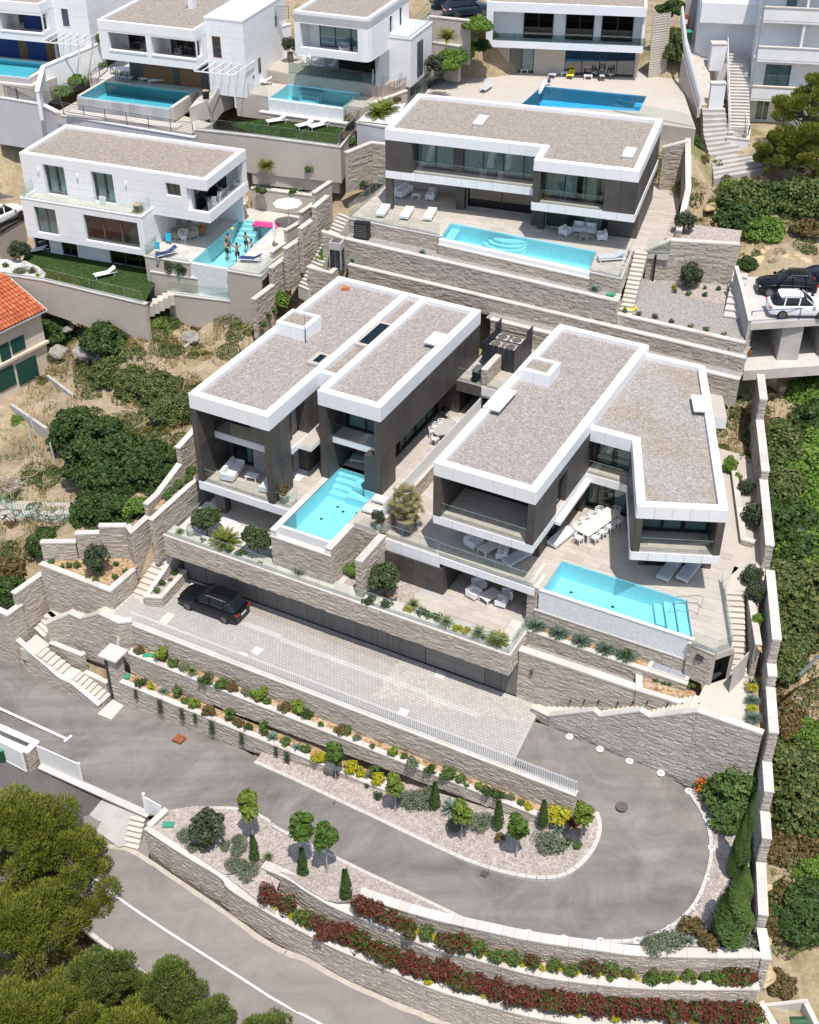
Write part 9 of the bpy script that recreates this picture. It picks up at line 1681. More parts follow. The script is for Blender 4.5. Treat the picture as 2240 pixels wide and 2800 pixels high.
# -- people
def person(label,joints,loc,rz,shorts=True,s=1):
 t=thing('person',label,'person',loc,rz,'people at the white house pool');J=joints;nm=list(J);ed=[('hip','waist'),('waist','chest'),('chest','neck'),('neck','head'),('head','crown')]
 for s_ in 'lr':ed+=[('chest','sh'+s_),('sh'+s_,'el'+s_),('el'+s_,'ha'+s_),('hip','hp'+s_),('hp'+s_,'kn'+s_),('kn'+s_,'an'+s_),('an'+s_,'to'+s_)]
 me=bpy.data.meshes.new('body');me.from_pydata([J[n]for n in nm],[(nm.index(a),nm.index(b))for a,b in ed],[]);o=bpy.data.objects.new('body',me);COL.objects.link(o);o.parent=t
 R_={'hip':.14,'waist':.125,'chest':.15,'neck':.055,'head':.095,'crown':.075};R2={'sh':.065,'el':.042,'ha':.035,'hp':.09,'kn':.058,'an':.038,'to':.035}
 sk=o.modifiers.new('skin','SKIN');o.modifiers.new('sub','SUBSURF').render_levels=2
 for i,n in en(nm):r_=R_.get(n)or R2[n[:2]];v=me.skin_vertices[0].data[i];v.radius=(r_,r_*(.75 if n in('hip','waist','chest')else 1));v.use_root=(n=='hip')
 me.materials.append(M['skin'])
 m=MB();hx,hy,hz=J['head'];m.lathe([(.01,.15),(.07,.13),(.105,.06),(.108,0),(.09,-.03)][::-1],12,(hx,hy+.012,hz+0));m.bd('hair','hair',t)
 if shorts:
  m=MB();m.tube([V3(J['waist']).lerp(V3(J['hip']),.6),V3(J['hip'])-Zv(.03)],[.155,.17],12)
  for s_ in 'lr':a,b=V3(J['hp'+s_]),V3(J['kn'+s_]);m.tube([a+Zv(.02),a.lerp(b,.65)],[.11,.085],10)
  m.bd('shorts','shorts',t)
 for s_ in 'lr':
  h_=V3(J['ha'+s_]);d=(h_-V3(J['el'+s_])).normalized();sd=d.orthogonal().normalized();m=MB()
  for k in rg(4):q=h_+sd*(.018*(k-1.5));m.tube([q,q+d*(.075+.012*(k in(1,2)))],[.009,.006],5)
  m.tube([h_,h_+d*.03+sd*.055],[.01,.007],5);m.bd('fingers','skin',t,kind='stuff')
 return t
def pose(arm='down',sit=False,lean=0):
 j={'hip':(0,0,.93),'waist':(0,lean*.3,1.08),'chest':(0,lean*.7,1.34),'neck':(0,lean,1.5),'head':(0,lean-.02,1.62),'crown':(0,lean-0,1.71)}
 for s_,k in(('l',-1),('r',1)):
  j['sh'+s_]=(.185*k,lean*.8,1.43);j['hp'+s_]=(.1*k,0,.88);j['kn'+s_]=(.11*k,-.03,.49);j['an'+s_]=(.11*k,.02,.09);j['to'+s_]=(.12*k,-.14,.04)
  if sit:j['kn'+s_]=(.14*k,-.42,.9);j['an'+s_]=(.14*k,-.48,.5);j['to'+s_]=(.14*k,-.62,.46)
  up_arm=arm=='up' or(arm=='one' and k>0)
  if up_arm:j['el'+s_]=(.36*k,-.12,1.62);j['ha'+s_]=(.3*k,-.2,1.86)
  elif arm=='head':j['el'+s_]=(.43*k,-.02,1.52);j['ha'+s_]=(.19*k,-.05,1.66)
  elif arm=='front':j['el'+s_]=(.3*k,-.14,1.22);j['ha'+s_]=(.2*k,-.36,1.2)
  else:j['el'+s_]=(.27*k,.03,1.16);j['ha'+s_]=(.27*k,-.08,.92)
 return j
wz=ZT-.02-.95
for q,arm,rz,lab in((('d',1415,345),'one',.6,'swimmer reaching up for the ball in the pool'),(('d',1525,340),'front',2.8,'dark-haired swimmer at the back right of the pool'),(('d',1405,385),'front',1.2,'swimmer at the left of the group in the pool'),(('d',1470,405),'head',.2,'swimmer with hands at the head, nearest in the pool'),(('d',1562,380),'front',-1.2,'swimmer at the right side of the group in the pool')):
 p=at(*q,ZT);person(lab,pose(arm),V3((p.x,p.y,wz-.3)),rz)
p=at('d',1500,208,ZT);person('man in blue shorts standing with a turquoise towel on his shoulder',pose('front'),V3((p.x,p.y,ZT)),-.6);m=MB();m.hexa([(p.x-.32,p.y-.1,ZT+.75),(p.x-.02,p.y-.25,ZT+.75),(p.x,p.y-.2,ZT+.75),(p.x-.3,p.y-.04,ZT+.75)],[(p.x-.3,p.y-.12,ZT+1.48),(p.x-0,p.y-.22,ZT+1.5),(p.x,p.y-.12,ZT+1.5),(p.x-.28,p.y,ZT+1.48)]);tag(m.bd('towel','bluecloth'),'turquoise towel held by the standing man','towel')
p=at('d',1262,318,ZT);person('man in orange sitting in the wicker chair under the white house',pose('front',True),V3((p.x,p.y,ZT-.42)),.2);m=MB();m.box(p.x-.2,p.x+.2,p.y-.45,p.y-.05,ZT+.48,ZT+.62);tag(m.bd('orange_towel','orange',bevel=.05),'orange cloth on the lap of the seated man','towel')
p=at('d',1443,285,ZT+1);m=MB();m.lathe([(.02,-.13),(.09,-.095),(.13,0),(.09,.095),(.02,.13)],14,(p.x,p.y,p.z));tag(m.bd('ball','yellow'),'small yellow ball above the swimmers','ball')
# -- small things
def disc(name,label,cat,p,r,h,mt,group=None,inner=None,ri=.5):
 t=TW(name,label,cat,p,group);m=MB();m.lathe([(r,0),(r,h*.7),(r*.9,h)],20,tuple(p));m.bd('cover' if inner is None else 'base',M[mt],t)
 if inner:m=MB();m.lathe([(r*ri,0),(r*ri,.05),(r*ri*.6,.08)],14,(p.x,p.y,p.z+h));m.bd('lamp',M[inner],t)
 return t
kl=unp('''o 175 35;o 365 112;o 548 187;o 742 262;o 917 373;o 1027 538;o 1060 725;o 1040 908;r 958 185;r 803 318;r 598 395;r 368 398;r 140 380;q 1690 347''')
for i,(f,x,y)in en(kl):
 p=at(f,x,y,-1.5);z=onroad(p,LOOP_I,LOOP_O);p=at(f,x,y,z);disc('kerb_lamp',f'round white ground lamp by the loop road, {ordw(i+1)} going downhill','ground lamp',p+Zv(.01),.24,.06,'wp','round kerb lamps','gmt',.35)
disc('manhole_cover','round brown manhole cover in the loop road','manhole cover',at('o',502,467,-.95)+Zv(0),.36,.03,'iron')
def PT_(name,label,cat,pts,mt,dz=.015,slots=0):
 pts=[V3(p)for p in pts];t=TW(name,label,cat,pts[0]);m=MB();m.hexa([tuple(p-Zv(.05))for p in pts],[tuple(p+Zv(dz))for p in pts]);m.bd('plate',M[mt],t)
 for k in rg(slots):f=(k+.5)/slots;mk1(t,'beam','slot','darkin',pts[0].lerp(pts[1],f).lerp(pts[3].lerp(pts[2],f),.12)+Zv(dz),pts[0].lerp(pts[1],f).lerp(pts[3].lerp(pts[2],f),.88)+Zv(dz),.04,.02)
 return t
def roadpts(f,pts,zg):return[at(f,x,y,zg)for x,y in pts]
PT_('rusty_cover','rusty square steel cover in the drive','manhole cover',[V3((p.x,p.y,-5.32))for p in roadpts('j',((1068,1190),(1120,1213),(1158,1175),(1108,1150)),-5.3)],'rust',.1);PT_('drain_grate','dark drain grate beside the upper kerb of the drive','drain grate',[v+Zv(.02)for v in roadpts('n',((470,455),(500,470),(522,450),(492,435)),-4.2)],'iron',.04,4);PT_('drain_grate','dark drain grate beside the kerb of the gravel bed near the loop','drain grate',[v+Zv(.02)for v in roadpts('n',((1390,890),(1425,907),(1448,880),(1412,862)),-2.8)],'iron',.04,4)
for i,(f,q,lab)in en((('j',((985,450),(1030,475),(1088,410),(1040,395)),'left pale hatch in the court beside the white fence'),('D1',((818,930),(878,962),(928,910),(870,882)),'pale hatch in the middle of the court'),('D1',((715,940),(790,970),(800,950),(735,928)),'pale hatch half hidden by the white fence'),('k',((1102,795),(1160,815),(1183,780),(1125,755)),'pale hatch in front of the right garage door'),('k',((870,1030),(928,1050),(955,1005),(900,985)),'pale hatch near the right end of the white fence'))):PT_('court_hatch',lab,'hatch',roadpts(f,q,.004),'coping',.006)
def PY(name,label,p,prof,mt,cat='pot',group=None,rim=None):
 t=TW(name,label,cat,p,group);m=MB();m.lathe(prof,20,tuple(p));m.bd('pot',M[mt],t);m=MB();r_=prof[-1][0];m.lathe([(r_*.9,prof[-1][1]-.03),(r_*.9,prof[-1][1]+.006)],16,tuple(p));m.bd('soil','soil',t);return t
pp=P_(FA,'D3',520,460,E_);PY('palm_pot','very large dark grey pot holding the fan palm',pp,[(.62,0),(.72,.4),(.76,1),(.78,1.05)],'pot');FP=fanpalm('fan_palm',5);PL_(FP,[(pp+Zv(1),0,1.2)],['fan palm with pale drooping fans in the big dark pot'])
gp_=P_(FA,'4',798,925,D);PY('green_pot','pale green cylindrical pot at the left pool corner',gp_,[(.3,0),(.33,.4),(.34,.62)],'potgreen');OB=shrub('b',601,.42,.95,'brownleaf',500,.07,10,name='potted_bush');PL_(OB,[(gp_+Zv(.6),0)],['sparse yellowish bush in the pale green pot']);gp2=P_(FA,'4',1540,1140,D);PY('green_pot','dark green pot by the stone pier above the garden',gp2,[(.2,0),(.26,.4),(.24,.55)],'potgreen');PL_(O2,[(gp2+Zv(.5),0,.5)],['small olive bush in the dark green pot by the pier'],first=False)
PY('urn','tall pale urn in the white gravel beside the dark bush',P_(FA,'D5',290,405,G),[(.12,0),(.27,.5),(.3,.85),(.2,1.1),(.17,1.2)],'urn','urn');PY('tilted_pot','grey pot under the round bush by the garden wall',P_(FA,'D3',415,1065,G),[(.2,0),(.27,.35),(.28,.5)],'pot')
PY('dark_pot','dark pot on the terrace beside the grey-tiled pool',P_(FF,'a',1280,612,19.9),[(.25,0),(.33,.5),(.34,.72)],'black');q_=P_(FE,'b',860,450,21.2);PY('olive_pot','tall grey pot with olive at the pool terrace corner',q_,[(.22,0),(.33,.5),(.25,1)],'pot');PL_(O2,[(q_+Zv(.9),0,.8)],['olive bush in the tall grey pot on the pool terrace'],first=False);q_=P_(FE,'b',215,385,21.2);PY('olive_pot','grey pot with olive left of the dining set',q_,[(.2,0),(.3,.5),(.24,.9)],'pot');PL_(O2,[(q_+Zv(.8),1,.75)],['olive bush in the pot left of the dining set'],first=False);q_=P_(FE,'a',1557,555,20.2);PY('round_pot','grey round pot with small bush beside the dark wall strip',q_,[(.25,0),(.36,.35),(.3,.62)],'pot');PL_(O2,[(q_+Zv(.5),2,.5)],['small bush in the round pot by the dark wall strip'],first=False)
cp=at('5',885,650,15.55);PY('cycad_pot','dark conical pot holding a cycad on the white house balcony',V3((cp.x,cp.y,15.55)),[(.2,0),(.32,.5),(.34,.62)],'pot')
# condensers, cabinets, aerial, barbecue
t=TA('condenser_cage','dark louvred cage holding four air conditioners on the back patio','equipment cage',FA,10.4,x=1.9,y=15.7);x0,x1,yy0,yy1=.72,3.3,14.1,17.4
for i in rg(6):a=x0+(x1-x0)*i/6;bx(t,'panel',M['bks'],a+.015,a+(x1-x0)/6-.015,yy0,yy0+.05,10.5,12.3)
for i in rg(6):a=yy0+(yy1-yy0)*i/6;bx(t,'panel',M['bks'],x1-.05,x1,a+.015,a+(yy1-yy0)/6-.015,10.5,12.3+(.5 if i>3 else 0));bx(t,'panel',M['bks'],x0,x0+.05,a+.015,a+(yy1-yy0)/6-.015,10.5,12.3+(.5 if i>3 else 0))
for y in(15.1,16.5):mk1(t,'beam','rail','black',(x0,y,12.32),(x1,y,12.32),.06,.06)
for i,(x,y)in en(((1.45,14.9),(2.6,14.9),(1.45,16.1),(2.6,16.1))):
 a_=TA('air_conditioner',['front left','front right','back left','back right'][i]+' air conditioner inside the dark patio cage','air conditioner',FA,10.4,'air conditioners in the cage',x,y);m=MB();m.box(x-.42,x+.42,y-.42,y+.42,10.4,12);m.bd('housing','pcon',a_,bevel=.03);mk1(a_,'lathe','fan_ring','iron',[(.36,12),(.36,12.04),(.3,12.05)],18,(x,y,0))
t=TA('grill_cabinet','dark slim cabinet beside the low stone wall on the back patio','cabinet',FA,10.4,x=1.3,y=11.9);m=MB();m.box(1.1,1.5,11.65,12.6,10.4,11.3);m.bd('body','bks',t,bevel=.02);bx(t,'top',M['frameg'],1.05,1.55,11.6,12.65,11.3,11.36)
bq=FA.w(-.45,10.6,D);t=TW('kettle_barbecue','black kettle barbecue at the end of the paved strip','barbecue',bq);mk1(t,'lathe','kettle','carblack',[(.03,.62),(.22,.68),(.29,.8),(.29,.86),(.2,.98),(.03,1.03)],16,tuple(bq))
for k in rg(3):a=k*2.094;mk1(t,'tube','leg','black',[bq+V3((.3*cos(a),.3*sin(a),0)),bq+V3((.15*cos(a),.15*sin(a),.7))],.015,5)
cb=P_(FC,'e',505,520,12.9);t=TW('equipment_cabinet','grey cabinet with dark panes standing by the narrow stairs','cabinet',cb);m=MB();cbF=Frame(cb,FC.yaw);lbox(t,'frame','conc',-.5,.5,-.4,.4,12.9,15.1,cbF);lbox(t,'panel','bks',-.42,0,-.44,-.4,13,14.5,cbF);lbox(t,'panel','bks',.04,.42,-.44,-.4,13,14.5,cbF);lbox(t,'panel','bks',.5,.53,-.3,.3,13,14.5,cbF);lbox(t,'vent','iron',-.35,.35,-.3,.3,15.1,15.14,cbF)
cb=P_(FC,'e',660,345,14.72);t=TW('heat_pump','black heat pump box against the terrace wall','heat pump',cb);cbF=Frame(cb,FC.yaw);lbox(t,'housing','black',-.6,.6,-.25,.35,14.75,16.1,cbF,.02)
for k in rg(7):lbox(t,'louvre','frameg',-.5,.5,-.28,-.25,14.9+k*.16,14.96+k*.16,cbF)
p=FA.w(-9,5.6,RZ-.3);t=TW('antenna','thin grey aerial mast standing beside the vent box','antenna',p);mk1(t,'tube','mast','iron',[p,p+Zv(3)],[.03,.015],6);mk1(t,'tube','sleeve','frameg',[p+Zv(0),p+Zv(1)],.045,6)
p=FA.w(-10.6,13.9,RZ-.3);m=MB();m.box(p.x-.3,p.x+.3,p.y-.12,p.y+.12,p.z,p.z+.26);tag(m.bd('brick_block','brick',bevel=.01),'orange brick block lying at the back of the left roof','brick')
p=at('f',550,785,13.6);t=TW('hose','coiled yellow hose lying in the gravel yard','hose',p);mk1(t,'tube','coil','yellow',[p+V3(((.42+.03*sin(i*1.7))*cos(i*.33),(.42+.03*sin(i*1.7))*sin(i*.33),.05+.003*i))for i in rg(60)],.055,6)
p=at('f',692,612,13.6);t=TW('outdoor_shower','dark slim shower post standing against the yard wall','shower',p);mk1(t,'tube','post','black',[p,p+Zv(2.2)],.08,10);mk1(t,'lathe','foot','coping',[(.2,0),(.2,.03)],14,tuple(p));mk1(t,'tube','head','black',[p+Zv(2.1),p+V3((0,-.2,2.15))],.05,8)
p=at('q',0,0,0);
for f,x,y,z,lab in(('m',1045,585,-4.85,'green box beside the gate steps'),('j',775,800,-3.6,'small green valve box at the lower planter end'),('j',920,670,-1.8,'small green valve box at the upper planter end'),('f',435,700,14.75,'green lid on the strip beside the outdoor steps')):
 p=at(f,x,y,z);m=MB();m.box(p.x-.35,p.x+.35,p.y-.2,p.y+.2,z,z+.16);tag(m.bd('valve_box','green',bevel=.02),lab,'valve box','green valve boxes')
p=at('d',1210,575,10.9);m=MB();m.lathe([(.05,0),(.3,.02),(.33,.2),(.3,.22),(.26,.06)],16,tuple(p));tag(m.bd('yellow_tub','yellow'),'yellow tub at the foot of the infinity wall','tub');p=at('d',1650,265,ZT);m=MB();F_=Frame(p,FH.yaw+.1);t=TW('air_mattress','pink patterned air mattress lying at the pool end','air mattress',p)
for i in rg(4):lbox(t,'chamber','pink',-1.1+.55*i,-.56+.55*i,-.45,.45,ZT+.02,ZT+.16,F_,.05)
p=at('e',205,265,ZT);t=TW('parasol','open cream parasol on the terrace by the swimmers','parasol',p);mk1(t,'tube','pole','steel',[p,p+Zv(2.3)],.03,6)
for k in rg(8):a,b=k*pi/4,(k+1)*pi/4;c_=p+Zv(2.4);m=MB();m.face([c_,p+V3((1.25*cos(a),1.25*sin(a),2)),p+V3((1.25*cos(b),1.25*sin(b),2))]);m.face([c_-Zv(.02),p+V3((1.25*cos(b),1.25*sin(b),1.98)),p+V3((1.25*cos(a),1.25*sin(a),1.98))]);m.bd('canopy_panel','fabric',t)
for f,x,y,z,lab in(('b',730,590,20.2,'closed parasol beside the infinity pool'),('e',120,385,ZT,'closed parasol beside the swimmers'),('a',1490,420,19.9,'closed parasol under the slatted pergola')):
 p=at(f,x,y,z);t=TW('closed_parasol',lab,'parasol',p,'closed parasols');mk1(t,'lathe','folded_canopy','fabric',[(.03,0),(.03,.8),(.16,.85),(.12,1.6),(.03,2.3)],10,tuple(p));mk1(t,'lathe','foot','frameg',[(.28,0),(.28,.06)],14,tuple(p))
for q,z,w_,h_,mt,lab in((('5',630,575),HP+.95,.6,.8,'fabric','white towel hanging on the balcony glass'),(('5',1425,570),16.9,.4,.7,'fabric','left white towel on the loggia glass'),(('5',1465,540),16.9,.35,.8,'fabric','right white towel on the loggia glass'),(('5',1100,830),ZT+1,.5,.7,'bluecloth','turquoise towel on the terrace glass, upper'),(('5',1020,890),ZT+1,.45,.6,'bluecloth','turquoise towel at the terrace corner, lower')):
 p=at(*q,z-h_/2);d=V3((cos(FH.yaw),sin(FH.yaw),0))*w_/2;n_=V3((sin(FH.yaw),-cos(FH.yaw),0))*.03;m=MB();m.hexa([p-d+n_*3+Zv(-h_/2),p+d+n_*3+Zv(-h_/2),p+d+n_*2+Zv(-h_/2),p-d+n_*2+Zv(-h_/2)],[p-d+n_+Zv(h_/2),p+d+n_+Zv(h_/2),p+d-n_+Zv(h_/2),p-d-n_+Zv(h_/2)]);tag(m.bd('towel',M[mt]),lab,'towel','towels on the glass')
 # pool handrail, wall slots, solar roller
t=TA('pool_handrail','steel double handrail at the steps of the long pool','handrail',FA,E_,x=21.8,y=-1.5);
for y in(-1,-1.75):mk1(t,'tube','rail','steel',[(22.6,y,E_),(22.6,y,E_+.85),(22.4,y,E_+.9),(21,y,E_+.25),(20.9,y,E_-.35)],.025,8)
for i,x in en((168,255,345,470,562,652,785,875,978)):
 X_=FA.p('l',x,970,1.2+.42*i);m=MB();m.box(X_.x-.03,X_.x+.03,-6.29,-6.2,X_.z-.1,X_.z+.12);m.v=[tuple(A_(a,b,c))for a,b,c in m.v];tag(m.bd('step_light','black'),f'{ordw(i+1)} slot step light from the left in the big stone wall','step light','slot step lights')
lp=FA.p('D2',467,735,2.6);m=MB();m.box(lp.x-.08,lp.x+.08,-6.33,-6.2,2.3,2.75);m.v=[tuple(A_(a,b,c))for a,b,c in m.v];tag(m.bd('wall_lamp','iron'),'small dark lamp on the wall right of the garage front','wall lamp')
a,b=at('c',-10,600,DZ),at('c',25,530,DZ);t=TW('cover_roller','blue rolled pool cover at the end of the bright blue pool','pool cover',a);mk1(t,'tube','roll','fabric',[a+Zv(.4),b+Zv(.4)],.16,12);mk1(t,'tube','drum','blue',[b+V3((.2,0,.45)),b+V3((.45,0,.45))],.2,10)
# concrete parking deck at the right
t=TW('parking_deck','raised concrete parking deck with open garages below at the right','parking deck',V3((27,83,11.2)));e0,e1,e2,e3=at('f',1290,880,14.5),at('f',1900,840,14.5),V3((40,92,14.5)),at('f',1240,590,14.5);e2=V3((e1.x+6,e3.y,14.5))
mk1(t,'prism','slab','pcon',[tuple(e)[:2]for e in(e0,e1,e2,e3)],14.05,14.6)
for f in(0,.36,.8):p=e0.lerp(e1,f);bx(t,'pier',M['conc'],p.x+.1,p.x+(1.6 if f else.4),p.y+.4,p.y+6,10.8,14.05)
mk1(t,'prism','floor','pcon',[tuple(e)[:2]for e in(e0+V3((0,-.8,0)),e1+V3((0,-.8,0)),e2,e3)],10.4,11.2);bx(t,'back_wall',M['conc'],e0.x,e1.x,e3.y-.4,e3.y-.1,11.2,14.05)
wall('concrete side wall between the gravel yard and the parking deck',[at('f',1205,515,16.2),at('f',1240,640,15.6),at('f',1290,850,15.2)],[13.2]*3,.2,.08,mt='conc',name='boundary_wall',cmat='pcon')
p=at('f',1290,1060,11.2);m=MB();m.lathe([(.2,0),(.24,.4)],10,tuple(p));tag(m.bd('orange_bucket','orange'),'orange bucket in front of the open garage','bucket');railing('thin blue cable rail along the parking deck edge',[e0+V3((.1,.1,.1)),e1+V3((0,.1,.1))],.9,2,4.5,'blue')
# public steps and path at the upper right
def strip_stairs(label,L0,R0,n,mt='conc'):
 t=TW('public_steps',label,'stairs',L0[0]);A,B=RS(L0,n+1),RS(R0,n+1)
 for i in rg(n):z=(A[i].z+B[i].z)/2;m=MB();m.hexa([(v.x,v.y,z-1)for v in(A[i],B[i],B[i+1],A[i+1])],[(v.x,v.y,z+0)for v in(A[i],B[i],B[i+1],A[i+1])]);m.bd('step',M[mt],t)
strip_stairs('broad grey public steps winding down behind the pine',[at('c',1075,1110,16.4),at('c',1060,1000,17),at('c',1035,920,17.6),at('c',1010,820,18.3),at('c',1005,700,19.2),at('c',995,650,19.6)],[at('c',1390,1050,16.4),at('c',1345,960,17),at('c',1290,875,17.6),at('c',1165,790,18.3),at('c',1150,700,19.2),at('c',1140,650,19.6)],15)
GS('public_path',[at('c',995,650,19.62),at('c',1140,650,19.62),at('c',1060,560,20.2),at('c',1030,330,22),at('c',1040,200,23.5),at('c',880,200,23.5),at('c',925,420,21.4),at('c',970,560,20.2)],'pinkconc');GS('concrete_wall',[],'conc')if 0 else None
wall('tall concrete wall behind the bins at the top right',[at('c',875,215,22.5)+Zv(3.6),at('c',1045,215,22.5)+Zv(3.6)],[22.5]*2,.3,.1,mt='conc',name='retaining_wall',cmat='pcon')
ST('narrow steps with white rails beside the apartment house',Frame(at('c',1175,800,18.2),0),(0,0),tuple((at('c',1165,330,22.6)-at('c',1175,800,18.2))[:2]),1.7,18.2,22.6,24,wside=-1,mt='pcon')
railing('white railing along the narrow apartment steps',[at('c',1165,800,18.3),at('c',1150,270,23.2)],1,3,1.6,'wp');railing('white railing round the foot of the apartment steps',[at('c',1165,830,18.1),at('c',1285,840,18.1),at('c',1255,740,18.4)],.9,3,1.2,'wp')
lb3=wall('white plaster landing block at the foot of the apartment steps',[at('c',1155,850,18.1),at('c',1290,865,18.1),at('c',1300,800,18.1)],[16.8]*3,.2,.08,mt='plaster',name='landing_wall');wall('white plaster post block beside the grey path',[at('c',1065,270,23.6),at('c',1155,270,23.6)],[21.2,21.2],.9,.1,mt='plaster',name='plaster_block');wall('lower white plaster block beside the grey path',[at('c',1060,515,21.6),at('c',1150,515,21.6)],[19.2]*2,.6,.1,mt='plaster',name='plaster_block')
fa,fb,fc=at('c',868,130,24.6),at('c',890,330,22.4),at('c',985,680,19.8);SF('white panel fence running down beside the upper terrace',fa,fb,1.3,.2,.19,.03);SF('lower run of the white panel fence beside the upper terrace',fb,fc,1.3,.2,.19,.03);wall('pale wall under the white panel fence',[fb+V3((-.2,0,0)),fc+V3((-.2,0,0))],[DZ-.5]*2,.25,0,mt='render',name='boundary_wall')
p=at('c',905,265,22.8);t=TW('wheelie_bin','green wheelie bin on the path by the white fence','bin',p);mk1(t,'hexa','body','greenbin',[p+V3(v)for v in((-.26,-.3,.08),(.26,-.3,.08),(.26,.3,.08),(-.26,.3,.08))],[p+V3(v)for v in((-.32,-.38,1),(.32,-.38,1),(.32,.38,1),(-.32,.38,1))]);bx(t,'lid',M['green'],p.x-.34,p.x+.34,p.y-.4,p.y+.4,p.z+1,p.z+1.07)
p=at('c',893,180,23.4);t=TW('fire_cabinet','red cabinet against the concrete wall behind the fence','cabinet',p);bx(t,'body',M['rust'],p.x-.3,p.x+.3,p.y-.15,p.y+.15,p.z,p.z+1.3);bx(t,'label_panel',M['wp'],p.x-.12,p.x+.12,p.y-.17,p.y-.15,p.z+.5,p.z+.9)
for q,z,lab in((('c',958,948),17.6,'upper'),(('c',945,980),17.4,'lower')):p=at(*q,z);m=MB();m.box(p.x-.25,p.x+.25,p.y-.12,p.y+.12,z,z+.2);tag(m.bd('brick_block','brick'),lab+' orange brick block on the scrub slope','brick')
# left parking, wall, dark fence, farm plot walls and posts
GS('parking',[at('a',-100,1000,10.4),at('a',30,1025,10.4),at('a',150,1030,10.4),at('d',150,215,10.4),at('d',-60,330,10.4),at('d',-100,0,10.4)],'asphaltnew');GS('paved_drive',[at('a',-60,760,12.5),at('a',260,900,11.5),at('a',160,1020,10.45),at('a',20,1020,10.45),at('a',-60,960,10.6)],'pcon')
a,b=at('d',-20,345,10.6),at('d',150,240,10.6);SF('dark palisade fence along the left parking',a,b,1.1,.12,.03,.03,'black');wall('pale wall under the dark palisade fence',[a,b],[8]*2,.25,0,mt='render',name='retaining_wall')
wall('pale ribbed planter wall curving past the parking',[at('a',-40,745,15.6),at('a',150,790,15.2),at('a',262,805,15)],[12.5,12,12],.4,.12,mt='render',name='planter_wall');cb=at('a',295,835,13.2);t=TW('air_conditioner','white air conditioner beside the upper left roof corner','air conditioner',cb);bx(t,'housing',M['plaster'],cb.x-.5,cb.x+.5,cb.y-.2,cb.y+.2,cb.z,cb.z+.8);m=MB();m.lathe([(.27,0),(.27,.03)],16);m.xf(Matrix.Translation((cb.x-.15,cb.y-.2,cb.z+.4))@Matrix.Rotation(pi/2,4,'X'));m.bd('fan','black',t)
acF=P_(FE,'b',1095,225,22.8)
for i in rg(2):t=TW('air_conditioner',['lower','upper'][i]+' white air conditioner stacked beside the pale wall','air conditioner',acF+Zv(.9*i),'stacked air conditioners');q=acF+Zv(.9*i);bx(t,'housing',M['plaster'],q.x-.5,q.x+.5,q.y-.2,q.y+.2,q.z,q.z+.8);m=MB();m.lathe([(.27,0),(.27,.03)],16);m.xf(Matrix.Translation((q.x-.1,q.y-.2,q.z+.4))@Matrix.Rotation(pi/2,4,'X'));m.bd('fan','iron',t)
wall('pale wall below the parked blue car',[at('b',1075,98,25.4),at('b',1330,125,25.4)],[21.5]*2,.3,.1,mt='render',name='retaining_wall');GS('upper_parking',[at('b',1080,90,25.05),at('b',1340,115,25.05),at('b',1420,-20,25.05),at('b',1100,-60,25.05)],'asphalt');wall('pale lower wall behind the cycad ledge',[at('b',1050,250,23.2),at('b',1260,285,23.2)],[20]*2,.5,.1,mt='render',name='retaining_wall')
wall('white garden wall between the timber villa and the rounded house',[at('a',1600,200,24),at('b',215,145,24)],[20]*2,.25,.1,mt='plaster',name='garden_wall',cmat='wp');railing('dark fence on the white wall between the upper houses',[at('a',1600,140,24.8),at('b',205,120,24.8)],1.2,9,1.4,'frameg');GS('side_yard',[at('a',1580,330,21.5),at('b',90,330,21.5),at('b',210,190,21.5),at('a',1590,210,21.5)],'pcon')
for f,x,y,z,h_ in(('g',345,615,1.9,1.7),('g',218,430,2.2,1.6),('g',205,495,2,1.6),('d',555,1160,4.8,1.9),('d',600,1110,5.4,1.5)):
 p=at(f,x,y,z-.3);t=TW('fence_post',f'leaning pale concrete post {["in the middle of the grass plot","at the top of the farm steps","lower by the farm steps","taller above the big trees","shorter above the big trees"][[345,218,205,555,600].index(x)]}','post',p,'concrete posts on the plot');mk1(t,'beam','shaft','pcon',p,p+V3((-.12,.05,h_+.3)),.1,.1)
wall('old low concrete wall beside the farmhouse yard',[at('g',285,60,3.6),at('g',450,185,3.9)],[2]*2,.25,0,mt='conc',name='garden_wall');wall('lower old concrete wall across the farm plot',[at('g',60,240,3),at('g',280,390,2.7)],[1.2]*2,.25,0,mt='conc',name='garden_wall');wall('old dark stone wall at the foot of the big trees',[at('g',300,455,2.6),at('g',470,560,2.4)],[.5]*2,.3,0,name='garden_wall',mt='stonelow')
m=MB();pb_=at('d',1030,1100,5.6);bF=Frame(pb_,-.35);t=TW('concrete_ruin','broken open concrete box among the scrub','ruin',pb_);lbox(t,'slab','conc',-1.6,1.2,-.15,.1,4.6,6.5,bF);lbox(t,'slab','conc',1.2,1.45,-.2,1.6,4.6,6.6,bF);lbox(t,'slab','conc',1.9,2.9,-.6,-.4,4.6,6.3,bF);lbox(t,'slab','conc',2.9,3.1,-.6,1,4.6,6.2,bF)
wp=[at('g',-20,820,1.2),at('g',90,930,.9),at('g',480,975,1.6)];t=TW('wire_fence','sagging green wire fence above the rubble wall','fence',wp[0])
for a,b in zip(wp,wp[1:]):
 n=max(2,int((b-a).length/.25))
 for k in rg(n+1):m=MB();q=a.lerp(b,k/n);m.tube([q,q+Zv(1.1)],.012 if k%6 else.03,4);m.bd('wire' if k%6 else 'post',M['green'],t)
 for z in(.1,.6,1.1):mk1(t,'tube','wire','green',[a+Zv(z),b+Zv(z)],.012,4)
bp=at('g',75,745,1.3);t=TW('brush_pile','pile of dry cut branches on the grass plot','brush pile',bp);m=MB();r=random.Random(3)
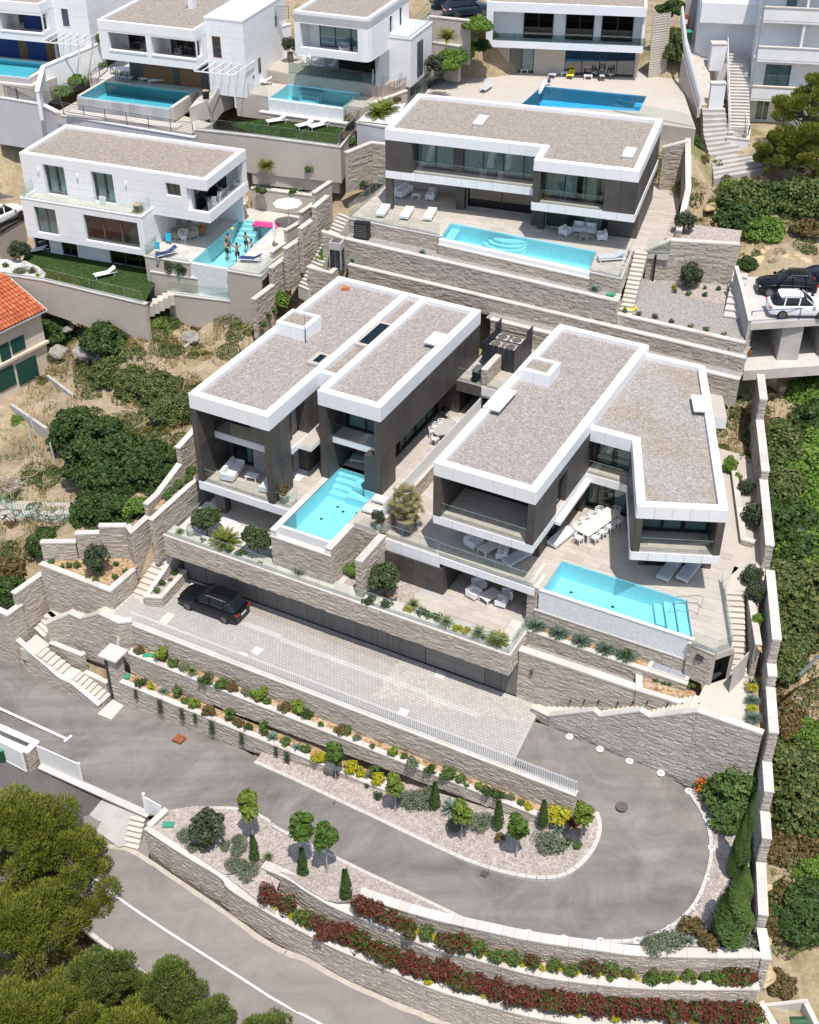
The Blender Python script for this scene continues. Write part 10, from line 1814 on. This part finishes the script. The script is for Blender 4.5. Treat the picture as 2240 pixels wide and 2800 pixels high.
for _ in rg(120):a=r.uniform(0,6.3);q=bp+V3((r.gauss(0,.6),r.gauss(0,.5),r.uniform(-.2,.6)));m.tube([q,q+V3((cos(a)*r.uniform(.5,1.1),sin(a)*.9,r.uniform(-.2,.3)))],.02,3)
m.bd('branches','beige',t,kind='stuff')
# lamp mast at the right, green tank, white line bits, steps under the pines
p=at('l',1725,650,5.5);t=TW('lamp_post','tilted grey street lamp reaching in from the right edge','street lamp',p);mk1(t,'tube','arm','steel',[at('l',1760,640,5.5),at('l',1600,785,5.2)],[.09,.11],8);mk1(t,'tube','mast','steel',[at('l',1760,640,5.5),at('l',1800,800,0)],.1,8)
p=at('r',1600,905,-6.6);m=MB();
wall('pale concrete pit wall at the lower right corner',[at('r',1345,780,-5.6),at('r',1440,940,-6.2)],[-8]*2,.4,0,mt='pcon',name='pit_wall');wall('far pale wall of the concrete pit at the lower right',[at('r',1390,800,-5.9),at('r',1660,770,-5.6)],[-8.4]*2,.2,0,mt='pcon',name='pit_wall');wall('right pale wall of the concrete pit',[at('r',1660,770,-5.6),at('r',1740,930,-6)][::-1],[-8.4]*2,.3,0,mt='pcon',name='pit_wall');t=TW('green_bin','dark green bin inside the concrete pit','bin',p);bx(t,'body',M['greenbin'],p.x-.5,p.x+.5,p.y-.35,p.y+.35,p.z-1.2,p.z);mk1(t,'tube','lid','greenbin',[(p.x-.5,p.y,p.z),(p.x+.5,p.y,p.z)],.36,12)
p=at('o',1360,850,-2.4);m=MB();m.tube([p,at('o',1365,780,-1.9)],.2,10);tag(m.bd('green_tank','green'),'small turquoise drum outside the boundary wall','drum')
bn=at('m',-5,150,-5.7);t=TW('green_bin','dark green bin behind the left gate','bin',bn);bx(t,'body',M['greenbin'],bn.x-.5,bn.x+.5,bn.y-.4,bn.y+.4,-5.9,-4.9);bx(t,'lid',M['green'],bn.x-.53,bn.x+.53,bn.y-.43,bn.y+.43,-4.9,-4.82)
def mark(name,pts,z,w=.16):
 P=[at(*q,z)for q in pts];O=offs(P,w);tag(strip(name,P,O,'line'),kind='structure')
mark('bay_line',[('j',-20,975),('j',430,1180)],-5.66,.2);mark('bay_line',[('j',392,1195),('j',438,1155)],-5.64,.2)
kd=at('p',330,420,-8.6);ST('pale steps under the pines beside the public road',Frame(at('p',300,560,-10.2),0),(0,0),tuple((at('p',400,280,-8.2)-at('p',300,560,-10.2))[:2]),2,-10.2,-8.2,11,wside=1);kerb('pale kerb along the pine side of the public road',[RL[i]+Zv(.02)for i in rg(0,60,2)][::-1],.25,.1,.9)
